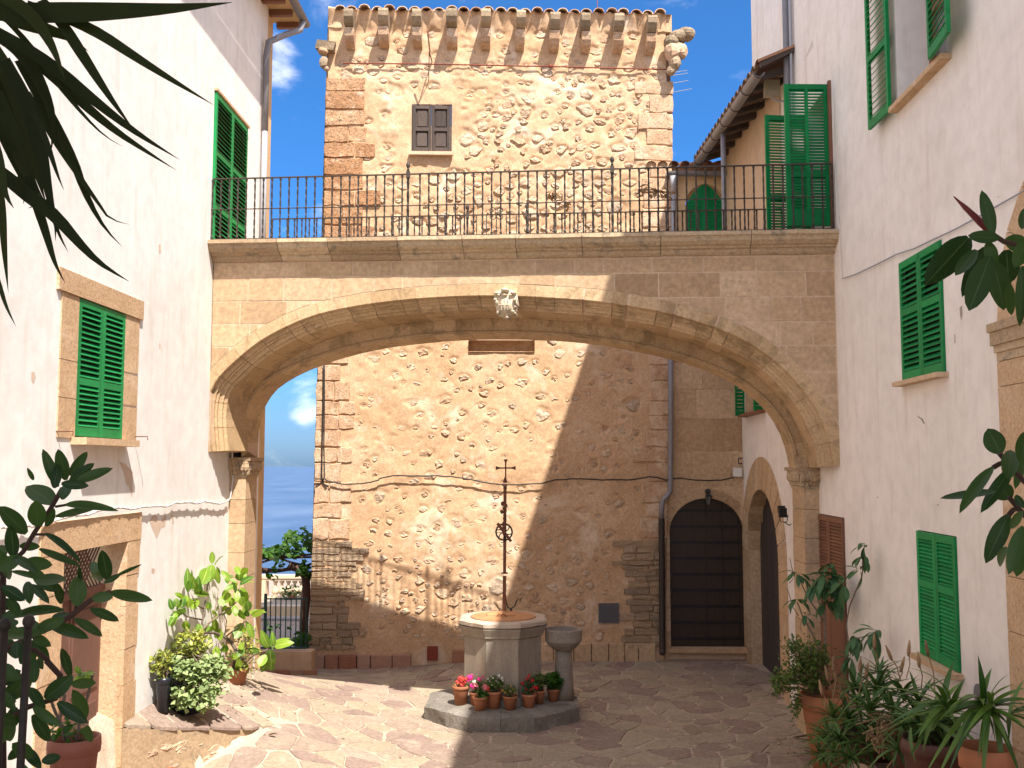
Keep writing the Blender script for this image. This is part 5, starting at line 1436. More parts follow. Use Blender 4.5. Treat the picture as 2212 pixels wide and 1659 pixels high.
# dark studded door
dm = MB(); n = 20; cz = (cxm, ddr[5]); P = [(ddr[0], ddr[2]), (ddr[1], ddr[2])] + [(cxm + ri * math.cos(math.pi * k / n), ddr[5] + zi * math.sin(math.pi * k / n)) for k in range(n + 1)]
dm.prism([aw(x, z, -.08) for x, z in P], AN * .04); dob = dm.build('studded_door', M['dooriron'], an)
def dtop(x): t = (x - cxm) / ri; return ddr[5] + zi * math.sqrt(max(0, 1 - t * t))
studs = MB()
for k in range(9):
    z = ddr[2] + .12 + k * (ddr[3] - ddr[2] - .2) / 8.6
    hw = ri * (1 if z < ddr[5] else math.sqrt(max(0, 1 - ((z - ddr[5]) / zi) ** 2))) - .03
    b = MB(); b.box(aw(cxm - hw, z, -.08), (2 * hw, 0, 0), (0, -.014, 0), (0, 0, .05)); b.build('iron_strap', M['black'], dob)
    for q in range(9):
        x = cxm - hw + .04 + (2 * hw - .08) * q / 8; studs.ball(aw(x, z + .025, -.062), .011, 5, 3)
for q in range(5):
    x = ddr[0] + .10 + (ddr[1] - ddr[0] - .2) * q / 4; b = MB(); b.box(aw(x - .02, ddr[2], -.08), (.04, 0, 0), (0, -.008, 0), (0, 0, dtop(x) - ddr[2] - .03)); b.build('plank_strip', M['dooriron'], dob)
studs.build('door_studs', M['iron'], dob, kind='stuff')
b = MB(); b.box(aw(ddr[0] - .06, ddr[2] - .08, -.02), (ddr[1] - ddr[0] + .14, 0, 0), (0, -.16, 0), (0, 0, .075), jit=.006); b.build('threshold_beam', M['surround'], an)
b = MB(); b.box(aw(ddr[0] - .3, -.03, -.02), (2.1, 0, 0), (0, -.3, 0), (0, 0, .06 + G(3, 18.8))); b.build('door_step', M['pave'], an)
# pointed green shutters above the bridge
for k in range(2):
    xa_ = gdr[0] + .008 if k == 0 else (gdr[0] + gdr[1]) / 2 + .003; xb_ = (gdr[0] + gdr[1]) / 2 - .003 if k == 0 else gdr[1] - .008
    cm_ = (gdr[0] + gdr[1]) / 2; rm = (gdr[1] - gdr[0]) / 2; b = MB()
    tp_ = lambda x: gdr[5] + (gdr[3] - gdr[5]) * (1 - (abs(x - cm_) / rm) ** 1.7)
    P = [(xa_, gdr[2]), (xb_, gdr[2])] + [(xb_ + (xa_ - xb_) * q / 8, tp_(xb_ + (xa_ - xb_) * q / 8)) for q in range(9)]
    b.prism([aw(x, z, -.02) for x, z in P], AN * .02); o = b.build('shutter', M['greend'], an)
    b = MB()
    for x0_ in (xa_, xb_ - .06): b.box(aw(x0_, gdr[2], -.02), (.06, 0, 0), (0, -.02, 0), (0, 0, min(tp_(x0_), tp_(x0_ + .06)) - gdr[2]))
    b.build('stile', M['greend'], o)
    z = gdr[2] + .1; me = None
    while z < gdr[5] + .12:
        b = MB(); b.box(aw(xa_ + .06, z, -.018), (xb_ - xa_ - .12, 0, 0), (0, -.014, -.02), (0, .006, .03)); b.build('slat', M['greend'], o); z += .062
# wrought lamp over the door, junction box, hooks, cable end
p = at(1530, 1078, 18.85)
t = thing('door_lantern', p, 'small black wrought lantern hanging over the dark arched door', 'lamp')
b = MB(); c_ = at(1529, 1062, 18.87); b.ball(c_, .055, 10, 7, (1, .8, 1)); b.tube([c_, c_ + Vector((.0, .12, .02))], .02, 6); b.build('wall_boss', M['black'], t, smooth=True)
b = MB(); c2 = at(1531, 1090, 18.78); b.lathe(c2, [(.035, 0), (.055, .15)], 6, capb=True, capt=True); b.build('lantern_glass', M['glass'], t)
b = MB(); b.lathe(c2 + Vector((0, 0, .15)), [(.075, 0), (.05, .035), (.02, .07), (.012, .10)], 6); b.tube([c2 + Vector((0, 0, .22)), c2 + Vector((0, .04, .27))], .01, 5); b.build('lantern_cap', M['black'], t)
b = MB()
for k in range(6): a_ = math.pi * k / 3; b.tube([c2 + Vector((.035 * math.cos(a_), .035 * math.sin(a_), 0)), c2 + Vector((.056 * math.cos(a_), .056 * math.sin(a_), .15))], .005, 4)
b.build('lantern_bars', M['black'], t)
b = MB(); a = at(1583, 1030, 18.95); b.box(a, (.165, 0, 0), (0, -.06, 0), (0, 0, .17)); b.box(a + Vector((.01, -.06, .01)), (.145, 0, 0), (0, -.008, 0), (0, 0, .15)); tag(b.build('junction_box', M['whitebox'], None), 'square white junction box on the stone wall left of the side arch', 'electrical box')
pp = [at(u, v, 18.93) for u, v in ((1450, 1034), (1470, 1033), (1500, 1037), (1530, 1038), (1560, 1037), (1585, 1031))]; b = MB(); b.tube(pp, .012, 5); tag(b.build('wall_cable', M['cable'], None, smooth=True), 'black cable end running into the white junction box', 'cable')
b = MB(); c_ = at(1603, 1001, 18.93); b.tube([c_, c_ + Vector((-.08, -.06, 0)), c_ + Vector((-.08, -.06, .09)), c_ + Vector((0, -.03, .10))], .014, 5); tag(b.build('iron_hook', M['iron'], None), 'small dark iron hook in the wall corner above the junction box', 'hook')
# tv aerial behind the tower
t = thing('tv_aerial', at(1470, 180, 21.0), 'thin metal television aerial sticking out behind the tower', 'aerial')
b = MB(); q = at(1440, 205, 21.0); b.tube([q + Vector((-.15, 0, -1.2)), q + Vector((-.15, 0, .9))], .012, 5); b.build('mast', M['pipel'], t)
for (u0, v0, u1, v1) in ((1448, 158, 1485, 152), (1448, 164, 1486, 158), (1447, 181, 1487, 174), (1446, 201, 1494, 192)):
    b = MB(); b.tube([at(u0 - 12, v0 + 2, 21.0), at(u1, v1, 21.0)], .007, 4); b.build('rod', M['pipel'], t)

# ================================================================== RAILINGS
def twisted(h, r=.0095, turns=5):
    b = MB(); n = 16; b.tube([(0, 0, h * i / n) for i in range(n + 1)], r * 1.35, 4, twist=R(38)); return b
def railing(lab, t, fin, gate=None, s0=.03, s1=None, hgt=.86, collar=True):
    s1 = s1 or BLEN - .03
    rt = thing('iron_railing', bp(BLEN / 2, t, zdk(BLEN / 2)), lab, 'railing', 'wrought iron railings on the bridge')
    zb = lambda s: zdk(s) + .012
    b = MB(); b.box(bp(s0, t - .016, zb(s0) + hgt), bp(s1, t - .016, zb(s1) + hgt) - bp(s0, t - .016, zb(s0) + hgt), NB * .032, (0, 0, .014)); b.build('top_rail', M['iron'], rt)
    b = MB(); b.box(bp(s0, t - .014, zb(s0) + .012), bp(s1, t - .014, zb(s1) + .012) - bp(s0, t - .014, zb(s0) + .012), NB * .028, (0, 0, .012)); b.build('bottom_rail', M['iron'], rt)
    m_ = twisted(hgt - .02)
    if collar:
        m_.ball((0, 0, hgt * .5), .017, 6, 4); m_.lathe((0, 0, hgt - .07), [(.009, 0), (.018, .05)], 6)
        m_.ball((0, 0, .035), .018, 6, 4)
    else: m_.lathe((0, 0, hgt - .07), [(.009, 0), (.018, .05)], 6); m_.ball((0, 0, .05), .02, 6, 4)
    me = bpy.data.meshes.new('baluster'); me.from_pydata([tuple(p) for p in m_.v], [], m_.f); me.materials.append(M['iron'])
    n = int((s1 - s0) / .1215)
    for i in range(n + 1):
        s = s0 + (s1 - s0) * i / n
        if any(abs(s - f_) < .045 for f_ in fin): continue
        if gate and gate[0] - .02 < s < gate[1] + .02: continue
        put('baluster', me, rt, Matrix.Translation(bp(s, t, zb(s) + .012)) @ Matrix.Rotation(rnd.uniform(0, .4), 4, 'Z'))
    for f_ in fin:
        b = MB(); p = bp(f_, t, zb(f_)); b.tube([p + Vector((0, 0, (hgt + .02) * i / 14)) for i in range(15)], .019, 4, twist=R(30)); b.cbox(p + Vector((0, 0, hgt - .0)), .05, .05, .09); o = b.build('post', M['iron'], rt)
        b = MB(); q = p + Vector((0, 0, hgt + .05)); b.lathe(q, [(.012, 0), (.02, .02), (.010, .035), (.026, .06), (.030, .085), (.022, .11), (.006, .13)], 8); b.build('finial', M['iron'], o, smooth=True)
    b = MB()
    if collar:
        zz = hgt * .5; b.box(bp(s0, t - .010, zb(s0) + zz), bp(s1, t - .010, zb(s1) + zz) - bp(s0, t - .010, zb(s0) + zz), NB * .02, (0, 0, .010)); b.build('middle_rail', M['iron'], rt)
    return rt
f1 = bpix(881, 450, -.13)[0]; f2 = bpix(1323, 450, -.13)[0]
railing('front wrought iron railing of the bridge with two ball finials on its top rail', -.13, [f1, f2])
g1 = bpix(1008, 460, 2.05)[0]; g2 = bpix(1137, 460, 2.05)[0]
rb = railing('back wrought iron railing of the bridge with a small scrolled gate', 2.12, [g1, g2], gate=(g1, g2), s1=bpix(1690, 460, 2.05)[0], collar=False)
for i in range(5):
    s = g1 + (g2 - g1) * (i + 1) / 6; b = MB(); b.tube([bp(s, 2.05, zdk(s)), bp(s, 2.05, zdk(s) + .86)], .008, 5); b.build('gate_bar', M['iron'], rb)
sm_ = (g1 + g2) / 2; b = MB()
for sg_ in (-1, 1):
    for dz_ in (.93, .83):
        P = []
        for k in range(18):
            a = k / 17 * 1.6 * math.pi * 1.4; ra = .055 * (1 - k / 20); P.append(bp(sm_ + sg_ * (.065 + ra * math.cos(a + 3.14)), 2.05, zdk(sm_) + dz_ + ra * math.sin(a) * (1 if dz_ > .9 else -1)))
        b.tube(P, .007, 4)
b.build('scroll', M['iron'], rb)

# scuffs and cracks on the shaded wall, runs of dirt under sills
FR_ = lambda u, v: onplane(u, v, RP + RN * .002, RN)
M['scuff'] = plain('dirt_scuff', (0.30, 0.25, 0.21), rough=.95, var=.3, sc=30); M['streak'] = plain('rain_streak', (0.66, 0.58, 0.52), rough=.95, var=.12, sc=20)
for P in (TZ(3, 2, [(1290, 272), (1315, 290), (1335, 300), (1355, 345), (1345, 345), (1325, 308), (1295, 285)]), TZ(3, 2, [(940, 970), (955, 980), (945, 988)]), TZ(3, 2, [(1460, 1035), (1478, 1046), (1466, 1052)]), TZ(3, 1, [(1610, 1230), (1616, 1225), (1618, 1305), (1612, 1308)]), TZ(3, 1, [(1980, 40), (1992, 38), (1992, 50)]), TZ(3, 1, [(1655, 1000), (1675, 985), (1680, 1060), (1668, 1110), (1658, 1060)]), TZ(3, 0, [(305, 530), (385, 340), (390, 395), (315, 525)])): flake(FR_, P, rh, M['scuff'] if P[0][1] != TZ(3, 0, [(305, 530)])[0][1] else M['streak'], 'wall_scuff')
# ================================================================== BEHIND THE CAMERA
porch = thing('shade_roof', (0, -0.8, 6), 'unseen porch roof between the two houses, added to shade the near plants', 'roof')  # unseen roof, added to keep the sun off the near plants
b = MB(); b.box((-4.43, -4.0, 5.95), (8.1, 0, 0), (0, 5.95, 0), (0, 0, .1)); b.build('boards', M['woodbrown'], porch)
for i in range(9):
    b = MB(); b.box((-4.4 + i, -4.0, 5.8), (.12, 0, 0), (0, 5.9, 0), (0, 0, .14)); b.build('beam', M['woodbrown'], porch)

# ================================================================== BEYOND THE GATE: terrace, balustrade, hillside, sea
b = MB()
for (y0, z0, y1, z1) in ((18.2, -.18, 22, -.35), (22, -.35, 40, -.95)):
    b.quad((-40, y0, z0), (2.4, y0, z0), (2.4, y1, z1), (-40, y1, z1))
b.build('terrace', M['road'], None, kind='structure')
b = MB(); n = 24
prof = [(-120, -1.4), (-7, -1.4), (18, -1.5), (40.5, -1.6), (42, -5), (70, -30), (160, -78), (190, -84)]
for (y, z) in prof:
    for i in range(n + 1):
        x = -400 + 800 * i / n; b.v.append(Vector((x, y, z + (1.5 * nrand((x * .02, y * .02, 0)) if y > 41 else 0))))
for j in range(len(prof) - 1):
    for i in range(n): a = j * (n + 1) + i; b.f.append((a, a + 1, a + n + 2, a + n + 1))
b.build('hillside', M['hill'], None, smooth=True, kind='structure')
b = MB(); b.quad((-60000, 60, -80), (60000, 60, -80), (60000, 58000, -80), (-60000, 58000, -80)); b.build('sea', M['sea'], None, kind='structure')

YB = 33.0
ba = thing('balustrade', at(610, 1300, YB), 'cream stone balustrade on the terrace edge before the sea', 'balustrade')

zt_ = at(610, 1236, YB).z; zb_ = at(610, 1291, YB).z; z1_ = at(610, 1251, YB).z; z2_ = at(610, 1288, YB).z
xa_ = at(520, 1250, YB).x
b = MB(); b.box((xa_ - 3, YB - .18, z1_ + .04), (9.5, 0, 0), (0, .40, 0), (0, 0, .10)); b.box((xa_ - 3, YB - .14, z1_ - .04), (9.5, 0, 0), (0, .32, 0), (0, 0, .078)); b.build('coping', M['balus'], ba)
b = MB(); b.box((xa_ - 3, YB - .2, zb_ - .25), (9.5, 0, 0), (0, .45, 0), (0, 0, z2_ - zb_ + .25 - .03)); b.build('base', M['balus'], ba)
b = MB(); h = z1_ - .04 - (z2_ - .03); b.lathe((0, 0, 0), [(.085, 0), (.085, h * .08), (.055, h * .12), (.10, h * .22), (.12, h * .36), (.085, h * .50), (.05, h * .68), (.045, h * .80), (.075, h * .86), (.085, h * .92), (.085, h)], 10, capb=False, capt=False)
me = bpy.data.meshes.new('baluster'); me.from_pydata([tuple(p) for p in b.v], [], b.f); me.shade_smooth(); me.materials.append(M['balus'])
for u in range(583, 720, 14):
    pu = 595 + (u - 583) * .0 + (u - 583) / 14 * 13.9 - 0
    put('baluster', me, ba, Matrix.Translation((at(pu - 9 + 9, 1270, YB).x, YB, z2_ - .03)))
pa, pb = at(553, 1270, YB).x, at(577, 1270, YB).x
b = MB(); b.box((pa - .1, YB - .22, zb_ - .2), (pb - pa + .1, 0, 0), (0, .44, 0), (0, 0, z1_ + .0 - zb_ + .16)); o = b.build('pier', M['balus'], ba)
b = MB(); b.box(((pa + pb) / 2 - .12, YB - .245, z2_ + .1), (.20, 0, 0), (0, .04, 0), (0, 0, h * .72)); b.build('pier_panel', M['balus'], o)
# outside building line further left, hidden bits of parapet
b = MB(); b.box(at(557, 1306, 27) + Vector((-2, 0, -.3)), (8.5, 0, 0), (0, .3, 0), (0, 0, .26)); tag(b.build('terrace_kerb', M['balus'], None), 'low pale kerb crossing the terrace behind the iron gate', 'kerb')

# gate with its low wall
YG = 17.9
gw = thing('gate_wall', at(610, 1460, YG), 'low plastered wall with reddish foot carrying the iron gate railing', 'wall')
a = at(550, 1405, YG); c = at(664, 1405, YG); zb_ = at(610, 1468, YG).z
b = MB(); b.box((a.x - .8, YG - .12, zb_ - .2), (c.x - a.x + .9, 0, 0), (0, .3, 0), (0, 0, a.z - zb_ + .2)); b.build('wall', M['cream'], gw)
x = a.x - .3
while x < c.x:
    qb = MB(); qb.box((x + .004, YG - .15, zb_ - .1), (.235, 0, 0), (0, .06, 0), (0, 0, .29), jit=.003); qb.build('skirting_tile', M['tilebr'], gw); x += .243
gt = thing('iron_gate', at(615, 1405, YG), 'dark teal iron railing panel of upright bars between pillar and tower', 'gate')
zt_ = at(610, 1295, YG).z; zb2 = a.z + .03; x0 = at(571, 1300, YG).x; x1 = at(664, 1300, YG).x
b = MB(); b.box((x0, YG, zt_), (x1 - x0, 0, 0), (0, .02, 0), (0, 0, .022)); b.build('top_rail', M['gategreen'], gt)
b = MB(); b.box((x0 - .3, YG - .01, zb2), (x1 - x0 + .3, 0, 0), (0, .04, 0), (0, 0, .03)); b.build('bottom_rail', M['gategreen'], gt)
for k in range(9):
    x = x0 + .02 + (x1 - x0) * k / 8.4; b = MB(); b.tube([(x, YG + .01, zb2), (x, YG + .01, zt_ + (.03 if k else .1))], .011 if k else .030, 6); b.build('bar' if k else 'post', M['gategreen'], gt)
b = MB(); b.tube([(x0 - .30, YG + .01, zt_ - .25), (x0, YG + .01, zt_ - .15)], .012, 5); b.tube([(x0 - .18, YG + .01, zt_ - .21), (x0 - .18, YG + .01, zb2)], .010, 5); b.build('side_panel', M['gategreen'], gt)

# leaf meshes -------------------------------------------------------
def leaf_mesh(name, mat, wid=.4, n=6, fold=.25, bend=.3, tipp=1.0, base=.0, shape='oval', cup=0.0):
    """unit length leaf along +y, face +z, width wid"""
    v = []; f = []; uv = []
    for i in range(n + 1):
        t = i / n
        if shape == 'oval': w_ = wid / 2 * max(0.0, math.sin(math.pi * min(1, (t * .94 + .03)) ** .9)) ** .72
        elif shape == 'blade': w_ = wid / 2 * (min(1, .45 + t * 2.2) if t < .25 else 1) * max(0.02, (1 - max(0, (t - .45) / .55) ** 1.6))
        elif shape == 'obov': w_ = wid / 2 * max(0.0, math.sin(math.pi * (t ** 1.5 * .93 + .03))) ** .8
        if i == n: w_ *= .1
        z = -bend * t * t; dz = fold * w_
        v += [(-w_, t, z + dz), (0, t, z), (w_, t, z + dz)]; uv += [(0, t), (.5, t), (1, t)]
        if i: a = (i - 1) * 3; f += [(a, a + 1, a + 4, a + 3), (a + 1, a + 2, a + 5, a + 4)]
    me = bpy.data.meshes.new(name); me.from_pydata(v, [], f); me.shade_smooth(); me.materials.append(mat)
    l = me.uv_layers.new(name='UVMap')
    for lp in me.loops: l.data[lp.index].uv = uv[lp.vertex_index]
    return me
def lmat(p, d, up, length, width=1.0):
    d = Vector(d).normalized(); x = d.cross(Vector(up)); x = x.normalized() if x.length > 1e-4 else d.orthogonal().normalized(); z = x.cross(d)
    return basis(p, x * length * width, d * length, z * length)
def cloud(name, mat, parent, pts, me, size, rr, droop=0.0, kind='stuff', updir=None, spread=1.0):
    """many small leaves joined: pts list of positions"""
    V = []; F = []; co = [v.co.copy() for v in me.vertices]; fa = [tuple(p.vertices) for p in me.polygons]; UV = []
    uvs = [None] * len(co)
    for lp in me.loops: uvs[lp.vertex_index] = me.uv_layers[0].data[lp.index].uv.copy()
    for p in pts:
        d = Vector((rr.gauss(0, 1) * spread, rr.gauss(0, 1) * spread, rr.gauss(0, .7) + .25 - droop))
        if updir is not None: d = d * .8 + Vector(updir)
        m_ = lmat(p, d, (rr.gauss(0, .5), rr.gauss(0, .5) - .2, 1), size * rr.uniform(.6, 1.25)); n = len(V)
        V += [m_ @ c for c in co]; F += [tuple(n + i for i in f) for f in fa]
    c0 = sum(V, Vector()) / max(1, len(V)); me2 = bpy.data.meshes.new(name); me2.from_pydata([tuple(v - c0) for v in V], [], F)
    l = me2.uv_layers.new(name='UVMap'); k = len(co)
    arr = [c for lp in me2.loops for c in uvs[lp.vertex_index % k]]
    l.data.foreach_set('uv', arr)
    me2.shade_smooth(); me2.materials.append(mat)
    pr = {'kind': kind} if kind else {}
    return put(name, me2, parent, Matrix.Translation(c0), **pr)
def in_ball(c, r, rr, sh=.45):
    while True:
        v = Vector((rr.uniform(-1, 1), rr.uniform(-1, 1), rr.uniform(-1, 1)))
        if sh < v.length < 1: return Vector(c) + Vector((v.x * r[0], v.y * r[1], v.z * r[2]))
LS = leaf_mesh('small_leaf', M['shrub'], wid=.55, n=2, bend=.2)
LV = leaf_mesh('vine_leaf', M['vine'], wid=.95, n=3, bend=.35, fold=.3)
# vine with its twisted trunk on a pergola wire
rr = random.Random(31)
vn = thing('grape_vine', at(655, 1400, 18.9), 'old grape vine with twisted trunk and leafy canopy in front of the sea', 'vine')
b = MB(); YV = 19.2
T = [(655, 1410), (657, 1340), (661, 1290), (662, 1262), (658, 1245), (650, 1235), (640, 1225), (630, 1222), (622, 1228)]
b.tube([at(u, v, YV) for u, v in T], [.11, .10, .085, .075, .08, .085, .09, .075, .06], 8)
b.tube([at(u, v, YV) for u, v in [(650, 1235), (630, 1228), (600, 1231), (570, 1234), (520, 1234)]], .045, 6)
b.v = [p + Vector((nrand(p, 5, 1), nrand(p, 5, 4), nrand(p, 5, 8))) * .05 for p in b.v]
b.build('trunk', M['barkd'], vn, smooth=True)
b = MB()
for P in ([(545, 1222), (580, 1210), (610, 1203), (645, 1200), (680, 1197)], [(540, 1208), (600, 1205), (690, 1203)], [(590, 1230), (600, 1208), (618, 1195)], [(610, 1208), (630, 1215), (660, 1222), (690, 1212)]):
    b.tube([at(u, v, YV) for u, v in P], .022, 5)
b.build('canes', M['barkd'], vn, kind='stuff')
pts = []
for _ in range(430):
    u = rr.uniform(535, 678); k = (u - 550) / 130; top = 1190 - 45 * math.exp(-((u - 655) / 28) ** 2) - 18 * math.exp(-((u - 620) / 20) ** 2) + 9 * math.sin(u * .21); v = rr.uniform(top, 1200 + 6 * math.sin(u * .13))
    pts.append(at(u, v, YV + rr.uniform(-.3, 1.2)))
for (u, v, n) in ((604, 1222, 22), (655, 1230, 38), (662, 1240, 22), (585, 1247, 5), (640, 1165, 14), (655, 1158, 8)):
    for _ in range(n): pts.append(at(u + rr.gauss(0, 7), v + rr.gauss(0, 7), YV + rr.uniform(-.3, .3)))
for (u, v, n) in ((655, 1385, 60), (640, 1392, 20)):
    for _ in range(n): pts.append(at(u + rr.gauss(0, 8), v + rr.gauss(0, 7), YV - .6 + rr.uniform(-.3, .3)))
cloud('vine_leaves', M['vine'], vn, pts, LV, .115, rr)
# small shrub hanging on the balustrade
t = thing('hanging_plant', at(628, 1275, YB - .3), 'small bushy plant hanging over the foot of the balustrade', 'plant')
cloud('foliage', M['vine'], t, [in_ball(at(630, 1283, YB - .4), (.32, .2, .30), rr, .1) for _ in range(160)], LS, .13, rr)
b = MB(); b.lathe(at(630, 1298, YB - .4), [(.10, 0), (.14, .18)], 10); b.build('pot', M['terrad'], t)
t = thing('fallen_branches', at(590, 1350, 22), 'fallen green cuttings lying on the shaded terrace behind the gate', 'cuttings')
cloud('leaves', M['vine'], t, [at(u + rr.gauss(0, 5), 1353 + rr.gauss(0, 1.5), 20.8) for u in [585] * 14 + [600] * 8 + [622] * 4], LS, .12, rr)
# dry sprays caught on the railing
for (lab, P, n) in (('dry brown creeper tangled in the bridge railing near its middle', [(1180, 422), (1195, 428), (1212, 438), (1232, 448)], 34), ('dry brown creeper on the bridge railing in front of the tower edge', [(1378, 408), (1400, 412), (1425, 418), (1452, 425)], 34)):
    p0 = at(P[1][0], P[1][1], 14.6); t = thing('dry_creeper', p0, lab, 'dry plant'); YY = onplane(P[1][0], P[1][1], BL + NB * 2.0, NB).y
    pp = [at(u, v, YY) for u, v in P]; b = MB()
    for k in range(5): b.tube([p + Vector((0, rr.uniform(-.05, .05), rr.uniform(-.06, .06))) for p in pp], .006, 4)
    b.build('stems', M['dry'], t, kind='stuff')
    pts = []
    for _ in range(n): i = rr.randrange(3); pts.append(pp[i].lerp(pp[i + 1], rr.random()) + Vector((rr.gauss(0, .05), rr.gauss(0, .05), rr.gauss(0, .05) + .02)))
    cloud('dry_leaves', M['dry'], t, pts, LS, .11, rr, droop=.5)
# ================================================================== THE WELL
rr = random.Random(77)
WY = 15.0; WX = at(1087, 1400, WY).x
we = thing('stone_well', (WX, WY, 0), 'octagonal stone well with rusty lid and tall rusty iron cross post', 'well')
PH = .235
def octa(R_, k, rot=22.5): a = R(rot + 45 * k - 90); return (WX + R_ * math.cos(a), WY + R_ * math.sin(a))
pl = thing('well_plinth', (WX, WY, 0), 'low octagonal grey stone step on which well and flowerpots stand', 'step')
for k in range(8):
    for h_ in range(2 if k in (0, 7, 6) else 1):
        nseg = 2 if k in (0, 7, 6) else 1
        a0 = octa(1.20, k); a1 = octa(1.20, k + 1); f0, f1 = h_ / nseg, (h_ + 1) / nseg
        p0 = Vector((a0[0] + (a1[0] - a0[0]) * f0, a0[1] + (a1[1] - a0[1]) * f0)); p1 = Vector((a0[0] + (a1[0] - a0[0]) * f1, a0[1] + (a1[1] - a0[1]) * f1))
        c = Vector((WX, WY)); b = MB(); nr, ns, nzz = 5, 6, 4
        def P(fs, fr_, z):
            o = p0.lerp(p1, .006 + .988 * fs); q = c.lerp(o, .38 + .62 * fr_); wv = .03 * nrand((q.x, q.y, z), 3.1) * fr_
            d = (q - c).normalized(); q = q + d * wv; return Vector((q.x, q.y, z + .022 * nrand((q.x * 2, q.y * 2, 3), 2) * (1 if z > .1 else 0) - .028 * fr_ ** 8))
        idx = {}
        prof = [(i / nr, PH) for i in range(nr)] + [(1, PH - .012)] + [(1 + .008, PH * (1 - (j + 1) / nzz) - .03) for j in range(nzz)]
        for i, (fr_, z) in enumerate(prof):
            for s_ in range(ns + 1): b.v.append(P(s_ / ns, fr_, z) if i <= nr else P(s_ / ns, 1 + .02 * nrand((s_, i, k), .9), z))
        m = ns + 1
        for i in range(len(prof) - 1):
            for s_ in range(ns): a = i * m + s_; b.f.append((a, a + m, a + m + 1, a + 1))
        b.f.append(tuple(i * m for i in range(len(prof)))); b.f.append(tuple(reversed([i * m + ns for i in range(len(prof))])))
        b.build('step_stone', M['plinth'], pl)
b = MB(); b.lathe((WX, WY, PH - .03), [(.6, 0), (.6, .012)], 16); b.build('step_bed', M['plinth'], pl)
HW = at(1087, 1332, WY).z
rb_ = (at(1169, 1400, WY).x - at(1006, 1400, WY).x) / 2 / math.cos(R(22.5)) * 1.0
rrim = (at(1185, 1332, WY).x - at(991, 1332, WY).x) / 2 * 1.03
b = MB(); prof = [(rb_ + .06, PH - .02), (rb_ + .05, PH + .10), (rb_, PH + .13), (rb_, HW - .24), (rb_ + .03, HW - .225), (rb_ + .035, HW - .20), (rb_ + .085, HW - .105), (rb_ + .09, HW - .085)]
for k in range(8):
    b = MB(); a0 = R(22.5 + 45 * k - 90 + .15); a1 = R(22.5 + 45 * (k + 1) - 90 - .15)
    for (r_, z) in prof:
        for a in (a0, a1): b.v.append(Vector((WX + r_ * math.cos(a), WY + r_ * math.sin(a), z)))
    for i in range(len(prof) - 1): b.f.append((2 * i, 2 * i + 1, 2 * i + 3, 2 * i + 2))
    n = len(b.v)
    b.v += [Vector((WX + .4 * math.cos(a), WY + .4 * math.sin(a), z)) for z in (PH, HW - .09) for a in (a0, a1)]
    b.f += [(2 * i, 2 * i + 2, n + 2, n) if False else (2 * i, 2 * i + 2, n + 2) for i in range(len(prof) - 1)]
    b.build('well_side', M['well'], we)
b = MB(); prof = [(rrim - .03, HW - .088), (rrim, HW - .07), (rrim + .005, HW - .02), (rrim - .02, HW), (.49, HW), (.49, HW - .05)]
nn = 7; m = 8 * nn
for (r_, z) in prof:
    for k in range(8):
        a0, a1 = R(22.5 + 45 * k - 90), R(22.5 + 45 * (k + 1) - 90); p0, p1 = Vector((math.cos(a0), math.sin(a0), 0)) * r_, Vector((math.cos(a1), math.sin(a1), 0)) * r_
        for i in range(nn):
            p = p0.lerp(p1, i / nn) if r_ > .5 else Vector((math.cos(a0 + (a1 - a0) * i / nn), math.sin(a0 + (a1 - a0) * i / nn), 0)) * r_
            q = Vector((WX, WY, z)) + p; e_ = .012 if r_ > .5 else .002; b.v.append(q + Vector((nrand(q, 9, 1), nrand(q, 9, 4), nrand(q, 7, 8) * .6)) * e_)
for i in range(len(prof) - 1):
    for k in range(m): a = i * m + k; c_ = i * m + (k + 1) % m; b.f.append((a, c_, c_ + m, a + m))
b.f.append(tuple(reversed(range(m))))
rim = b.build('rim_slab', M['rim'], we)
b = MB(); b.lathe((WX, WY, HW - .05), [(.485, 0), (.485, .062), (.47, .068)], 28); lid = b.build('lid', M['rustlid'], we)
b = MB(); b.box((WX - .24, WY - .10, HW + .017), (.42, .05, 0), (-.02, .22, 0), (0, 0, .02)); b.build('hatch', M['rustlid'], lid)
b = MB(); b.tube([(WX - .09, WY - .12, HW + .02), (WX - .06, WY - .13, HW + .06), (WX - .03, WY - .13, HW + .03), (WX + .0, WY - .13, HW + .06), (WX + .06, WY - .13, HW + .02)], .009, 5); b.build('handle', M['rust'], lid)
# iron post, wheel and cross
YP = WY + .50
def wp(u, v): return at(u, v, YP)
pb_ = Vector((wp(1089, 1318).x, YP, HW - .02)); t1 = wp(1091, 1078); t0 = wp(1092.5, 992)
b = MB(); b.box(pb_ - Vector((.027, .02, 0)), (.054, 0, 0), (0, .04, 0), wp(1090, 1238) - wp(1089, 1318)); b.box(wp(1090, 1238) - Vector((.024, .02, 0)), (.048, 0, 0), (0, .04, 0), wp(1091, 1050) - wp(1090, 1238)); b.build('post', M['rust'], we)
b = MB(); q = wp(1091, 1050)
for k in range(3): b.cbox(q + Vector((0, 0, -.03 + .028 * k)), .066, .05, .016)
b.lathe(q + Vector((0, 0, .05)), [(.03, 0), (.035, .02), (.02, .05), (.010, .09)], 8); b.cbox(wp(1090, 1238), .10, .05, .02); b.cbox(wp(1089, 1302), .02, .02, .02); b.build('collar', M['rust'], we)
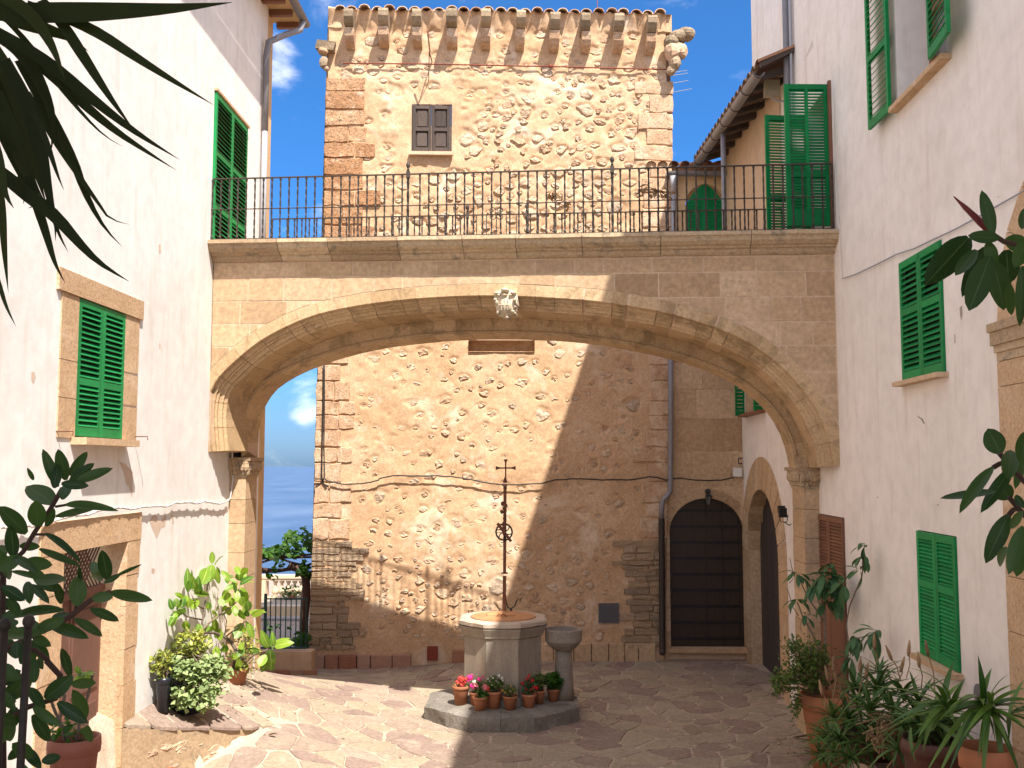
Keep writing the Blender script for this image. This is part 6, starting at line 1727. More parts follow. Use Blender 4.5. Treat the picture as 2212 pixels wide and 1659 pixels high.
def flare(b, p, d, l, w0, w1, th=.012):
    d = Vector(d).normalized(); s_ = Vector((0, 1, 0)).cross(d); Y_ = Vector((0, th, 0)); n = 5; pr = []
    for i in range(n + 1): t = i / n; w_ = w0 + (w1 - w0) * max(0, (t - .45) / .55) ** 2; pr.append((p + d * l * t, w_))
    poly = [q + s_ * w_ for q, w_ in pr] + [q - s_ * w_ for q, w_ in reversed(pr)]
    b.prism([x - Y_ / 2 for x in poly], -Y_)
b = MB(); cc = wp(1092.3, 1011)
flare(b, cc, (-1, 0, 0), .155, .011, .033); flare(b, cc, (1, 0, 0), .155, .011, .033); flare(b, cc, (0, 0, 1), (t0 - cc).length, .011, .033); flare(b, cc, (0, 0, -1), (cc - wp(1091, 1042)).length, .011, .014); b.build('cross', M['rust'], we)
b = MB(); wc = wp(1089, 1149) + Vector((0, -.03, 0)); n = 22; rw_ = .125
for i in range(n): pass
b.tube([wc + Vector((rw_ * math.cos(2 * math.pi * i / n), 0, rw_ * math.sin(2 * math.pi * i / n))) for i in range(n + 1)], .015, 6, cap=False)
for k in range(3): a = R(20 + 60 * k); P = [wc + Vector((rw_ * t * math.cos(a + .5 * t * t), 0, rw_ * t * math.sin(a + .5 * t * t))) for t in (-1, -.66, -.33, 0, .33, .66, 1)]; b.tube(P, .009, 5)
b.build('pulley_wheel', M['iron'], we, smooth=True)
b = MB(); d = Vector((.16, 0, -.21)).normalized(); s_ = Vector((d.z, 0, -d.x)) * .022
a = wc - d * .17 + Vector((0, -.03, 0)); b.box(a - s_, s_ * 2, (0, .015, 0), d * .35); b.cbox(wc + Vector((.0, -.03, .06)), .05, .02, .2); b.build('pulley_arm', M['rust'], we)
b = MB()
for (u, v, r_) in ((1086, 1088, .035), (1092, 1092, .035), (1089, 1098, .03), (1084, 1106, .028), (1090, 1112, .028), (1089, 1120, .022), (1091, 1126, .02)): b.ball(wp(u, v) + Vector((0, -.03, 0)), r_, 7, 5, (1, .7, 1.1))
b.build('iron_ornament', M['rust'], we, kind='stuff')
b = MB(); b.tube([wp(1092, 1285), wp(1093, 1300), wp(1097, 1312), wp(1104, 1315), wp(1112, 1309), wp(1116, 1298), wp(1121, 1292), wp(1123, 1301), wp(1126, 1291)], .011, 5); b.tube([wp(1104, 1314), wp(1104, 1322)], .022, 6); b.build('hook', M['iron'], we, smooth=True)
# stone basin on its stem
YB2 = 14.9; xb = at(1217.5, 1400, YB2).x; zt_ = at(1217, 1358, YB2).z; z1_ = at(1217, 1384, YB2).z; z2_ = at(1217, 1403, YB2).z
ba2 = thing('stone_basin', (xb, YB2, PH), 'grey round stone basin on a stem standing to the right of the well', 'basin')
r_ = .272; n = 20
b = MB(); b.lathe((xb, YB2, 0), [(.15, z2_), (r_ - .03, z1_ - .04), (r_, z1_ + .01), (r_, zt_ - .01), (r_ - .012, zt_), (r_ - .05, zt_), (r_ - .065, zt_ - .06), (.06, zt_ - .13)], n); b.v = [p + Vector((nrand(p, 6, 1), nrand(p, 6, 3), nrand(p, 6, 7) * .6)) * .012 for p in b.v]; b.build('bowl', M['basin'], ba2, smooth=False)
b = MB(); b.lathe((xb, YB2, 0), [(.145, PH - .02), (.142, PH + .2), (.128, z2_ - .25), (.122, z2_ + .01)], n); b.build('stem', M['basin'], ba2, smooth=True)
b = MB(); m_ = frame((at(1246, 1490, 15.1).x, 15.1, PH + .05), (1, 0, 0), (0, 0, 1), (0, -1, 0)); 
tag(put('loose_stone', LUMPS[3], None, m_ @ Matrix.Diagonal((.16, .3, .14, 1))), 'small loose stone lying beside the foot of the basin', 'stone')

# ================================================================== FLOWERPOTS ON THE STEP
LG = leaf_mesh('geranium_leaf', M['shrub'], wid=1.0, n=3, bend=.3, fold=.2)
LGr = leaf_mesh('green_leaf', M['vine'], wid=1.0, n=3, bend=.3, fold=.15)
LDk = leaf_mesh('dark_leaf', M['loquat'], wid=.6, n=2, bend=.3, fold=.15)
def pot(parent, c, rt, h, mat='terra', name='pot', seg=20, rb=.68):
    b = MB(); b.lathe(c, [(rt * rb, 0), (rt * .90, h * .80), (rt * .91, h * .81), (rt * 1.0, h * .82), (rt * 1.02, h * .90), (rt, h), (rt * .90, h), (rt * .86, h * .86)], seg, capt=False); o = b.build(name, M[mat], parent, smooth=False)
    for p in o.data.polygons: p.use_smooth = True
    b = MB(); b.lathe((c[0], c[1], c[2] + h * .86), [(rt * .87, 0), (rt * .5, .01)], 12); b.build('soil', M['soil'], parent); return o
def head(parent, c, r_, mat, rr, n=26, name='flower_head'):
    V = MB()
    for _ in range(n):
        v = Vector((rr.gauss(0, 1), rr.gauss(0, 1), rr.gauss(0, 1) + .3)).normalized(); p = Vector(c) + v * r_ * rr.uniform(.55, 1); t = v.orthogonal().normalized(); s_ = v.cross(t); e = r_ * .42
        a = rr.uniform(0, 3); t, s_ = t * math.cos(a) + s_ * math.sin(a), s_ * math.cos(a) - t * math.sin(a)
        V.quad(p - t * e, p - s_ * e * .8 + v * e * .2, p + t * e, p + s_ * e * .8 + v * e * .2)
    return V.build(name, M[mat], parent)
def zw(z, w_): return (884.8 + z / 5.333, 1271.9 + w_ / 5.333)
def potplant(lab, zx, zbot, ztop, zwid, yoff, fol, heads, rr, name='flowerpot'):
    """centre, bottom, top and width in the close view; stands on the step"""
    u, vb = zw(zx, zbot); _, vt = zw(zx, ztop); d = ray(u, vb); s_ = (PH + .005 - EYE.z) / d.z; y = d.y * s_ + .06; x = (ray(u, vb) * (y / d.y)).x
    rt = (zwid / 5.333) / 2 * y / FPX; zt = at(u, vt, y - rt * .3).z; h = zt - PH
    t = thing(name, (x, y, PH), lab, 'flowerpot', 'terracotta flowerpots round the well'); pot(t, (x, y, PH - .005), rt, h)
    for (mesh, mat, cx, cz, rx_, rz_, n, sz) in fol:
        uc, vc = zw(cx, cz); c = at(uc, vc, y); R3 = (rx_ / 5.333 * y / FPX, rx_ / 5.333 * y / FPX * .9, rz_ / 5.333 * y / FPX)
        b = MB()
        for k in range(7): q = c + Vector((rr.uniform(-.6, .6) * R3[0], rr.uniform(-.5, .5) * R3[1], rr.uniform(-.2, .5) * R3[2])); b.tube([(x, y, PH + h * .8), ((x + q.x) / 2, (y + q.y) / 2, (PH + h * .8 + q.z) / 2 + .02), q], .004, 4)
        b.build('stems', M['shrub'], t, kind='stuff'); cloud('foliage', M[mat], t, [in_ball(c, R3, rr, .15) for _ in range(n)], mesh, sz, rr)
    for (cx, cz, r_, mat) in heads: uc, vc = zw(cx, cz); head(t, at(uc, vc, y - .06), r_ / 5.333 * y / FPX, mat, rr)
    return t
potplant('leftmost flowerpot with coral red and bright pink geraniums', 590, 1335, 1115, 195, 0, [(LDk, 'shrub', 610, 1090, 75, 50, 60, .04)], [(590, 1035, 36, 'flcoral'), (555, 1075, 34, 'flcoral'), (625, 1080, 36, 'flcoral'), (600, 1110, 34, 'flcoral'), (645, 1040, 26, 'flcoral'), (700, 1020, 40, 'flpink'), (680, 1060, 26, 'flpink')], rr)
potplant('small flowerpot behind with pink and pale pink flowers', 750, 1345, 1190, 120, 0, [(LDk, 'vine', 790, 1100, 70, 70, 60, .05)], [(760, 1120, 34, 'flpale'), (715, 1120, 28, 'flpink'), (800, 1045, 26, 'flpink'), (745, 1070, 26, 'flwhite'), (845, 1015, 14, 'flpink'), (740, 1140, 20, 'flpink')], rr)
potplant('front small flowerpot with a low tuft of green geranium leaves', 812, 1405, 1240, 172, 0, [(LGr, 'vine', 840, 1215, 62, 38, 45, .06)], [(870, 1130, 36, 'flpale'), (900, 1150, 28, 'flcoral')], rr)
potplant('large flowerpot with a dense bush of small white flowers', 965, 1378, 1175, 205, 0, [(LDk, 'shrub', 975, 1090, 115, 80, 330, .042)], [(930, 1070, 13, 'flwhite'), (950, 1110, 12, 'flwhite'), (1000, 1060, 12, 'flwhite'), (1030, 1000, 20, 'flwhite'), (1065, 1030, 20, 'flwhite'), (1020, 1090, 13, 'flwhite'), (960, 1030, 12, 'flwhite'), (985, 1130, 12, 'flwhite'), (905, 1040, 12, 'flwhite'), (1075, 1060, 12, 'flwhite'), (940, 1010, 10, 'flwhite')], rr)
potplant('middle flowerpot with a thin grey-green plant and yellow flowers', 1160, 1393, 1232, 168, 0, [(LDk, 'shrub', 1155, 1165, 90, 60, 170, .035)], [(1070, 1170, 14, 'flyel'), (1100, 1195, 12, 'flyel'), (1160, 1185, 13, 'flyel'), (1215, 1200, 13, 'flyel'), (1165, 1120, 10, 'flyel'), (1190, 1160, 9, 'flyel')], rr)
potplant('flowerpot with upright bright red flowers over dark leaves', 1375, 1373, 1210, 170, 0, [(LDk, 'loquat', 1370, 1120, 85, 90, 190, .045)], [(1375, 990, 14, 'flred'), (1370, 1020, 20, 'flred'), (1340, 1045, 18, 'flred'), (1415, 1055, 22, 'flred'), (1300, 1090, 22, 'flred'), (1385, 1080, 16, 'flred'), (1430, 1135, 22, 'flred'), (1465, 1140, 22, 'flred'), (1345, 1160, 14, 'flred'), (1400, 1165, 14, 'flred')], rr)
potplant('flowerpot with a plain green bushy plant behind the red flowers', 1495, 1330, 1170, 120, 0, [(LDk, 'shrub', 1490, 1060, 95, 90, 260, .045)], [(1520, 1105, 7, 'flpale'), (1480, 1040, 6, 'flpale')], rr)
potplant('flowerpot with large round bright green geranium leaves', 1655, 1298, 1150, 150, 0, [(LGr, 'vine', 1655, 1055, 100, 85, 120, .075)], [], rr)
potplant('rearmost flowerpot with dark crimson flowers beside the basin stem', 1745, 1262, 1125, 110, 0, [(LDk, 'vine', 1750, 1060, 60, 60, 60, .05)], [(1700, 945, 26, 'fldark'), (1725, 985, 30, 'fldark'), (1775, 965, 34, 'fldark'), (1815, 980, 32, 'fldark'), (1770, 1010, 30, 'fldark'), (1790, 940, 26, 'flred'), (1845, 985, 20, 'fldark'), (1750, 1035, 26, 'fldark')], rr)
# leaves lying about
for i, (u, v, sz, mt, lab) in enumerate(((1092, 1579, .2, 'dry', 'large curled brown leaf lying in front of the well step'), (580, 1593, .12, 'dry', 'small dry leaf on the sunlit paving at the left'), (574, 1557, .07, 'dry', 'tiny dry leaf farther back on the sunlit paving'), (1712, 1598, .3, 'woodred', 'dark dry seed pod on the paving near the planters'))):
    me = leaf_mesh('fallen_leaf', M[mt], wid=.4 if mt == 'dry' else .16, n=5, fold=.8, bend=-.2); p = gxy(u, v); p.z += .03
    tag(put('fallen_leaf', me, None, lmat(p, (1, .25 * (-1) ** i, .06), (.1, .1, 1), sz)), lab, 'leaf')

# ================================================================== CREST ON THE ARCH
YC = (BL + SD * 4.3).y
def cpx(zx, zy): return onplane((1900 + zx / 9.215) / 1.8083, (1100 + zy / 9.215) / 1.8083, BL - NB * .05, NB)
cr = thing('coat_of_arms', cpx(700, 900), 'small carved white stone shield with crown hung on the keystone of the arch', 'carving')
def relief(name, P, dep, mat='crest', bulge=.05):
    c = sum((cpx(*p) for p in P), Vector()) / len(P); b = MB(); n = len(P); ring = [cpx(*p) for p in P]
    b.v = [p + NB * .10 for p in ring] + [p - NB * dep for p in ring] + [c.lerp(p, .62) - NB * (dep + bulge) for p in ring] + [c - NB * (dep + bulge * 1.3)]
    for r_ in (0, 1):
        for i in range(n): a = r_ * n + i; q = r_ * n + (i + 1) % n; b.f.append((a, q, q + n, a + n))
    for i in range(n): b.f.append((2 * n + i, 2 * n + (i + 1) % n, 3 * n))
    return b.build(name, M[mat], cr, smooth=True)
def ov(cx, cy, rx_, ry_, n=14, ph=0): return [(cx + rx_ * math.cos(2 * math.pi * i / n + ph), cy + ry_ * math.sin(2 * math.pi * i / n + ph)) for i in range(n)]
relief('backing', [(300, 430), (520, 300), (860, 280), (1090, 420), (1130, 700), (1100, 950), (1070, 1190), (900, 1200), (790, 1350), (600, 1270), (400, 1200), (350, 950), (290, 700)], .02)
relief('shield', ov(710, 900, 235, 300), .07, bulge=.07)
relief('crown', ov(700, 350, 150, 85), .10); relief('crown_band', ov(690, 520, 105, 45), .08)
for (x, y, a, c) in ((400, 450, 110, 60), (470, 520, 60, 50), (990, 440, 110, 60), (900, 520, 60, 50), (350, 680, 75, 55), (1060, 690, 80, 55), (400, 780, 40, 90), (1110, 800, 30, 110), (440, 1150, 55, 75), (990, 1110, 60, 65), (1060, 1180, 35, 40), (765, 1320, 45, 50), (1060, 940, 55, 40)): relief('scroll', ov(x, y, a, c, 9), .08, bulge=.03)
b = MB()
for x in (600, 710, 820): b.tube([cpx(x, y) - NB * .155 for y in (700, 800, 900, 1000, 1080)], .006, 4)
b.tube([cpx(x, 900) - NB * .155 for x in (500, 600, 710, 820, 920)], .006, 4); b.build('shield_lines', M['crest'], cr, kind='stuff')

# ================================================================== POTTED PLANTS BY THE LEFT WALL
rr = random.Random(9)
def z6(x, y): return (309.7 + x / 4.614, 1189.1 + y / 4.614)
YF = 13.6
fp = thing('potted_ficus', gxy(512, 1474), 'sunlit rubber plant with glossy yellow-green leaves in an orange bowl by the left pillar', 'plant')
pc = gxy(512, 1476); rt = 24.5 * pc.y / FPX; zt = at(512, 1446, pc.y).z
pot(fp, (pc.x, pc.y, pc.z), rt, zt - pc.z + .02)
YF = pc.y
LF_ = [leaf_mesh('ficus_leaf', M['ficus'], wid=.42, n=7, bend=b_, fold=f_) for b_, f_ in ((.15, .2), (.35, .35), (-.1, .15), (.5, .3))]
def pleaf(parent, mesh, p0, p1, wD, d, rr, tilt=.6, name='leaf', wm=.42, up=None):
    L_ = (p1 - p0).length; n = (EYE - p0).normalized() if up is None else Vector(up)
    n = n + Vector((rr.uniform(-tilt, tilt), rr.uniform(-tilt, tilt), rr.uniform(-tilt, tilt) + .25))
    w_ = wD * d / FPX / (L_ * wm); return put(name, mesh, parent, lmat(p0, p1 - p0, n, L_, w_))
FL = [(685, 130, 690, 10, 50), (640, 180, 590, 330, 105), (690, 210, 700, 310, 60), (720, 190, 755, 340, 50), (450, 410, 430, 195, 55), (450, 400, 460, 300, 65), (560, 430, 525, 310, 65), (450, 470, 455, 575, 60), (540, 480, 490, 570, 65), (330, 560, 325, 480, 50), (350, 570, 425, 540, 40), (340, 590, 410, 705, 100), (320, 620, 280, 720, 55), (430, 710, 430, 805, 60), (390, 470, 350, 430, 40), (400, 480, 380, 550, 50), (500, 430, 610, 460, 45), (860, 300, 790, 205, 55), (960, 240, 920, 150, 55), (975, 230, 1045, 165, 50), (960, 300, 950, 225, 70), (965, 340, 1045, 250, 60), (840, 285, 930, 305, 30), (900, 350, 815, 385, 55), (850, 400, 765, 470, 60), (850, 420, 815, 525, 80), (935, 360, 880, 415, 65), (930, 400, 935, 510, 55), (970, 370, 1025, 545, 85), (1040, 500, 1050, 615, 65), (900, 550, 930, 635, 55), (850, 560, 850, 655, 60), (960, 600, 990, 705, 55), (1020, 600, 1040, 665, 45), (1075, 650, 1198, 600, 55), (990, 730, 905, 885, 95), (1005, 760, 1000, 850, 40), (1050, 730, 1085, 870, 60), (700, 700, 730, 810, 65), (640, 740, 625, 810, 55), (550, 730, 540, 810, 45), (750, 780, 770, 900, 65), (730, 560, 740, 640, 55), (650, 590, 650, 510, 55), (880, 470, 890, 560, 60), (760, 480, 800, 560, 55), (1255, 960, 1165, 840, 70), (1240, 970, 1150, 890, 35), (1300, 950, 1285, 835, 45), (1310, 960, 1445, 890, 85), (1265, 990, 1262, 1135, 90), (1220, 1040, 1150, 1165, 75), (1280, 1120, 1260, 1215, 60), (1000, 970, 940, 1060, 60), (1160, 995, 1030, 995, 50), (820, 940, 800, 1050, 65), (720, 960, 735, 1070, 65), (940, 1080, 975, 1160, 50), (990, 1090, 1045, 1225, 50), (940, 1100, 948, 1235, 50), (970, 920, 985, 990, 55), (870, 1060, 960, 1050, 50)]
for (a, b_, c, d, w_) in FL:
    dd = YF + rr.uniform(-.35, .2); pleaf(fp, rr.choice(LF_), atl(*z6(a, b_), dd), atl(*z6(c, d), dd + rr.uniform(-.12, .08)), w_ * 1.2 / 4.614, dd, rr, .45)
for (a, b_, c, d, w_) in FL:
    dd = YF + rr.uniform(0, .4); jx, jy = rr.uniform(-40, 40), rr.uniform(-40, 40); pleaf(fp, rr.choice(LF_), atl(*z6(a + jx, b_ + jy), dd), atl(*z6(c + jx + rr.uniform(-60, 60), d + jy), dd), w_ / 4.614, dd, rr, .9)
b = MB()
for (P, r0, r1) in (([(900, 1180), (930, 1010), (880, 920), (800, 850), (700, 820), (600, 820), (580, 760), (600, 650), (620, 500), (640, 350), (660, 250), (685, 150)], .028, .006), ([(600, 780), (700, 680), (720, 560), (750, 380)], .014, .005), ([(640, 730), (880, 560), (960, 480), (960, 300)], .012, .005), ([(940, 1010), (1050, 1020), (1220, 1000), (1260, 960), (1310, 960)], .012, .005), ([(820, 860), (1000, 720), (1060, 650)], .012, .005), ([(810, 860), (830, 700), (780, 580)], .010, .004), ([(600, 580), (540, 550), (480, 440)], .012, .005), ([(580, 690), (440, 660), (340, 590), (325, 500)], .011, .004), ([(930, 1170), (960, 1050), (1000, 960)], .014, .006)):
    n = len(P); b.tube([atl(*z6(x, y), YF) for x, y in P], [r0 + (r1 - r0) * i / (n - 1) for i in range(n)], 6)
b.build('stem', M['bark'], fp, smooth=True)
# dry twiggy bush beside it
t = thing('dry_shrub', at(535, 1440, YF - .1), 'thin yellowish twiggy shrub growing out of the orange bowl', 'shrub')
b = MB()
base = at(515, 1448, YF)
tips = []
for k in range(34):
    tp_ = at(540 + rr.gauss(0, 16), 1400 + rr.gauss(0, 24), YF + rr.uniform(-.25, .2)); md_ = base.lerp(tp_, .5) + Vector((rr.gauss(0, .05), rr.gauss(0, .05), .03)); b.tube([base, md_, tp_], .004, 4); tips += [tp_, md_.lerp(tp_, .6)]
b.build('twigs', M['bark'], t, kind='stuff'); LJ = leaf_mesh('tiny_leaf', M['jade'], wid=.6, n=2, bend=.1); cloud('foliage', M['jade'], t, [p + Vector((rr.gauss(0, .03), rr.gauss(0, .03), rr.gauss(0, .03))) for p in tips * 4], LJ, .05, rr)
# jade plants
def bush(lab, name, cat, cpix, R_, y, n, mesh, mat, sz, potspec=None, sh=.3, stemm='bark'):
    c = atl(*cpix, y); y = c.y; t = thing(name, (c.x, y, 0), lab, cat); t.location.z = 0; rx_, rz_ = R_[0] * y / FPX, R_[1] * y / FPX
    pts = [q for q in (in_ball(c, (rx_, rx_ * .8, rz_), rr, sh) for _ in range(n)) if q.x > XL + .03]
    cloud('foliage', M[mat], t, pts, mesh, sz, rr)
    b = MB(); pb2 = Vector((c.x, y, c.z - rz_ * 1.1))
    if potspec: 
        um, vb, wt, vt, pm = potspec; pz = gxy(um, vb); pz = at(um, vb, y); h = at(um, vt, y).z - pz.z; pot(t, (pz.x, y, pz.z), wt / 2 * y / FPX, h, pm); pb2 = Vector((pz.x, y, pz.z + h * .85))
    for p in pts[::max(1, n // 22)]: b.tube([pb2, pb2.lerp(p, .5) + Vector((0, 0, .02)), p], .006, 4)
    b.build('stems', M[stemm], t, kind='stuff'); return t
LJ2 = leaf_mesh('jade_leaf', M['jade'], wid=.62, n=2, bend=-.1, fold=.3)
YJ = gxy(405, 1535).y
bush('round yellow-green jade bush behind the trailing ivy', 'jade_plant', 'plant', (408, 1393), (46, 30), YJ + .35, 620, LJ2, 'jade', .065, (412, 1500, 60, 1425, 'blackpot'))
bush('small yellow-green jade plant against the white wall', 'jade_plant', 'plant', (350, 1432), (24, 26), YJ + .1, 300, LJ2, 'jade', .06, (352, 1538, 34, 1462, 'blackpot'))
LI = leaf_mesh('ivy_leaf', M['ivy'], wid=1.0, n=2, bend=.3, fold=.25)
t = thing('potted_ivy', gxy(403, 1537), 'grey-green trailing ivy spilling over a black plastic pot by the white wall', 'plant')
pz = gxy(403, 1537); pot(t, (pz.x, pz.y, pz.z), 44 * pz.y / FPX, at(403, 1437, pz.y).z - pz.z, 'blackpot', rb=.75)
pts = []
def ivy_at(zx, zy, rxx, ryy, n):
    for _ in range(n):
        u, v = z6(zx - 45 + rr.gauss(0, rxx), zy + rr.gauss(0, ryy)); k = (u - 403) / 60; dd = pz.y - .30 * math.sqrt(max(0, 1 - k * k)) + rr.uniform(-.12, .08) ; pts.append(atl(u, v, dd))
for q in ((430, 1160, 90, 35, 110), (580, 1150, 110, 35, 150), (740, 1130, 70, 35, 100), (820, 1190, 40, 40, 60), (640, 1240, 110, 40, 120), (480, 1240, 60, 40, 50), (560, 1300, 40, 60, 40), (700, 1330, 50, 60, 70), (450, 1420, 60, 50, 90), (380, 1440, 60, 30, 30), (560, 1450, 80, 50, 100), (700, 1440, 50, 60, 70), (400, 1530, 40, 25, 30), (600, 1540, 70, 30, 50), (590, 1580, 20, 10, 10), (280, 1270, 40, 30, 22), (240, 1300, 20, 20, 8), (770, 1400, 30, 40, 25), (320, 1100, 40, 25, 20)): ivy_at(*q)
cloud('foliage', M['ivy'], t, pts, LI, .066, rr, droop=.2)
b = MB()
for k in range(40):
    p = rr.choice(pts); a = Vector((pz.x, pz.y, at(403, 1437, pz.y).z)); e = a.lerp(p, .45); e.z = max(a.z, p.z) + .05; b.tube([a, e, p], .004, 4)
b.build('stems', M['bark'], t, kind='stuff')
t = thing('low_plant', gxy(470, 1455), 'low green clump between the ivy pot and the orange bowl', 'plant')
cloud('foliage', M['shrub'], t, [at(470 + rr.gauss(0, 14), 1440 + rr.gauss(0, 12), YF - .1 + rr.uniform(-.2, .2)) for _ in range(240)], LS, .07, rr)
# ================================================================== PLANTS ON THE RIGHT
rr = random.Random(123)
def T(i, j, x, y): return (x / 4 + 553 * i, y / 4 + 414.75 * j)
LLq = [leaf_mesh('long_leaf', M['loquat'], wid=.32, n=6, bend=b_, fold=.3, shape='obov') for b_ in (.3, .55, .8)]
YL = 12.3
lp_ = thing('potted_shrub', at(1775, 1560, YL), 'leggy small tree with drooping dark leaves in a terracotta pot by the brown door', 'plant')
pzb = at(1782, 1578, YL); pot(lp_, (pzb.x, YL, 0.0), 50 * YL / FPX, at(1782, 1498, YL).z, 'terra', rb=.5)
b = MB(); zq = pzb.z + .4
SP = [([(1786, 1490), (1784, 1430), (1782, 1380), (1781, 1320), (1780, 1250)], .022), ([(1786, 1480), (1775, 1420), (1755, 1370), (1735, 1335), (1722, 1300)], .015), ([(1784, 1350), (1765, 1320), (1745, 1290), (1722, 1240), (1705, 1260)], .009), ([(1790, 1480), (1830, 1440), (1833, 1390), (1828, 1350), (1835, 1310), (1862, 1245), (1866, 1200)], .012), ([(1834, 1400), (1848, 1380), (1880, 1372), (1893, 1366)], .009), ([(1725, 1330), (1712, 1310), (1705, 1285), (1700, 1270)], .007), ([(1716, 1245), (1710, 1225), (1706, 1205)], .006), ([(1780, 1300), (1800, 1275), (1810, 1250)], .010), ([(1781, 1330), (1768, 1300), (1762, 1270)], .009)]
for P, r_ in SP: b.tube([atr(u, v, YL) for u, v in P], [r_ * (1 - .5 * i / len(P)) for i in range(len(P))], 6)
b.build('stem', M['bark'], lp_, smooth=True)
for (u, v, n, ln) in ((1781, 1245, 13, 52), (1808, 1245, 13, 55), (1762, 1262, 9, 48), (1722, 1240, 9, 45), (1722, 1295, 8, 42), (1812, 1290, 8, 45), (1866, 1200, 8, 38), (1869, 1178, 7, 32), (1893, 1364, 12, 46), (1850, 1375, 8, 42), (1840, 1420, 8, 48), (1785, 1300, 6, 45), (1800, 1222, 7, 45), (1740, 1330, 5, 40), (1858, 1232, 5, 42), (1822, 1262, 8, 55)):
    c = atr(u, v, YL + rr.uniform(-.15, .15)); a0 = rr.random() * 6
    for k in range(n):
        a = a0 + 2.4 * k; el = rr.uniform(-1.0, .6); d = Vector((math.cos(a) * math.cos(el), math.sin(a) * math.cos(el), math.sin(el)))
        if c.x > 3.6: d.x = -abs(d.x) if rr.random() < .8 else d.x * .2
        put('leaf', rr.choice(LLq), lp_, lmat(c + d * .02, d, (0, 0, 1), ln * .80 * YL / FPX * rr.uniform(.75, 1.15)))
t = thing('bushy_shrub', at(1725, 1480, YL), 'fine-leaved light green bush spilling over the terracotta pot edge', 'shrub')
pts = []
for (u, v, a, c, n) in ((1740, 1430, 36, 34, 900), (1715, 1395, 18, 18, 200), (1700, 1470, 26, 22, 380), (1770, 1420, 22, 30, 300), (1720, 1520, 10, 26, 160), (1675, 1468, 12, 8, 60), (1680, 1490, 10, 14, 60), (1755, 1475, 30, 16, 300)):
    for _ in range(n): pts.append(atr(u + rr.gauss(0, a * .55), v + rr.gauss(0, c * .55), YL - .15 + rr.gauss(0, .15)))
LSh = leaf_mesh('shrub_leaf', M['shrub'], wid=.5, n=2, bend=.2)
cloud('foliage', M['shrub'], t, pts, LSh, .052, rr)
b = MB(); a = at(1770, 1500, YL)
for p in pts[::26]: b.tube([a, a.lerp(p, .5) + Vector((0, 0, .06)), p], .004, 4)
b.build('twigs', M['bark'], t, kind='stuff')
# stone bench carrying the near pots
XB = 3.05
be = thing('planter_bench', (3.4, 7.6, 0), 'low rough stone bench along the right wall carrying the near plant pots', 'bench')
b = MB(); b.box((XB, 4.6, -.1), (1.2, 0, 0), (0, 5.1, 0), (0, 0, 1.05)); b.build('base', M['grout'], be)
y = 4.6
while y < 9.6:
    w_ = rr.uniform(.4, .7); w_ = min(w_, 9.72 - y); b = MB(); b.box((XB - .04, y + .005, .94), (1.1, 0, 0), (0, w_ - .01, 0), (0, 0, .07), jit=.01); b.build('bench_slab', M['pave'], be); y += w_
LB = [leaf_mesh('aloe_blade', M['aloe'], wid=.13, n=6, bend=b_, fold=.5, shape='blade') for b_ in (.1, .45, .8)]
def rosette(parent, c, n, ln, rr, meshes, lo=-.2, hi=1.3, name='leaf'):
    for k in range(n):
        a = 2.4 * k + rr.uniform(-.2, .2); el = lo + (hi - lo) * (k / n) + rr.uniform(-.12, .12)
        d = Vector((math.cos(a) * math.cos(el), math.sin(a) * math.cos(el), math.sin(el))); put(name, rr.choice(meshes), parent, lmat(c, d, (0, 0, 1), ln * rr.uniform(.75, 1.15)))
